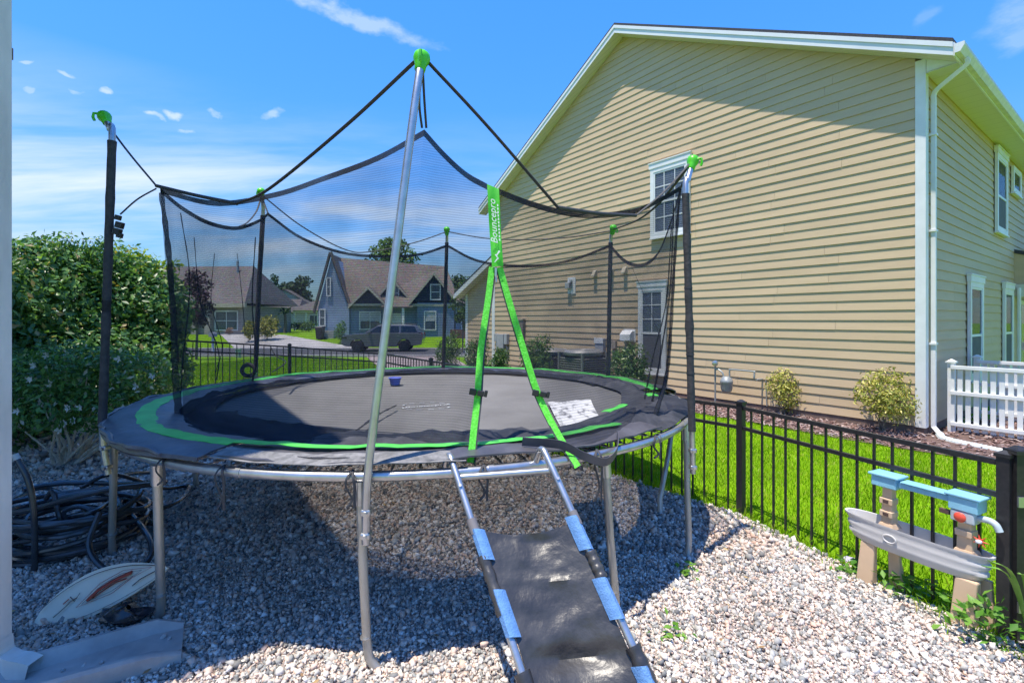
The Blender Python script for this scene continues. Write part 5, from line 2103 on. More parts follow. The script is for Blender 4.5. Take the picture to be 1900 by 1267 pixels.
mb.tube([W(920, 513, 2.58), W(921, 524, 2.575)], .004, n=6)
mb.build('zip_pull', M_GALV, tramp, bevel=.003)
for (px, py, d_) in ((884, 728, 2.42), (1000, 730, 2.53)):
    mb = MB()
    c = W(px, py, d_)
    mb.box(c + Vector((-.018, 0, .003)), (.035, .02, .032), Matrix.Rotation(R(12), 3, 'Y'))
    mb.box(c + Vector((.022, -.004, -.004)), (.034, .018, .028), Matrix.Rotation(R(12), 3, 'Y'))
    mb.box(c + Vector((.048, -.004, -.006)), (.016, .014, .034), Matrix.Rotation(R(12), 3, 'Y'))
    mb.build('buckle', M_BLACKPL, tramp, bevel=.004)

# dangling cord ends under the rail
for (px, py, ln) in ((412, 872, .14), (655, 880, .10), (304, 855, .07), (902, 868, .10), (1107, 862, .20), (1218, 800, .07)):
    d_ = None
    best = min(((abs((950 + FPX * ring(a, RR + .02, ZR).x / ring(a, RR + .02, ZR).y) - px), a) for a in range(200, 345)), key=lambda x: x[0])
    p = ring(best[1], RR + .026, ZR + .02)
    for s in (-1, 1):
        mb = MB()
        mb.tube(bez([p + Vector((0, .03, .01)), p + Vector((s * .012, -.01, -.01)), p + Vector((s * .02, -.012, -.05)), p + Vector((s * .005 + .012, -.008, -.05 - ln * .6)), p + Vector((s * .018, -.006, -.05 - ln))], 5), .006, n=6, flat=.5)
        mb.build('tie_cord', M_STRAP, tramp, smooth=True)
# foam ring left on the back rail
mb = MB()
c = W(461, 687, 5.15)
mb.tube([c + Vector((math.cos(a) * .07, 0, math.sin(a) * .06)) for a in np.linspace(0, 2 * math.pi, 17)[:-1]], .022, n=8, closed=True)
mb.build('foam_ring', M_FOAM, tramp, smooth=True)
mb = MB()
mb.tube(bez([W(505, 690, 5.0), W(530, 672, 5.1), W(512, 660, 5.2), W(500, 640, 5.25)], 6), .006, n=6)
mb.build('tie_cord', M_STRAP, tramp, smooth=True)
# ------------------------------------------------------------------ foliage
def leaves(P, N, size, aspect=0.42, fold=0.25, jit=0.7, droop=0.0):
    """P (n,3) leaf bases, N (n,3) preferred facing; returns verts (n*4), faces (n*2 tris)"""
    n = len(P)
    N = N + rng.normal(size=(n, 3)) * jit
    N /= np.linalg.norm(N, axis=1)[:, None] + 1e-9
    A = rng.normal(size=(n, 3))
    A[:, 2] -= droop
    A -= N * np.sum(A * N, 1)[:, None]
    A /= np.linalg.norm(A, axis=1)[:, None] + 1e-9
    B = np.cross(N, A)
    L = size * rng.uniform(0.6, 1.3, n)
    w = L * aspect
    p0 = P
    p2 = P + A * L[:, None]
    mid = P + A * (L * 0.48)[:, None] - N * (w * fold)[:, None]
    p1 = mid + B * (w / 2)[:, None]
    p3 = mid - B * (w / 2)[:, None]
    p1 = p1 + N * (w * fold)[:, None] * 1.6
    p3 = p3 + N * (w * fold)[:, None] * 1.6
    v = np.stack([p0, p1, p2, p3], 1).reshape(-1, 3)
    b = np.array([(0, 1, 2), (0, 2, 3)])
    f = (b[None] + (np.arange(n) * 4)[:, None, None]).reshape(-1, 3)
    return v, f


def lobes_points(lobes, n, shell=0.55, gap_scale=2.2, gap=0.15, seed=0.0, zmin=None):
    """points near the skin of a union of ellipsoid lobes [(cx,cy,cz,rx,ry,rz)]"""
    lb = np.array(lobes, float)
    vol = lb[:, 3] * lb[:, 4] + lb[:, 4] * lb[:, 5]
    out_p, out_n = [], []
    need = n
    while need > 0:
        m = int(need * 1.8) + 50
        k = rng.choice(len(lb), m, p=vol / vol.sum())
        d = rng.normal(size=(m, 3))
        d /= np.linalg.norm(d, axis=1)[:, None]
        r = shell + (1.08 - shell) * rng.random(m) ** 0.6
        p = lb[k, :3] + d * lb[k, 3:] * r[:, None]
        keep = np.ones(m, bool)
        for j in range(len(lb)):
            q = (p - lb[j, :3]) / lb[j, 3:]
            keep &= ~((np.sum(q * q, 1) < (shell * .92) ** 2) & (k != j))
        nz_ = np.array([mnoise.noise(Vector((a * gap_scale + seed, b * gap_scale, c * gap_scale))) for a, b, c in p])
        keep &= nz_ > -0.55 + gap * 1.5 * (r - .6)
        if zmin is not None:
            keep &= p[:, 2] > zmin
        nn = d / lb[k, 3:]
        nn /= np.linalg.norm(nn, axis=1)[:, None]
        out_p.append(p[keep])
        out_n.append(nn[keep])
        need -= keep.sum()
    return np.concatenate(out_p)[:n], np.concatenate(out_n)[:n]


def crown(parent, name, lobes, n, size, material, **kw):
    lk = {k: kw.pop(k) for k in list(kw) if k in ('aspect', 'fold', 'jit', 'droop')}
    P, N = lobes_points(lobes, n, **kw)
    v, f = leaves(P, N + np.array([0, 0, .35]), size, **lk)
    rr = rng.random(n)
    return arr_obj(name, v, f, material, parent, attrs={'rnd': np.repeat(rr, 2)})


def stems(parent, base, tips, r0, name='stem', material=None, wig=0.06, each=True):
    for tp in tips:
        b = Vector(base) + Vector((random.uniform(-.05, .05), random.uniform(-.05, .05), 0))
        tp = Vector(tp)
        mid = b.lerp(tp, .5) + Vector((random.uniform(-wig, wig), random.uniform(-wig, wig), 0))
        q = bez([b, b.lerp(mid, .5) + Vector((random.uniform(-wig, wig) * .5, 0, 0)), mid, tp], 3)
        mb = MB()
        mb.tube(q, [r0 * (1 - .75 * i / (len(q) - 1)) for i in range(len(q))], n=6)
        mb.build(name, material or M_WOOD, parent, smooth=True)


L_HEDGE = ramp_mat('hedge_leaf', [(0, (0.045, 0.12, 0.042)), (0.45, (0.085, 0.205, 0.058)), (0.80, (0.14, 0.29, 0.08)), (0.94, (0.20, 0.36, 0.09)), (0.965, (0.30, 0.26, 0.06)), (1, (0.45, 0.36, 0.22))], rough=0.38, trans=0.40, spec=0.5, tcol=(1.3, 1.3, .6))
L_GARD = ramp_mat('gardenia_leaf', [(0, (0.05, 0.125, 0.04)), (0.5, (0.105, 0.23, 0.055)), (0.86, (0.17, 0.33, 0.085)), (0.945, (0.22, 0.38, 0.10)), (0.955, (0.55, 0.54, 0.42)), (1, (0.62, 0.60, 0.50))], rough=0.35, trans=0.38, spec=0.5, tcol=(1.3, 1.3, .6))
L_LIME = ramp_mat('lime_leaf', [(0, (0.10, 0.22, 0.015)), (0.5, (0.20, 0.34, 0.02)), (0.9, (0.36, 0.44, 0.04)), (1, (0.45, 0.30, 0.05))], rough=0.45, trans=0.35, tcol=(1.2, 1.2, .6))
L_SHRUB = ramp_mat('shrub_leaf', [(0, (0.030, 0.075, 0.015)), (0.5, (0.065, 0.15, 0.025)), (0.85, (0.12, 0.22, 0.04)), (1, (0.26, 0.33, 0.09))], rough=0.35, trans=0.25, spec=0.5, tcol=(1.2, 1.2, .6))
L_YELLOW = ramp_mat('golden_leaf', [(0, (0.11, 0.16, 0.025)), (0.4, (0.28, 0.31, 0.05)), (0.75, (0.50, 0.47, 0.10)), (1, (0.70, 0.62, 0.24))], rough=0.45, trans=0.25, tcol=(1.2, 1.1, .6))
L_FAR = ramp_mat('far_tree_leaf', [(0, (0.016, 0.045, 0.016)), (0.6, (0.035, 0.085, 0.024)), (1, (0.075, 0.14, 0.04))], rough=0.6, trans=0.2)
L_FARLT = ramp_mat('far_light_leaf', [(0, (0.035, 0.085, 0.012)), (0.6, (0.075, 0.16, 0.02)), (1, (0.15, 0.25, 0.04))], rough=0.6, trans=0.25)
L_PURPLE = ramp_mat('purple_leaf', [(0, (0.035, 0.018, 0.024)), (0.6, (0.075, 0.034, 0.045)), (1, (0.14, 0.065, 0.07))], rough=0.6, trans=0.2)

# big hedge at the left
hb = W(130, 640, 7.2)
hedge = thing('hedge', 'tall dense dark green hedge behind the left net pole', 'hedge', (hb.x, hb.y, Tz(hb.x, hb.y)))
lobes = []
for (px, d, zt_, r) in ((-140, 5.4, 2.5, .95), (-40, 5.9, 2.55, .95), (55, 6.4, 2.60, .95), (120, 6.9, 2.58, .9), (185, 7.1, 2.52, .85), (240, 7.3, 2.50, .75), (268, 7.2, 2.25, .60), (258, 7.0, 1.55, .62), (284, 7.35, 1.35, .40), (220, 6.7, 1.5, .8), (150, 6.5, 1.6, .95), (70, 6.1, 1.6, 1.0), (-30, 5.6, 1.6, 1.0), (100, 6.5, .9, .9), (292, 7.5, 1.75, .34)):
    c = W(px, HOR, d)
    lobes.append((c.x, c.y, zt_ - r * .95, r, r, r))
crown(hedge, 'foliage', lobes, 34000, 0.088, L_HEDGE, shell=.72, gap_scale=1.8, gap=.0, zmin=0.15, aspect=.5)
crown(hedge, 'inner_foliage', [(a, b, c, d * .74, e * .74, f_ * .74) for a, b, c, d, e, f_ in lobes], 9000, 0.13, L_HEDGE, shell=.5, gap=.0, zmin=0.15, aspect=.6)
lobes2 = []
for k in range(34):
    px = random.uniform(25, 300)
    d = 6.1 + (px / 300) * 1.2
    c = W(px, HOR, d)
    lobes2.append((c.x + random.uniform(-.2, .2), c.y - random.uniform(-.1, .3), random.uniform(2.40, 2.66) - (0.25 if px > 250 else 0), .10, .10, .16))
crown(hedge, 'shoots', lobes2, 1700, 0.075, L_HEDGE, shell=.1)
c = W(232, 470, 7.4)
crown(hedge, 'young_growth', [(c.x, c.y, 2.52, .42, .35, .24), (c.x - .35, c.y, 2.42, .35, .3, .2), (c.x + .3, c.y, 2.35, .25, .3, .28), (c.x + .62, c.y, 2.45, .3, .1, .05)], 1500, 0.085, L_LIME, shell=.3)
c = W(290, 620, 7.55)
crown(hedge, 'sunlit_leaves', [(c.x + .08, c.y, 1.35, .30, .3, .60), (c.x - .02, c.y, .75, .34, .3, .4), (c.x + .10, c.y + .1, 2.0, .24, .25, .38)], 2600, 0.075, L_LIME, shell=.3)  # right edge of the hedge, sunlight put into the lime leaf colour
stems(hedge, (hb.x, hb.y, .05), [(hb.x + random.uniform(-1, 1), hb.y + random.uniform(-.4, .4), random.uniform(1.2, 1.9)) for _ in range(7)], .035)
# gardenia in front of it: bare stems below, leaves above
gb_ = G(118, 872)
gard = thing('gardenia_bush', 'leafy bush with white flowers and bare pale stems in front of the hedge', 'bush', (gb_.x, gb_.y, 0))
lobes = []
for (px, d, z_, rx, rz_) in ((70, 4.9, .98, .38, .30), (120, 5.0, 1.05, .42, .32), (180, 5.1, 1.02, .42, .30), (235, 5.3, .98, .40, .30), (272, 5.6, .85, .34, .32), (100, 4.8, .72, .34, .22), (205, 5.0, .66, .34, .22), (255, 5.4, .58, .30, .26), (40, 4.9, .75, .28, .22)):
    c = W(px, HOR, d)
    lobes.append((c.x, c.y, z_, rx, rx, rz_))
crown(gard, 'foliage', lobes, 9000, 0.062, L_GARD, shell=.5, gap=.3)
tips = []
for k in range(20):
    l = random.choice(lobes)
    tips.append((l[0] + random.uniform(-.2, .2), l[1] + random.uniform(-.15, .15), l[2] + random.uniform(-.1, .15)))
stems(gard, (gb_.x, gb_.y, -.02), tips, .020, wig=.14, material=mat('pale_bark', (.68, .60, .48), .9, col2=(.48, .41, .32), nscale=25))
M_PETAL = mat('white_petal', (.72, .72, .66), .6)
for k in range(26):
    l = random.choice(lobes[:6])
    dv = Vector((random.gauss(0, 1), -abs(random.gauss(0, 1)), random.gauss(0.2, .6))).normalized()
    c = Vector((l[0] + dv.x * l[3], l[1] + dv.y * l[4], l[2] + dv.z * l[5]))
    mb = MB()
    for j in range(6):
        a = j * math.pi / 3 + random.random()
        u_ = Vector((math.cos(a), -.35, math.sin(a)))
        s_ = Vector((-math.sin(a), 0, math.cos(a)))
        mb.add([c, c + u_ * .02 + s_ * .012, c + u_ * .042, c + u_ * .02 - s_ * .012], [(0, 1, 2, 3)])
    mb.build('flower', M_PETAL, gard)


def shrub(name, label, cat, x, y, r, zt_, material, n, leaf, group=None, low=0.12, sx=1.0):
    z0 = Tz(x, y)
    t = thing(name, label, cat, (x, y, z0), group)
    h = zt_ - z0
    lobes = []
    for k in range(9):
        a = k * 2.4
        rr_ = r * (.62 if k else .2)
        zc_ = z0 + h * (low + (1 - low) * (.32 + .40 * ((k * .618) % 1)))
        lobes.append((x + math.cos(a) * rr_ * .62 * sx, y + math.sin(a) * rr_ * .62, zc_, r * .52 * sx, r * .52, h * .30))
    lobes.append((x, y, z0 + h * .72, r * .62 * sx, r * .62, h * .27))
    crown(t, 'foliage', lobes, n, leaf, material, shell=.4, gap=.45, gap_scale=5)
    stems(t, (x, y, z0 - .02), [(x + random.uniform(-.5, .5) * r, y + random.uniform(-.4, .4) * r, z0 + h * random.uniform(.5, .85)) for _ in range(6)], .012, wig=.03)
    return t


GS = 'shrubs in the mulch bed of the tan house'
for (px, d, r, zt_, n, lb) in (
        (832, 14.3, .47, 1.24, 2600, 'round green shrub behind the back net pole, leftmost of the bed'),
        (884, 12.9, .42, 1.18, 2200, 'green shrub left of the green zip tape, second from the driveway'),
        (925, 11.7, .33, .93, 1600, 'low green shrub under the row of grey utility boxes'),
        (996, 11.2, .46, 1.24, 2600, 'tall green shrub left of the air conditioners'),
        (1166, 9.5, .50, 1.12, 3000, 'round green shrub right of the air conditioners, below the lower window')):
    c = W(px, HOR, d)
    shrub('green_shrub', lb, 'shrub', c.x, c.y, r, zt_, L_SHRUB, n, .075, GS)
shrub('golden_shrub', 'smaller yellow green shrub by the tan wall, right of the gas meter', 'shrub', 4.79, 8.44, .34, .77, L_YELLOW, 1500, .055, 'golden shrubs by the tan wall')
shrub('golden_shrub', 'larger yellow green shrub by the tan wall, near the corner downspout', 'shrub', 5.50, 7.08, .46, .86, L_YELLOW, 2400, .055, 'golden shrubs by the tan wall', low=.2)

# weeds along the fence near the gate
L_WEED = ramp_mat('weed_leaf', [(0, (0.05, 0.16, 0.015)), (0.6, (0.11, 0.27, 0.03)), (1, (0.22, 0.40, 0.07))], rough=0.45, trans=0.3, tcol=(1.2, 1.15, .6))
WEEDS = [('broad leaved green weed at the foot of the gate post', 2.36, 2.36, .15, .22, 90), ('green weed clump under the right leg of the play table', 2.40, 2.55, .13, .16, 80), ('green weed clump behind the grey play tub, by the fence', 2.28, 2.78, .12, .12, 60),
         ('small green weed at the left leg of the play table', 2.14, 3.02, .09, .06, 40), ('tiny green sprouts in the gravel right of the ladder', .80, 2.42, .07, .06, 14), ('low weed tuft in the gravel by the right trampoline leg', 1.10, 3.0, .10, .05, 16)]
for lb, x, y, r, h, n in WEEDS:
    t = thing('weed', lb, 'weed', (x, y, 0), 'weeds in the gravel')
    P = np.stack([x + rng.normal(size=n) * r * .55, y + rng.normal(size=n) * r * .45, rng.random(n) * h + .01], 1)
    v, f = leaves(P, np.tile(np.array([[0, -.2, 1.0]]), (n, 1)), .055, aspect=.5, jit=.5)
    arr_obj('foliage', v, f, L_WEED, t, attrs={'rnd': np.repeat(rng.random(n), 2)})
    stems(t, (x, y, 0), [(x + random.uniform(-r, r) * .6, y + random.uniform(-r, r) * .6, h * random.uniform(.5, 1)) for _ in range(4)], .003, material=L_WEED, wig=.02)
t = thing('leaning_weed', 'tall strappy green weed leaning out beside the gate post', 'weed', (2.50, 2.28, 0))
for tipx, tipy, tz in ((2.26, 2.28, .46), (2.36, 2.24, .42), (2.45, 2.16, .08), (2.52, 2.15, .12), (2.66, 2.26, .60), (2.60, 2.2, .30), (2.30, 2.35, .40)):
    b = Vector((2.50, 2.30, .02))
    tp = Vector((tipx, tipy, tz))
    pth = bez([b, b.lerp(tp, .45) + Vector((0, 0, .16)), tp], 6)
    mb = MB()
    n_ = len(pth)
    s_ = Vector((tp.y - b.y, b.x - tp.x, 0)).normalized() if (Vector((tp.x - b.x, tp.y - b.y, 0))).length > .01 else Vector((1, 0, 0))
    wv = [.013 * math.sin(math.pi * (i + .6) / (n_ + .2)) for i in range(n_)]
    mb.sheet([[p - s_ * w_ + Vector((0, 0, .004)) for p, w_ in zip(pth, wv)], pth, [p + s_ * w_ + Vector((0, 0, .004)) for p, w_ in zip(pth, wv)]], .001)
    mb.build('blade', mat('strap_leaf', (.13, .29, .035), .5, col2=(.24, .40, .08), nscale=10), t)

# ------------------------------------------------------------------ far side of the street
M_BRICK = mat('grey_brick', (.48, .42, .39), .9, col2=(.33, .28, .26), nscale=9, ndetail=8, bump=.4, bscale=20, stretch=(1, 1, 3))
M_SHIN = striped('grey_shingles', (.30, .27, .255), (.17, .155, .145), .16, axis=2, duty=.35, noise_amt=.3)
M_SHINB = striped('brown_shingles', (.34, .285, .245), (.19, .16, .135), .16, axis=2, duty=.35, noise_amt=.3)
M_SHINR = striped('red_shingles', (.36, .20, .165), (.22, .12, .10), .16, axis=2, duty=.35, noise_amt=.3)
M_BLUE = striped('blue_siding', (.36, .46, .62), (.17, .23, .34), .18, axis=2, duty=.22, noise_amt=.12)
M_BLUEBB = striped('blue_board', (.24, .32, .46), (.16, .22, .33), .30, axis=0, duty=.10, noise_amt=.12)
M_NAVY = striped('navy_shakes', (.030, .042, .085), (.018, .025, .05), .22, axis=2, duty=.2, noise_amt=.2)
M_CREAM = mat('cream_soffit', (.56, .50, .38), .7)
M_FGLASS = mat('far_dark_glass', (.045, .065, .09), .06, spec=.9, col2=(.10, .13, .17), nscale=1.2)
M_FBLIND = mat('far_blind', (.50, .52, .55), .6)


class Fr:
    """far-building frame: origin, yaw; x to the right, y away, z up"""
    def __init__(self, o, yaw=0.0):
        self.o = Vector(o)
        self.m = Matrix.Rotation(yaw, 3, 'Z')

    def __call__(self, x, y, z):
        return self.o + self.m @ Vector((x, y, z))


def fbox(mb, F, x0, x1, y0, y1, z0, z1):
    return mb.hexa([F(x0, y0, z0), F(x1, y0, z0), F(x1, y1, z0), F(x0, y1, z0), F(x0, y0, z1), F(x1, y0, z1), F(x1, y1, z1), F(x0, y1, z1)])


def far_window(F, par, x0, x1, z0, z1, y=0.0, cols=2, rows_=2, blind=False, label=None):
    mb = MB()
    fw = .10
    for (a, b, c, d) in ((x0 - fw, x0, z0 - fw, z1 + fw), (x1, x1 + fw, z0 - fw, z1 + fw), (x0, x1, z1, z1 + fw), (x0, x1, z0 - fw, z0)):
        fbox(mb, F, a, b, y - .08, y - .002, c, d)
    w_ = mb.build('window', M_WHITE, par, label=label)
    for i in range(cols):
        for j in range(rows_):
            xa, xb = x0 + (x1 - x0) * i / cols + .03, x0 + (x1 - x0) * (i + 1) / cols - .03
            za, zb = z0 + (z1 - z0) * j / rows_ + .03, z0 + (z1 - z0) * (j + 1) / rows_ - .03
            mb = MB()
            fbox(mb, F, xa, xb, y - .04, y - .003, za, zb)
            mb.build('pane', M_FBLIND if (blind and j == rows_ - 1) else M_FGLASS, w_)
    mb = MB()
    for i in range(1, cols):
        xm = x0 + (x1 - x0) * i / cols
        fbox(mb, F, xm - .03, xm + .03, y - .06, y - .003, z0, z1)
    for j in range(1, rows_):
        zm = z0 + (z1 - z0) * j / rows_
        for i in range(cols):
            xa, xb = x0 + (x1 - x0) * i / cols + .03, x0 + (x1 - x0) * (i + 1) / cols - .03
            fbox(mb, F, xa, xb, y - .06, y - .003, zm - .03, zm + .03)
    if cols > 1 or rows_ > 1:
        mb.build('mullion', M_WHITE, w_)
    return w_


def gable_roof(F, par, x0, x1, y0, y1, ze, zr, axis, material, name='roof', th=.16, over=.35):
    """axis 'x': ridge runs along x; 'y': ridge along y"""
    for s in (0, 1):
        mb = MB()
        if axis == 'x':
            ym = (y0 + y1) / 2
            sl = (zr - ze) / ((y1 - y0) / 2)
            ye = y0 - over if s == 0 else y1 + over
            p = [F(x0 - over, ye, ze - sl * over), F(x1 + over, ye, ze - sl * over), F(x1 + over, ym, zr), F(x0 - over, ym, zr)]
        else:
            xm = (x0 + x1) / 2
            sl = (zr - ze) / ((x1 - x0) / 2)
            xe = x0 - over if s == 0 else x1 + over
            p = [F(xe, y0 - over, ze - sl * over), F(xm, y0 - over, zr), F(xm, y1 + over, zr), F(xe, y1 + over, ze - sl * over)]
        mb.hexa(p + [q + Vector((0, 0, th)) for q in p])
        mb.build(name, material, par)


# brick house, left: long roof with its ridge along x, sloped hip at the right end
o = W(300, HOR, 46)
F = Fr((o.x, o.y, .30), R(-3))
bh = thing('brick_house', 'grey brick bungalow with long grey shingle roof, left across the street', 'house', F(0, 0, 0))
mb = MB()
fbox(mb, F, -9, 8.0, 0, 9, -.2, 2.75)
mb.build('wall', M_BRICK, bh)
mb = MB()
v = [F(-9.5, -.6, 2.95), F(8.6, -.6, 2.95), F(8.6, 9.6, 2.95), F(-9.5, 9.6, 2.95), F(-9.5, 4.5, 7.0), F(6.4, 4.5, 7.0)]
mb.add(v, [(0, 1, 5, 4), (1, 2, 5), (2, 3, 4, 5), (3, 0, 4), (3, 2, 1, 0)])
mb.build('roof', M_SHIN, bh)
mb = MB()
fbox(mb, F, -9.5, 8.6, -.62, -.3, 2.55, 2.94)
mb.build('fascia', M_CREAM, bh)
for x in (.4, 3.2, 4.55):
    mb = MB()
    fbox(mb, F, x, x + .55, -.45, -.02, -.2, 2.54)
    mb.build('porch_column', M_BRICK, bh)
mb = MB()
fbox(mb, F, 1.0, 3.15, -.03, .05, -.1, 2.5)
mb.build('porch_shade_panel', mat('porch_shade_paint', (.13, .11, .11), .8), bh)  # flat dark panel on the wall, its colour stands in for porch shade
mb = MB()
fbox(mb, F, 1.5, 2.3, -.10, -.032, -.05, 2.1)
dr_ = mb.build('front_door', mat('grey_door', (.34, .36, .38), .5), bh)
mb = MB()
fbox(mb, F, 1.65, 2.15, -.13, -.102, .5, 1.9)
mb.build('pane', M_FGLASS, dr_)
far_window(F, bh, 5.4, 7.5, .45, 2.15, -.01, 2, 2)
mb = MB()
fbox(mb, F, -9.2, 8.2, -1.2, -.7, -.25, -.02)
mb.build('brick_border', mat('red_brick_edge', (.36, .15, .10), .9), bh)
mb = MB()
mb.tube([F(5.2, 3.6, 6.0), F(5.2, 3.6, 7.4)], .12)
mb.build('vent_pipe', M_GREYBOX, bh)

# blue house
o = W(650, HOR, 43)
F = Fr((o.x, o.y, .28), R(4))
bl = thing('blue_house', 'blue house with steep brown shingle roof and navy gables across the street', 'house', F(0, 0, 0))
# left gable wall with steep roof
mb = MB()
zb = -.3
mb.prism([F(-3.0, .6, zb), F(-.05, -.25, zb), F(-.05, -.25, 2.5), F(-1.75, .2, 6.9), F(-3.0, .6, 2.5)], F.m @ Vector((0.8, 6.5, 0)))
mb.build('gable_wall', M_BLUE, bl)
far_window(Fr(F(-2.05, .24, 0), R(4) - .28), bl, 0, .28, 3.6, 5.1, -.02, 1, 2)
far_window(Fr(F(-2.75, .48, 0), R(4) - .28), bl, 0, .45, .9, 2.3, -.02, 1, 2)
mb = MB()
fbox(mb, F, 0, 9.2, 0, 8, zb, 2.7)
mb.build('wall', M_BLUEBB, bl)
# main roof: ridge along x
mb = MB()
v = [F(-.15, -.5, 2.55), F(9.8, -.5, 2.55), F(8.0, 4.5, 6.75), F(-1.75, 4.2, 7.35), F(-1.75, -.35, 7.35)]
mb.add([F(.05, -.55, 2.55), F(9.9, -.55, 2.6), F(8.2, 4.5, 6.75), F(-1.72, 3.2, 7.35), F(-1.72, -.35, 7.3), F(9.9, 9.5, 2.6), F(-.2, 9.5, 2.55), F(-1.7, 5.0, 7.35)],
       [(0, 1, 2, 3), (0, 3, 4), (1, 5, 2), (5, 6, 7, 2), (2, 7, 3)])
mb.build('roof', M_SHINB, bl)
mb = MB()
p = [F(-3.3, .35, 2.0), F(-1.75, -.05, 7.32), F(-1.75, .35, 7.32), F(-3.3, .75, 2.0)]
mb.hexa([q for q in p] + [q + Vector((-.12, 0, .16)) for q in p])
p = [F(.12, -.6, 2.4), F(-1.75, -.12, 7.32), F(-1.75, .3, 7.32), F(.12, -.2, 2.4)]
mb.hexa([q for q in p] + [q + Vector((.10, 0, .18)) for q in p])
mb.build('rake_trim', M_SHINB, bl)


def front_gable(x0, x1, ze, zr, y0, y1, win=None, nm='navy_gable'):
    mb = MB()
    xm = (x0 + x1) / 2
    mb.prism([F(x0, y0, ze), F(x1, y0, ze), F(xm, y0, zr)], F.m @ Vector((0, y1 - y0, 0)))
    g = mb.build(nm, M_NAVY, bl)
    for s, xe in ((0, x0), (1, x1)):
        mb = MB()
        k = (zr - ze) / (xm - x0)
        o_ = .35 * (-1 if s == 0 else 1)
        p = [F(xe + o_, y0 - .3, ze - k * .35), F(xm, y0 - .3, zr), F(xm, y1, zr), F(xe + o_, y1, ze - k * .35)]
        mb.hexa(p + [q + Vector((0, 0, .2)) for q in p])
        mb.build('dormer_roof', M_SHINB, bl)
        mb = MB()
        p = [F(xe + o_, y0 - .34, ze - k * .35 - .05), F(xm, y0 - .34, zr - .05), F(xm, y0 - .305, zr - .05), F(xe + o_, y0 - .305, ze - k * .35 - .05)]
        mb.hexa(p + [q + Vector((0, 0, .24)) for q in p])
        mb.build('rake_board', M_CREAM, g)
    if win:
        far_window(F, g, win[0], win[1], win[2], win[3], y0 - .02, 1, 2)


front_gable(.35, 3.15, 2.75, 4.15, -.5, 1.5)
front_gable(2.0, 5.3, 3.05, 4.95, .8, 3.8, (3.35, 4.1, 3.25, 4.45))
front_gable(5.6, 9.4, 3.05, 5.4, -.6, 4.2, (7.25, 8.0, 3.25, 4.5))
mb = MB()
fbox(mb, F, 6.0, 9.3, -.55, -.02, zb, 2.95)
mb.build('bay_wall', M_BLUEBB, bl)
far_window(F, bl, .9, 2.6, .6, 2.05, -.02, 2, 2, True)
far_window(F, bl, 6.7, 7.6, .55, 2.1, -.56, 1, 2, True)
mb = MB()
p = [F(9.4, -.5, zb), F(12.2, .9, zb), F(12.2, 8, zb), F(9.4, 8, zb)]
mb.hexa(p + [q + Vector((0, 0, 3.0)) for q in p])
mb.build('side_wall', M_BLUE, bl)
far_window(Fr(F(9.95, -.24, 0), R(4) + .46), bl, 0, .95, .5, 2.0, -.02, 1, 2, True)
mb = MB()
p = [F(9.3, -.9, 2.75), F(12.6, .8, 2.75), F(12.6, 4.5, 4.6), F(9.3, 4.5, 4.6)]
mb.hexa(p + [q + Vector((0, 0, .15)) for q in p])
mb.build('side_roof', M_SHINB, bl)
mb = MB()
p = [F(2.9, -1.1, 2.45), F(5.7, -1.1, 2.45), F(5.3, .75, 3.05), F(3.1, .75, 3.05)]
mb.hexa(p + [q + Vector((0, 0, .12)) for q in p])
mb.build('porch_roof', M_SHINB, bl)
for x in (3.2, 4.7):
    mb = MB()
    fbox(mb, F, x, x + .22, -1.0, -.8, zb, 2.44)
    mb.build('porch_post', M_WHITE, bl)
mb = MB()
fbox(mb, F, 3.6, 4.5, -.06, -.003, zb, 2.0)
mb.build('front_door', M_WHITE, bl)
for x0, x1 in ((-.02, 9.35),):
    mb = MB()
    fbox(mb, F, x0, x1, -.64, -.50, 2.62, 2.82)
    mb.build('fascia', M_CREAM, bl)
mb = MB()
fbox(mb, F, 9.0, 12.0, -1.7, -.9, zb, .55)
mb.build('brick_skirt', mat('dark_red_brick', (.16, .075, .06), .9), bl)
mb = MB()
fbox(mb, F, -2.6, -1.2, -.9, -.2, zb, .45)
mb.build('stone_step', M_CONC, bl)

# red roofed house between them, and a pale one behind
o = W(560, HOR, 72)
F = Fr((o.x, o.y, .4), 0)
rh = thing('red_roofed_house', 'pale house with reddish roof far between the brick and blue houses', 'house', F(0, 0, 0))
mb = MB()
fbox(mb, F, -5.5, 6, 0, 8, -.3, 2.6)
mb.build('wall', mat('pale_render', (.50, .50, .50), .8), rh)
mb = MB()
mb.add([F(-1.0, -.5, 2.5), F(7, -.5, 2.5), F(7, 8, 2.5), F(-1, 8, 2.5), F(3.5, 3.5, 5.2), F(5.5, 3.5, 5.2)], [(0, 1, 5, 4), (1, 2, 5), (2, 3, 4, 5), (3, 0, 4), (3, 2, 1, 0)])
mb.build('roof', M_SHINR, rh)
mb = MB()
mb.add([F(-6.5, -.3, 2.5), F(-.5, -.3, 2.5), F(-.5, 8, 2.5), F(-6.5, 8, 2.5), F(-4.5, 3.5, 4.6), F(-1.5, 3.5, 4.6)], [(0, 1, 5, 4), (1, 2, 5), (2, 3, 4, 5), (3, 0, 4), (3, 2, 1, 0)])
mb.build('roof', M_SHIN, rh)
far_window(F, rh, 1.2, 2.6, .5, 2.0, -.02, 2, 1)
mb = MB()
fbox(mb, F, 3.2, 4.4, -.1, -.02, -.2, 2.1)
mb.build('front_door', mat('red_door', (.30, .10, .08), .6), rh)
o = W(528, HOR, 84)
F = Fr((o.x, o.y, .4), R(10))
r2 = thing('far_blue_gable_house', 'far pale house with a small blue gable above the red roof', 'house', F(0, 0, 0))
mb = MB()
fbox(mb, F, -3.6, 3.6, 0, 7, -.3, 4.4)
mb.build('wall', mat('pale_blue_wall', (.32, .40, .50), .8), r2)
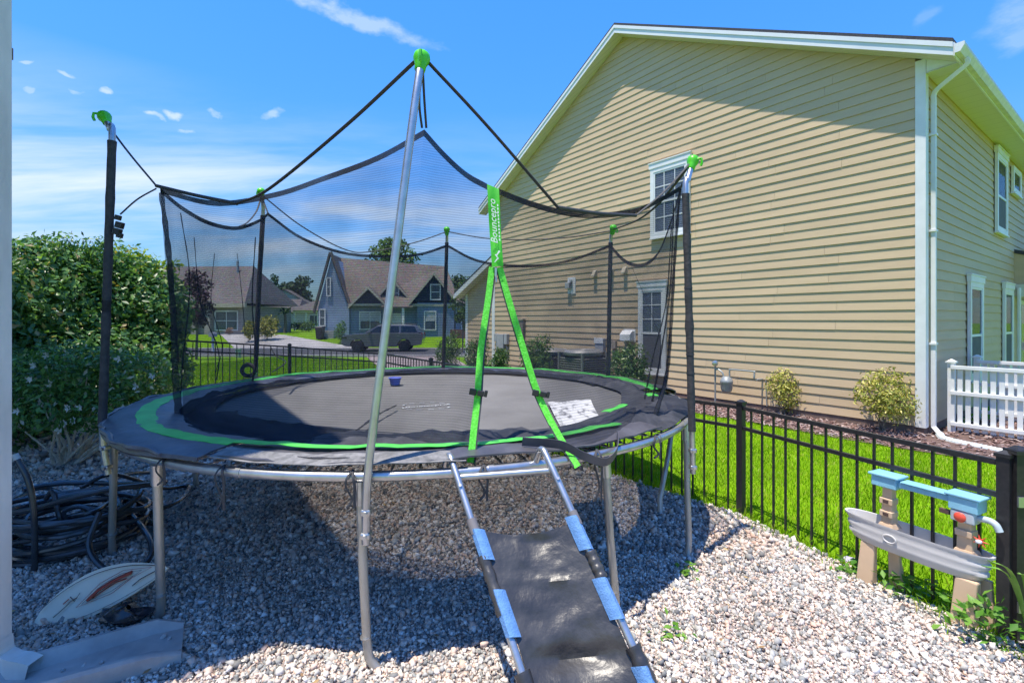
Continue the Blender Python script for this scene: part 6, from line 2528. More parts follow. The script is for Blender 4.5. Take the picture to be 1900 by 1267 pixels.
gable_roof(F, r2, -3.6, 3.6, 0, 7, 4.4, 6.6, 'y', M_SHIN)
mb = MB()
mb.prism([F(-3.5, .02, 4.4), F(3.5, .02, 4.4), F(0, .02, 6.5)], F.m @ Vector((0, .1, 0)))
mb.build('gable', MATS['pale_blue_wall'], r2)
# white gazebo-like porch right of it
o = W(580, HOR, 62)
F = Fr((o.x, o.y, .35), 0)
gz_ = thing('white_porch', 'small white open porch with grey roof beside the blue house', 'porch', F(0, 0, 0))
for x in (-2.3, -.8, .7, 2.2):
    mb = MB()
    fbox(mb, F, x - .1, x + .1, -.1, .1, -.2, 2.3)
    mb.build('post', M_WHITE, gz_)
mb = MB()
fbox(mb, F, -2.5, 2.4, -.15, .15, 2.3, 2.6)
mb.build('beam', M_WHITE, gz_)
mb = MB()
mb.add([F(-2.8, -.5, 2.6), F(2.7, -.5, 2.6), F(2.7, 3, 2.6), F(-2.8, 3, 2.6), F(-.2, 1.2, 3.9), F(.4, 1.2, 3.9)], [(0, 1, 5, 4), (1, 2, 5), (2, 3, 4, 5), (3, 0, 4), (3, 2, 1, 0)])
mb.build('roof', M_SHIN, gz_)


# ---- trees
def tree(name, label, px, d, zt_, rx, rz_, n, leaf, material, trunk_r=.16, lob=None, group=None, z0=None, low=.45):
    c = W(px, HOR, d)
    z0 = Tz(c.x, c.y) if z0 is None else z0
    t = thing(name, label, 'tree', (c.x, c.y, z0), group)
    lobes = []
    m_ = lob or 9
    for k in range(m_):
        a = k * 2.399
        fr = (k + .5) / m_
        rr_ = rx * (.30 + .60 * math.sin(math.pi * min(fr * 1.1, 1)) ** .8) * .62
        lobes.append((c.x + math.cos(a) * rr_, c.y + math.sin(a) * rr_ * .8, zt_ - rz_ * 2 * (1 - fr) - rz_ * .18, rx * random.uniform(.34, .5), rx * .45, rz_ * random.uniform(.22, .34)))
    crown(t, 'crown', lobes, n, leaf, material, shell=.35, gap=.5, gap_scale=1.2 / max(leaf * 4, .5), aspect=.75)
    mb = MB()
    top_ = zt_ - rz_ * .8
    mb.tube(bez([(c.x, c.y, z0 - .1), (c.x + .05 * rx, c.y, z0 + (top_ - z0) * .5), (c.x - .04 * rx, c.y, top_)], 5), [trunk_r * (1 - .7 * i / 10) for i in range(11)], n=8)
    tr_ = mb.build('trunk', M_WOOD, t, smooth=True)
    for l in lobes[::2]:
        mb = MB()
        b = Vector((c.x, c.y, z0 + (l[2] - z0) * .62))
        mb.tube([b, b.lerp(Vector(l[:3]), .55) + Vector((0, 0, .1)), Vector(l[:3])], [trunk_r * .35, trunk_r * .25, trunk_r * .1], n=6)
        mb.build('limb', M_WOOD, t)
    return t


FTG = 'trees beyond the street'
tree('pine_tree', 'slim dark pine far behind, leftmost of the trees between the houses', 503, 95, 10.6, 2.1, 4.2, 1500, .55, L_FAR, .25, group=FTG)
tree('oak_tree', 'dark rounded tree far between the houses, beside the slim pine', 528, 92, 9.0, 2.6, 3.3, 1700, .6, L_FAR, .3, group=FTG)
tree('oak_tree', 'broad dark tree far between the houses, right behind the red roof', 556, 90, 9.8, 3.2, 3.9, 2200, .6, L_FAR, .3, group=FTG)
tree('oak_tree', 'light green tree rising behind the ridge of the blue house', 727, 66, 13.2, 4.2, 3.4, 2600, .5, L_FARLT, .3, group=FTG, lob=12)
tree('oak_tree', 'dark tree far behind, right of the blue house by the garage eave', 842, 80, 9.2, 3.2, 3.2, 1500, .6, L_FAR, .3, group=FTG)
tree('oak_tree', 'low green tree line end far behind the red roofed house', 582, 98, 5.2, 2.2, 2.0, 900, .55, L_FARLT, .2, group=FTG)
tree('purple_tree', 'small purple leaved tree in front of the brick house', 364, 24, 4.15, 0.95, 1.2, 2600, .12, L_PURPLE, .07, lob=11)
tree('street_tree', 'leafy young tree by the side wall of the blue house', 858, 33, 4.6, .9, 1.5, 900, .2, L_FARLT, .06)
c = W(400, 490, 60)
tree('oak_tree', 'tree top just above the roof of the brick house', 437, 75, 9.9, .9, .7, 220, .35, L_FAR, .2, group=FTG)


def bushy(name, label, px, d, r, zt_, material, n, leaf, sx=1.0):
    c = W(px, HOR, d)
    return shrub(name, label, 'bush', c.x, c.y, r, zt_, material, n, leaf, None, sx=sx)


bushy('sago_palm_bush', 'yellow green spiky bush at the right end of the brick house', 495, 41, .95, 2.0, L_YELLOW, 900, .28, 1.3)
bushy('golden_bush', 'yellowish bush in front of the brick house window, by the net fold', 462, 40, .6, 1.65, L_YELLOW, 600, .22)
bushy('round_bush', 'low clipped green bush line before the far porch', 562, 55, 1.1, 1.5, L_FARLT, 700, .3, 1.8)
bushy('flowering_bush', 'small flowering bush at the corner of the blue house', 632, 39.5, .5, 1.55, L_GARD, 500, .2)
bushy('driveway_shrub', 'green bush beside the mailbox on the brick house lawn', 325, 30, .55, 1.3, L_FARLT, 600, .18)
bushy('dried_bush', 'round brownish bush under the brick house window', 425, 44.5, .35, .95, ramp_mat('dry_leaf', [(0, (.22, .12, .08)), (1, (.42, .28, .20))]), 250, .15)
# palm by the far house
c = W(529, HOR, 50)
z0 = Tz(c.x, c.y)
pt = thing('palm_tree', 'small palm tree beside the spiky bush across the street', 'palm', (c.x, c.y, z0))
mb = MB()
mb.tube([(c.x, c.y, z0 - .1), (c.x + .05, c.y, 1.0), (c.x, c.y, 2.3)], [.2, .17, .13], n=8)
mb.build('trunk', M_WOOD, pt, smooth=True)
for k in range(18):
    a = k * 2.399
    el = .9 - (k / 18) * 1.3
    tip = Vector((c.x + math.cos(a) * 1.0, c.y + math.sin(a) * 1.0, 2.3 + el * .9))
    b = Vector((c.x, c.y, 2.3))
    s_ = Vector((-math.sin(a), math.cos(a), 0)) * .10
    m_ = b.lerp(tip, .55) + Vector((0, 0, .25))
    mb = MB()
    mb.sheet([[b - s_ * .3, m_ - s_ * 1.6, tip], [b + s_ * .3, m_ + s_ * 1.6, tip + Vector((0, 0, .02))]], .01)
    mb.build('frond', L_FARLT, pt)

# ---- mailbox, bin, pedestal
c = W(395, HOR, 33)
z0 = Tz(c.x, c.y)
t = thing('mailbox', 'grey mailbox on a post at the kerb before the brick house', 'mailbox', (c.x, c.y, z0))
mb = MB()
mb.box((c.x, c.y, z0 + .55), (.12, .12, 1.1))
mb.build('post', M_WHITE, t)
mb = MB()
mb.prism([(c.x - .14, c.y - .26, z0 + 1.1), (c.x + .14, c.y - .26, z0 + 1.1), (c.x + .14, c.y - .26, z0 + 1.3), (c.x + .08, c.y - .26, z0 + 1.42), (c.x - .08, c.y - .26, z0 + 1.42), (c.x - .14, c.y - .26, z0 + 1.3)], (0, .52, 0))
mb.build('box', M_GREYBOX, t)
c = W(594, HOR, 41.5)
z0 = Tz(c.x, c.y)
t = thing('wheelie_bin', 'dark wheeled rubbish bin beside the gable of the blue house', 'bin', (c.x, c.y, z0))
mb = MB()
mb.hexa([(c.x - .24, c.y - .28, z0 + .04), (c.x + .24, c.y - .28, z0 + .04), (c.x + .24, c.y + .24, z0 + .04), (c.x - .24, c.y + .24, z0 + .04), (c.x - .31, c.y - .36, z0 + 1.02), (c.x + .31, c.y - .36, z0 + 1.02), (c.x + .31, c.y + .34, z0 + 1.02), (c.x - .31, c.y + .34, z0 + 1.02)])
mb.build('body', M_BLACKPL, t, bevel=.02)
mb = MB()
mb.hexa([(c.x - .33, c.y - .38, z0 + 1.022), (c.x + .33, c.y - .38, z0 + 1.022), (c.x + .33, c.y + .4, z0 + 1.022), (c.x - .33, c.y + .4, z0 + 1.022), (c.x - .28, c.y - .3, z0 + 1.10), (c.x + .28, c.y - .3, z0 + 1.10), (c.x + .28, c.y + .36, z0 + 1.14), (c.x - .28, c.y + .36, z0 + 1.14)])
mb.build('lid', M_BLACKPL, t, bevel=.02)
for s in (-1, 1):
    mb = MB()
    mb.tube([(c.x + s * .27, c.y + .3, z0 + .12), (c.x + s * .33, c.y + .3, z0 + .12)], .12, n=12)
    mb.build('wheel', M_BLACKPL, t)
c = W(442, HOR, 26.3)
z0 = Tz(c.x, c.y)
t = thing('utility_pedestal', 'small green utility pedestal on the back lawn by the street', 'utility box', (c.x, c.y, z0))
mb = MB()
mb.box((c.x, c.y, z0 + .2), (.2, .2, .5))
mb.build('housing', mat('pale_green_enamel', (.42, .52, .44), .5), t, bevel=.01)
mb = MB()
mb.box((c.x, c.y, z0 + .47), (.24, .24, .05))
mb.build('cap', MATS['pale_green_enamel'], t, bevel=.01)

# ---- grey sport utility vehicle parked at the far kerb
c = W(714, HOR, 34.6)
z0 = Tz(c.x, c.y) + .02
car = thing('parked_suv', 'grey full size sport utility vehicle parked on the street before the blue house', 'car', (c.x, c.y, z0))
M_CARP = mat('grey_car_paint', (.17, .175, .195), .28, .4, col2=(.15, .155, .175), coat=.8)
M_CARG = mat('car_glass', (.012, .014, .017), .05, spec=.9)
M_TYRE = mat('tyre_rubber', (.018, .018, .018), .8)
M_RIM = mat('dark_rim', (.09, .09, .095), .3, .7)
CL = Fr((c.x, c.y, z0), R(4))


def cp_(x, y, z):
    return CL(x, y, z)


# body from side-profile sections (x: -2.8 front .. 2.8 rear; front faces left)
def arch(cx0, r0, n=9):
    return [(cx0 + math.cos(math.pi * (1 - i / (n - 1))) * r0, .40 + math.sin(math.pi * i / (n - 1)) * r0) for i in range(n)]


low = [(-2.78, .62), (-2.66, .42), (-2.2, .36)] + arch(-1.72, .47) + [(-1.1, .34), (1.0, .34)] + arch(1.52, .47) + [(2.3, .42), (2.72, .50)]
upp = [(-2.78, .95), (-2.72, 1.10), (-2.4, 1.20), (-1.35, 1.28), (-1.2, 1.30), (1.0, 1.32), (2.4, 1.32), (2.76, 1.25), (2.80, .9)]
poly = low + list(reversed(upp))
mb = MB()
mb.prism([cp_(x, -.96, z) for x, z in poly], CL.m @ Vector((0, 1.92, 0)))
body = mb.build('body', M_CARP, car, bevel=.05)
mb = MB()
rf = [(-1.25, 1.305), (-.35, 1.84), (.1, 1.90), (1.6, 1.90), (2.35, 1.84), (2.62, 1.45), (2.66, 1.325)]
A_ = [cp_(x, -.92 + (z - 1.3) * .24, z) for x, z in rf]
B_ = [cp_(x, .92 - (z - 1.3) * .24, z) for x, z in rf]
n_ = len(rf)
mb.add(A_ + B_, [tuple(range(n_)), tuple(range(2 * n_ - 1, n_ - 1, -1))] + [(i, i + n_, (i + 1) % n_ + n_, (i + 1) % n_) for i in range(n_)])
cab = mb.build('cabin', M_CARP, car, bevel=.04)
for s in (-1, 1):
    for (xs0, xs1, xt0, xt1) in ((-.95, .02, -.28, .02), (.10, 1.15, .10, 1.12), (1.30, 2.45, 1.28, 2.20)):
        mb = MB()
        y = lambda z: s * (.935 - (z - 1.3) * .24)
        mb.add([cp_(xs0, y(1.36), 1.36), cp_(xs1, y(1.36), 1.36), cp_(xt1, y(1.78), 1.78), cp_(xt0, y(1.78), 1.78)], [(0, 1, 2, 3) if s < 0 else (3, 2, 1, 0)])
        mb.build('side_window', M_CARG, cab)
    mb = MB()
    mb.tube([cp_(-.4, s * .70, 1.93), cp_(.2, s * .70, 1.965), cp_(1.7, s * .70, 1.965), cp_(2.2, s * .70, 1.91)], .025, n=6)
    mb.build('roof_rail', M_RIM, car)
    mb = MB()
    mb.box(cp_(-.85, s * 1.06, 1.36), (.16, .22, .18), CL.m)
    mb.build('mirror', M_CARP, car, bevel=.03)
    for hx in (.05, 1.2):
        mb = MB()
        mb.box(cp_(hx - .1, s * .972, 1.12), (.22, .02, .035), CL.m)
        mb.build('door_handle', M_GALV, car)
    mb = MB()
    mb.box(cp_(-2.6, s * .84, .98), (.34, .26, .12), CL.m)
    mb.build('headlight', M_CARG, car, bevel=.02)
    mb = MB()
    mb.box(cp_(2.74, s * .88, 1.12), (.12, .14, .36), CL.m)
    mb.build('taillight', mat('red_lens', (.25, .02, .02), .2), car, bevel=.02)
    for wx in (-1.72, 1.52):
        mb = MB()
        rot = CL.m @ Matrix.Rotation(R(90), 3, 'X')
        mb.lathe([(.22, -.13), (.38, -.13), (.41, -.08), (.41, .08), (.38, .13), (.22, .13)], cp_(wx, s * .86, .40), 22, rot)
        wh = mb.build('wheel', M_TYRE, car, smooth=True)
        mb = MB()
        mb.lathe([(.05, -.145), (.26, -.138), (.27, -.10), (.27, .10), (.26, .138), (.05, .145)], cp_(wx, s * .86, .40), 22, rot)
        rim = mb.build('rim', M_BLACKPL, wh, smooth=True)
        mb = MB()
        for k in range(6):
            a = k * math.pi / 3
            mb.box(cp_(wx + math.cos(a) * .14, s * 1.005, .40 + math.sin(a) * .14), (.24, .025, .05), CL.m @ Matrix.Rotation(-a, 3, 'Y'))
        mb.build('spokes', M_RIM, wh)
mb = MB()
mb.add([cp_(-1.22, -.84, 1.325), cp_(-1.22, .84, 1.325), cp_(-.40, .76, 1.80), cp_(-.40, -.76, 1.80)], [(3, 2, 1, 0)])
o_ = mb.build('windscreen', M_CARG, cab)
o_.location = CL.m @ Vector((-.022, 0, .03))
mb = MB()
mb.box(cp_(-2.79, 0, .98), (.06, 1.3, .26), CL.m)
mb.build('grille', M_BLACKPL, car)
mb = MB()
mb.box(cp_(-2.74, 0, .60), (.22, 1.8, .22), CL.m)
mb.build('bumper', M_CARP, car, bevel=.05)
# ------------------------------------------------------------------ ladder slide hooked on the rail
TL, TR = Vector((-.283, 2.235, .955)), Vector((.157, 2.27, .975))
DN = Vector((.26, -.385, -.525)) / .525          # per metre of fall
M_SLIDE = mat('black_vinyl_slide', (.030, .030, .033), .40, col2=(.075, .072, .07), nscale=5, ndetail=10, bump=.75, bscale=16, spec=.6, thr=(.42, .72))
M_BLUEPATCH = mat('blue_webbing', (.10, .235, .50), .7, col2=(.13, .29, .58), nscale=120, ndetail=3, bump=.4, bscale=150)
lad = thing('slide_ladder', 'black vinyl slide ladder with blue patches hooked on the trampoline rail', 'slide ladder', TL + DN * .9 - Vector((0, 0, .0)))
ladd = lad


def ladp(u, s):
    """u 0..1 across, s fall in metres from the hook"""
    return TL.lerp(TR, u) + DN * s


for u in (0, 1):
    b = ladp(u, 0)
    mb = MB()
    pth = bez([b + Vector((-.045, .085, -.095)), b + Vector((-.03, .06, -.02)), b + Vector((-.012, .025, .008)), ladp(u, .03), ladp(u, .30)], 5) + [ladp(u, .6), ladp(u, .955)]
    mb.tube(pth, .0165, n=12)
    rl = mb.build('side_rail', M_GALV, lad, smooth=True)
    mb = MB()
    q = ladp(u, .105) + Vector((0, -.012, .012))
    mb.tube([q, q + Vector((0, -.008, .006))], .007, n=8)
    mb.build('rivet', M_GALV, rl)
    mb = MB()
    mb.tube([ladp(u, .215), ladp(u, .262)], .022, n=12)
    mb.build('collar', mat('grey_rubber', (.16, .15, .16), .7), rl, smooth=True)
mb = MB()
mb.tube([ladp(0, .075) + Vector((.01, .03, 0)), ladp(1, .075) + Vector((-.01, .03, 0))], .0155, n=10)
mb.build('cross_bar', M_GALV, lad, smooth=True)
nrm = (TR - TL).cross(DN).normalized()
if nrm.z < 0:
    nrm = -nrm
rows = []
NV, NU = 46, 17
for j in range(NV):
    s = .245 + (.955 - .245) * j / (NV - 1)
    row = []
    for i in range(NU):
        u = .045 + .91 * i / (NU - 1)
        p = ladp(u, s)
        e = math.sin(math.pi * (u - .0) / 1.0)
        tuck = math.exp(-((s - .625) / .03) ** 2)
        wr = .012 * math.sin(u * 3.1) * mnoise.noise(Vector((u * 1.5, s * 12, 7))) + .008 * mnoise.noise(Vector((u * 3, s * 22, 1))) + .004 * mnoise.noise(Vector((u * 9, s * 40, 4))) + .010 * math.exp(-((s - .40 - .03 * u) / .008) ** 2) * (1 if i < 14 else .3)
        topsag = .05 * math.sin(math.pi * u) * max(0, 1 - (s - .245) / .06)
        row.append(p - nrm * (.040 * e + .045 * tuck * e - wr * e * 1.4) + DN * topsag * .5)
    rows.append(row)
mb = MB()
mb.sheet([list(reversed(r)) for r in rows], .004)
mb.build('slide_cloth', M_SLIDE, lad, smooth=True)


def wrap(u, s0, s1, name, material, r=.023, wide=.0, n=14, ph=0.0):
    mb = MB()
    q = [ladp(u, s0 + (s1 - s0) * j / (n - 1)) for j in range(n)]
    mb.tube(q, [r + .0025 * math.sin(j * 1.7 + ph) for j in range(n)], n=10)
    return mb.build(name, material, lad, smooth=True)


for u, rng_ in ((0, ((.33, .50), (.645, .95))), (1, ((.345, .425), (.61, .74), (.86, .95)))):
    for k, (a, b) in enumerate(rng_):
        wrap(u, a, b, 'sleeve', M_SLIDE, .024 if a < .6 else .03, ph=k)
for u, lst in ((0, ((.250, .345), (.432, .560))), (1, ((.232, .340), (.425, .540), (.660, .80)))):
    for (a, b) in lst:
        rows = []
        for j in range(10):
            s = a + (b - a) * j / 9
            c = ladp(u, s)
            e = (TR - TL).normalized() * (1 if u == 0 else -1)
            w_ = .002 * math.sin(j * 2.1)
            k2 = .012 if a > .6 else 0.0
            rows.append([c - e * (.018 + k2 * .5) + nrm * (.008 + w_), c - e * .004 + nrm * (.027 + w_ + k2), c + e * .014 + nrm * (.024 + w_ + k2), c + e * .032 + nrm * (.008 + w_ + k2 * .5), c + e * .042 - nrm * (.004)])
        mb = MB()
        mb.sheet(rows if u else [list(reversed(r)) for r in rows], .003)
        mb.build('blue_patch', M_BLUEPATCH, lad, smooth=True)
# loose flap of cloth behind the left rail
mb = MB()
fl = [[ladp(0, .27) - nrm * .01, ladp(0, .38) - nrm * .01, ladp(0, .50) - nrm * .01], [ladp(0, .30) - nrm * .07 - (TR - TL) * .04, ladp(0, .38) - nrm * .09 - (TR - TL) * .02, ladp(0, .52) - nrm * .08]]
mb.sheet(fl, .003)
mb.build('loose_flap', M_SLIDE, lad)

# ------------------------------------------------------------------ blue bowl on the mat
c = G(733, 714, .90)
bw = thing('plastic_bowl', 'small blue plastic bowl left on the trampoline mat', 'bowl', c)
M_BOWL = mat('blue_bowl_plastic', (.16, .20, .62), .35, col2=(.20, .25, .70))
mb = MB()
mb.lathe([(.045, 0), (.050, .002), (.058, .05), (.068, .072), (.069, .078), (.064, .078), (.055, .055), (.047, .008)], c, 18)
mb.build('bowl_body', M_BOWL, bw, smooth=True)
mb = MB()
mb.tube([c + Vector((math.cos(a) * .068, math.sin(a) * .068, .078)) for a in np.linspace(0, 2 * math.pi, 21)[:-1]], .005, n=6, closed=True)
mb.build('rim', M_BOWL, bw, smooth=True)

# ------------------------------------------------------------------ hose coil by the left legs
hc = Vector((-3.12, 3.42, 0))
hs = thing('hose_coil', 'heap of coiled black hose on the gravel beside the left legs', 'hose', hc)
pth = []
ang = 0.0
N_ = 300
for k in range(N_):
    tt = k / N_
    ang = k * 2 * math.pi / 24
    turn = k / 24
    r = .44 - .02 * (turn % 3) + .16 * mnoise.noise(Vector((turn * 1.3 + math.cos(ang) * .5, 1.3 + math.sin(ang) * .5, 0)))
    ox = .13 * mnoise.noise(Vector((turn * 1.1, 5.1, 0)))
    zz_ = .018 + .025 * turn + .10 * tt * abs(mnoise.noise(Vector((turn * .8, 9.0, 0)))) * (1 + math.sin(ang + turn * 2.3)) + .02 * math.sin(ang * 2 + turn * 1.7)
    zz_ = max(zz_, .016)
    pth.append(hc + Vector((math.cos(ang) * r + ox, math.sin(ang) * r * .78 + ox * .6, zz_)))
mb = MB()
mb.tube(pth, .0185, n=8)
mb.build('coil', M_BLACKHOSE, hs, smooth=True)
LOOPS = [[W(150, 905, 3.7), W(210, 880, 3.9), W(300, 905, 4.3), W(350, 902, 4.5), W(330, 930, 3.9), W(250, 960, 3.6), W(205, 968, 3.45)],
         [W(60, 905, 3.8), W(130, 895, 4.0), W(215, 930, 3.7), W(268, 985, 3.3), W(280, 1030, 3.1), W(240, 1062, 2.95), W(190, 1052, 2.95), W(165, 1010, 3.0), W(185, 950, 3.1)],
         [W(85, 925, 3.3), W(98, 912, 3.3), W(108, 950, 3.25), W(116, 978, 3.25)], [W(130, 975, 3.25), W(118, 950, 3.3), W(150, 940, 3.35), W(185, 960, 3.35), W(190, 985, 3.3)],
         [W(30, 925, 3.6), W(80, 905, 3.9), W(150, 925, 3.8), W(230, 925, 4.0), W(262, 940, 3.9), W(240, 960, 3.7), W(190, 955, 3.6)],
         [W(40, 945, 3.5), W(110, 920, 3.6), W(180, 905, 3.9), W(235, 880, 4.4), W(300, 876, 4.9)],
         [W(35, 985, 3.2), W(100, 965, 3.3), W(170, 950, 3.3), W(215, 930, 3.6), W(300, 935, 4.0)]]
for lp in LOOPS:
    mb = MB()
    mb.tube(bez(lp, 10), .0165, n=8)
    mb.build('loose_loop', M_BLACKHOSE, hs, smooth=True)
# upright hose end near the downspout
b = G(64, 1062)
t = thing('hose_end', 'black pipe end with pale tip standing up beside the downspout', 'hose', b)
pth = bez([b + Vector((0, 0, -.02)), W(64, 980, 3.03), W(60, 925, 3.03), W(50, 885, 3.03), W(32, 852, 3.03)], 7)
mb = MB()
mb.tube(pth, .017, n=10)
mb.build('pipe', M_BLACKHOSE, t, smooth=True)
mb = MB()
dv = (pth[-1] - pth[-2]).normalized()
mb.tube([pth[-1] - dv * .003, pth[-1] + dv * .035], .0195, n=10)
mb.build('tip', mat('pale_coupler', (.55, .56, .53), .6), t, smooth=True)

# ------------------------------------------------------------------ skimboard
A0, A1 = Vector((-2.50, 2.52, .02)), Vector((-1.93, 2.70, .21))
ax_ = (A1 - A0)
LB = ax_.length
ax_n = ax_.normalized()
upv = Vector((-.12, .40, .72)).normalized()
upv = (upv - ax_n * upv.dot(ax_n)).normalized()
nb_ = ax_n.cross(upv).normalized()
if nb_.y > 0:
    nb_ = -nb_
sb = thing('skimboard', 'cream skimboard with red and black print lying by the left leg', 'skimboard', (A0 + A1) / 2 - Vector((0, 0, .06)))


def skim(u, w):
    """u 0..1 along, w -1..1 across"""
    prof = (math.sin(math.pi * min(u * 1.0 + .0, 1.0) ** .8) ** .75) if 0 < u < 1 else 0
    h = .112 * prof + (.05 if u > .9 else 0) * (1 - u) * 10 * 0
    return A0 + ax_ * u + upv * (w * h + .03 * math.sin(math.pi * u)) + nb_ * (.012 * (2 * u - 1) ** 2)


NS = 28
rows = [[skim(i / (NS - 1) * .998 + .001, w) for i in range(NS)] for w in (-1, -.6, -.2, .2, .6, 1)]
mb = MB()
mb.sheet(rows, .012)
M_CREAMB = mat('cream_board', (.82, .75, .60), .5, col2=(.74, .67, .53), nscale=5)
bd = mb.build('board', M_CREAMB, sb, smooth=True)
FR_ = max((skim(.5, 0) + nb_ * .014 - skim(.5, 0)).y, 0)


def deco(name, pts_, r, material, closed=False):
    mb = MB()
    mb.tube([skim(u, w) + nb_ * .0135 for u, w in pts_], r, n=5, closed=closed, flat=.4)
    mb.build(name, material, bd)


M_INK = mat('black_ink', (.03, .02, .02), .5)
M_REDINK = mat('red_ink', (.45, .06, .035), .5)
deco('edge_line', [(.04 + .92 * i / 30, .80) for i in range(31)], .0028, M_INK)
deco('edge_line', [(.05 + .90 * i / 30, -.90) for i in range(31)], .0022, M_INK)
deco('diamond_line', [(.30, -.35), (.48, .28), (.66, .58), (.88, .55), (.72, .0), (.56, -.42)], .003, M_REDINK, True)
deco('diamond_line', [(.34, -.30), (.50, .18), (.64, .42), (.80, .38), (.70, .0), (.56, -.30)], .0022, M_INK, True)
deco('flame', [(.38, -.25), (.46, .0), (.55, .12), (.62, .22), (.72, .34)], .018, M_REDINK)
deco('flame', [(.42, -.25), (.52, -.08), (.60, .05), (.68, .05)], .006, M_REDINK)
deco('flame', [(.56, .22), (.64, .30), (.68, .22), (.62, .15)], .004, M_INK)
deco('tribal_mark', [(.14, -.4), (.22, -.1), (.26, .05), (.31, .1)], .004, M_INK)
deco('tribal_mark', [(.26, .3), (.29, -.02), (.33, .25)], .003, M_INK)
deco('tribal_mark', [(.21, .12), (.25, .22)], .006, M_REDINK)
deco('tribal_mark', [(.72, -.5), (.78, -.3), (.84, -.2), (.90, -.05)], .005, M_INK)

# black bag on a loop of hose under it
b = G(190, 1165)
bg = thing('black_bag_loop', 'crumpled black plastic bag tied on a hose loop below the skimboard', 'bag', b)
mb = MB()
mb.tube(bez([G(95, 1170), G(88, 1182), G(120, 1188), G(170, 1180), G(230, 1168), G(288, 1158), G(287, 1140), G(240, 1130), G(180, 1132)], 6), .014, n=8)
lp_ = mb.build('hose_loop', M_BLACKHOSE, bg, smooth=True)
rows = []
bc_ = G(232, 1158) + Vector((0, 0, .015))
for j in range(9):
    v = j / 8
    row = []
    for i in range(16):
        a = 2 * math.pi * i / 16
        rr_ = math.sin(math.pi * (.08 + .84 * v))
        nz_ = 1 + .45 * mnoise.noise(Vector((math.cos(a) * 1.4, math.sin(a) * 1.4, v * 3)))
        row.append(bc_ + Vector((math.cos(a) * .125 * rr_ * nz_, math.sin(a) * .07 * rr_ * nz_, .075 * v * nz_ + .02 * mnoise.noise(Vector((a, v * 5, 2))))))
    rows.append(row)
mb = MB()
mb.grid(rows, wrap=True)
mb.build('bag', mat('black_bin_liner', (.014, .014, .017), .25, col2=(.022, .022, .026), bump=.8, bscale=18, spec=.6), bg, smooth=True)

# ------------------------------------------------------------------ splash block
M_SPL = mat('grey_splash_concrete', (.46, .44, .42), .85, col2=(.32, .305, .295), nscale=6, ndetail=8, bump=.25, bscale=30)
e1 = Vector((-1.62, 2.36, 0))
e0 = Vector((-2.30, 1.93, 0))
dv = (e1 - e0).normalized()
sv_ = Vector((-dv.y, dv.x, 0))
sbk = thing('splash_block', 'grey concrete splash block lying on gravel at the lower left', 'splash block', (e0 + e1) / 2)


def spl(s, w, z):
    return e0 + (e1 - e0) * s + sv_ * w + Vector((0, 0, z + .012))


mb = MB()
rows = []
for s, k, zf in ((0, .13, 1.0), (.5, .15, 1.0), (.86, .165, .95), (1.0, .15, .45)):
    rows.append([spl(s, -k, 0), spl(s, -k, .075 * zf), spl(s, -k + .012, .088 * zf), spl(s, -k + .03, .088 * zf), spl(s, -k + .06, .03), spl(s, 0, .024), spl(s, k - .06, .03), spl(s, k - .03, .088 * zf), spl(s, k - .012, .088 * zf), spl(s, k, .075 * zf), spl(s, k, 0)])
rows = [[spl(0, -.13, 0) * 1 for _ in rows[0]]] * 0 + rows
mb.grid([list(reversed(r)) for r in rows])
n_ = len(rows[0])
mb.f.append(tuple(range((len(rows) - 1) * n_, len(rows) * n_)))
mb.f.append(tuple(range(n_ - 1, -1, -1)))
mb.build('trough', M_SPL, sbk, smooth=True)
for (s, w, r_) in ((.93, .03, .012), (.90, .06, .016), (.62, -.01, .010), (.60, -.03, .008), (.45, .02, .009)):
    p = spl(s, w, .03)
    i_ = int(random.random() * 3)
    mb = MB()
    vv = ico_v * rng.uniform(.7, 1.3, (12, 1)) * r_
    mb.add([tuple(p + Vector(q)) for q in vv], [tuple(int(k) for k in f_) for f_ in ico_f])
    tag(mb.build('pebble', M_SPL), {.93: 'pebble at the far end of the splash block', .90: 'larger pebble in the far mouth of the splash block', .62: 'pebble in the middle of the splash block', .60: 'tiny pebble beside the middle one in the splash block', .45: 'pebble nearest the downspout in the splash block'}[s], 'pebble', 'pebbles in the splash block')
# pale stone and a purple stone on the gravel
for (px, py, r_, col, nm, lb) in ((372, 1122, .03, (.55, .57, .60), 'flat_stone', 'pale flat stone on shaded gravel in front of the trampoline'), (1574, 1044, .035, (.46, .42, .55), 'round_stone', 'pale purple stone at the gravel edge left of the play table')):
    p = G(px, py)
    mb = MB()
    vv = ico_v * rng.uniform(.85, 1.15, (12, 1)) * np.array([[1.3, .9, .55]]) * r_
    mb.add([tuple(p + Vector((0, 0, r_ * .6)) + Vector(q)) for q in vv], [tuple(int(k) for k in f_) for f_ in ico_f])
    tag(mb.build(nm, mat(nm + '_rock', col, .7), smooth=True), lb, 'stone')

# ------------------------------------------------------------------ play table by the fence
q0, q1 = Vector((2.195, 3.10, 0)), Vector((2.50, 2.45, 0))      # left and right ends of the tub
td = (q1 - q0).normalized()
tn = Vector((-td.y, td.x, 0))
if tn.y < 0:
    tn = -tn
TLn = (q1 - q0).length
pt_ = thing('water_play_table', 'childrens plastic water play table with grey tub, tan legs and light blue top', 'play table', (q0 + q1) / 2)
M_TUB = mat('grey_tub_plastic', (.58, .57, .56), .45, col2=(.51, .50, .49), nscale=3)
M_TAN = mat('tan_toy_plastic', (.66, .48, .32), .5, col2=(.58, .42, .28), nscale=4)
M_LBLUE = mat('light_blue_toy_plastic', (.26, .55, .70), .4, col2=(.22, .48, .62))
M_REDP = mat('red_toy_plastic', (.75, .09, .05), .4)


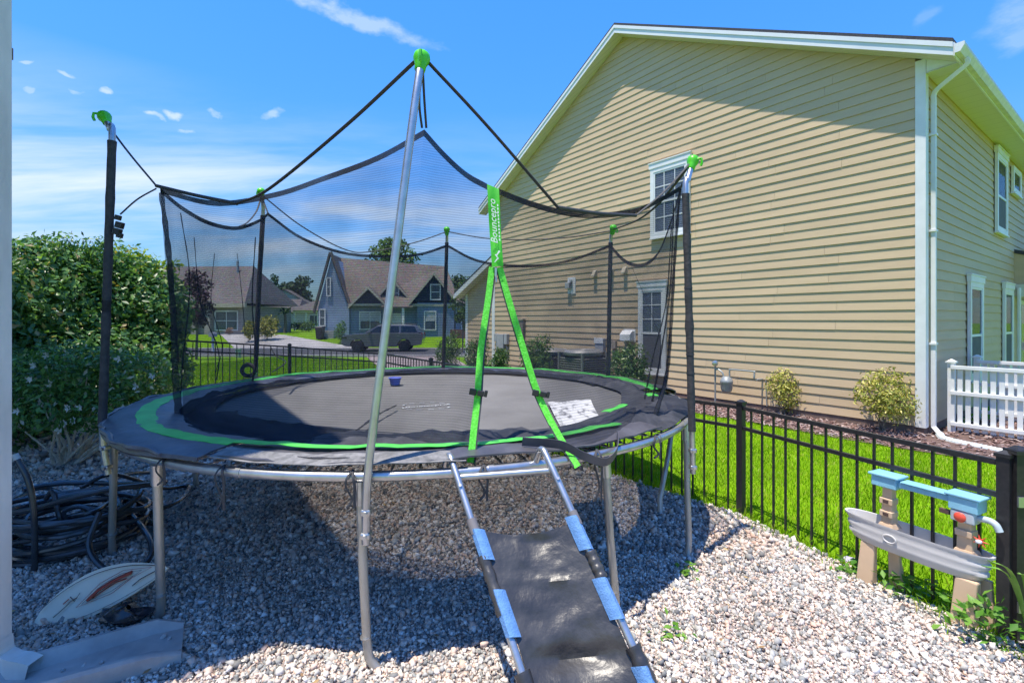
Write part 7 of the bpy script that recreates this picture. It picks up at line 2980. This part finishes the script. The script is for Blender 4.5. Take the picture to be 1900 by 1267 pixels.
def tp_(s, o, z):
    return q0 + td * (s * TLn) - tn * o * -1 + Vector((0, 0, z))


NS = 40
rows = []
PR = [(.80, .255), (.86, .262), (.90, .285), (.93, .290), (.93, .305), (.91, .315), (.95, .335), (.955, .350), (.93, .358), (.96, .380), (1.0, .392), (1.0, .402), (.96, .400), (.90, .330), (.82, .275)]
for (k, z) in PR:
    row = []
    for i in range(NS):
        a = 2 * math.pi * i / NS
        ex = .5 + .5 * k * np.sign(math.cos(a)) * abs(math.cos(a)) ** .75
        oy = .085 * k * np.sign(math.sin(a)) * abs(math.sin(a)) ** .85
        row.append(tp_(ex, oy - .06, z))
    rows.append(row)
mb = MB()
mb.grid(rows, wrap=True)
mb.f.append(tuple(range(NS)))
mb.f.append(tuple((len(PR) - 1) * NS + i for i in range(NS - 1, -1, -1)))
tub = mb.build('tub', M_TUB, pt_, smooth=True)
mb = MB()
mb.tube([tp_(.40 + .045 * math.cos(a), -.147 + .0 * a, .337 + .022 * math.sin(a)) for a in np.linspace(0, 2 * math.pi, 21)[:-1]], .005, n=6, closed=True)
mb.build('oval_emblem', M_TUB, tub, smooth=True)


def leg_prism(s0, s1, b0, b1, z0, z1, o0, o1, name):
    mb = MB()
    mb.hexa([tp_(b0, o0, z0), tp_(b1, o0, z0), tp_(b1, o1, z0), tp_(b0, o1, z0), tp_(s0, o0 + .015, z1), tp_(s1, o0 + .015, z1), tp_(s1, o1 - .01, z1), tp_(s0, o1 - .01, z1)])
    return mb.build(name, M_TAN, pt_, bevel=.008)


leg_prism(.16, .27, .13, .26, -.02, .258, -.13, -.07, 'leg')
leg_prism(.30, .38, .32, .42, -.02, .258, -.04, .01, 'leg')
leg_prism(.80, .93, .77, .91, -.02, .258, -.13, -.06, 'leg')
leg_prism(.86, .96, .90, .98, -.02, .258, -.04, .01, 'leg')
# towers
for (s, wdt) in ((.34, .075), (.84, .08)):
    mb = MB()
    mb.hexa([tp_(s - wdt * .6, -.09, .38), tp_(s + wdt * .6, -.09, .38), tp_(s + wdt * .6, -.03, .38), tp_(s - wdt * .6, -.03, .38), tp_(s - wdt * .45, -.085, .62), tp_(s + wdt * .45, -.085, .62), tp_(s + wdt * .45, -.035, .62), tp_(s - wdt * .45, -.035, .62)])
    tw = mb.build('tower', M_TAN, pt_, bevel=.006)
    mb = MB()
    mb.hexa([tp_(s - wdt * .8, -.105, .375), tp_(s + wdt * .8, -.105, .375), tp_(s + wdt * .8, -.015, .375), tp_(s - wdt * .8, -.015, .375), tp_(s - wdt * .62, -.096, .40), tp_(s + wdt * .62, -.096, .40), tp_(s + wdt * .62, -.024, .40), tp_(s - wdt * .62, -.024, .40)])
    mb.build('tower_foot', M_TAN, tw)
    for zc_ in ((.46, .535) if s < .5 else (.49,)):
        mb = MB()
        k_ = .62
        mb.hexa([tp_(s - wdt * k_, -.100, zc_ - .02), tp_(s + wdt * k_, -.100, zc_ - .02), tp_(s + wdt * k_, -.03, zc_ - .02), tp_(s - wdt * k_, -.03, zc_ - .02), tp_(s - wdt * k_, -.100, zc_ + .015), tp_(s + wdt * k_, -.100, zc_ + .015), tp_(s + wdt * k_, -.03, zc_ + .015), tp_(s - wdt * k_, -.03, zc_ + .015)])
        bk = mb.build('bracket', M_TAN, tw, bevel=.004)
        if s < .5:
            mb = MB()
            mb.hexa([tp_(s - .018, -.104, zc_ - .012), tp_(s + .022, -.104, zc_ - .012), tp_(s + .022, -.0995, zc_ - .012), tp_(s - .018, -.0995, zc_ - .012), tp_(s - .018, -.104, zc_ + .007), tp_(s + .022, -.104, zc_ + .007), tp_(s + .022, -.0995, zc_ + .007), tp_(s - .018, -.0995, zc_ + .007)])
            o_ = mb.build('slot', mat('dark_slot', (.10, .06, .05), .8), tw)
# blue top channel
for (s0, s1, z0, z1, o0, o1) in ((.24, .42, .615, .675, -.11, -.01), (.76, .93, .605, .675, -.115, -.01), (.421, .759, .63, .662, -.09, -.03), (.22, .44, .676, .690, -.12, .0), (.74, .95, .676, .690, -.125, .0), (.441, .739, .663, .672, -.10, -.02)):
    mb = MB()
    mb.hexa([tp_(s0, o0, z0), tp_(s1, o0, z0), tp_(s1, o1, z0), tp_(s0, o1, z0), tp_(s0, o0, z1), tp_(s1, o0, z1), tp_(s1, o1, z1), tp_(s0, o1, z1)])
    mb.build('blue_channel', M_LBLUE, pt_, bevel=.005)
mb = MB()
mb.hexa([tp_(.77, -.112, .545), tp_(.91, -.112, .545), tp_(.91, -.035, .545), tp_(.77, -.035, .545), tp_(.77, -.112, .604), tp_(.91, -.112, .604), tp_(.91, -.035, .604), tp_(.77, -.035, .604)])
pb = mb.build('pump_housing', mat('pale_toy_plastic', (.50, .58, .62), .4), pt_, bevel=.008)
mb = MB()
mb.lathe([(.004, 0), (.024, .004), (.026, .012), (.018, .020), (.004, .022)], tp_(.835, -.113, .575), 14, Matrix((td, Vector((0, 0, 1)), -tn)).transposed())
mb.build('red_knob', M_REDP, pb, smooth=True)
mb = MB()
mb.tube(bez([tp_(.91, -.07, .58), tp_(.97, -.075, .585), tp_(1.01, -.08, .575), tp_(1.03, -.08, .545)], 5), .016, n=10)
mb.build('spout', MATS['pale_toy_plastic'], pb, smooth=True)
mb = MB()
mb.box(tp_(.73, -.09, .575), (.045, .02, .022), Matrix.Rotation(math.atan2(td.y, td.x), 3, 'Z'))
mb.build('crank_stub', MATS['dark_slot'], pb)
st = thing('red_star_toy', 'small red spiky toy hanging on the right tower of the play table', 'toy', tp_(.93, -.09, .47))
c = tp_(.935, -.10, .475)
mb = MB()
for k in range(7):
    a = k * 2 * math.pi / 7
    mb.tube([c, c + td * math.cos(a) * .034 + Vector((0, -.004, math.sin(a) * .034))], [.007, .001], n=5)
mb.build('spikes', M_REDP, st)
mb = MB()
mb.lathe([(.002, -.01), (.012, -.006), (.014, 0), (.012, .006), (.002, .01)], c + Vector((-.012, -.006, 0)), 10)
mb.build('ball', M_WHITE, st, smooth=True)
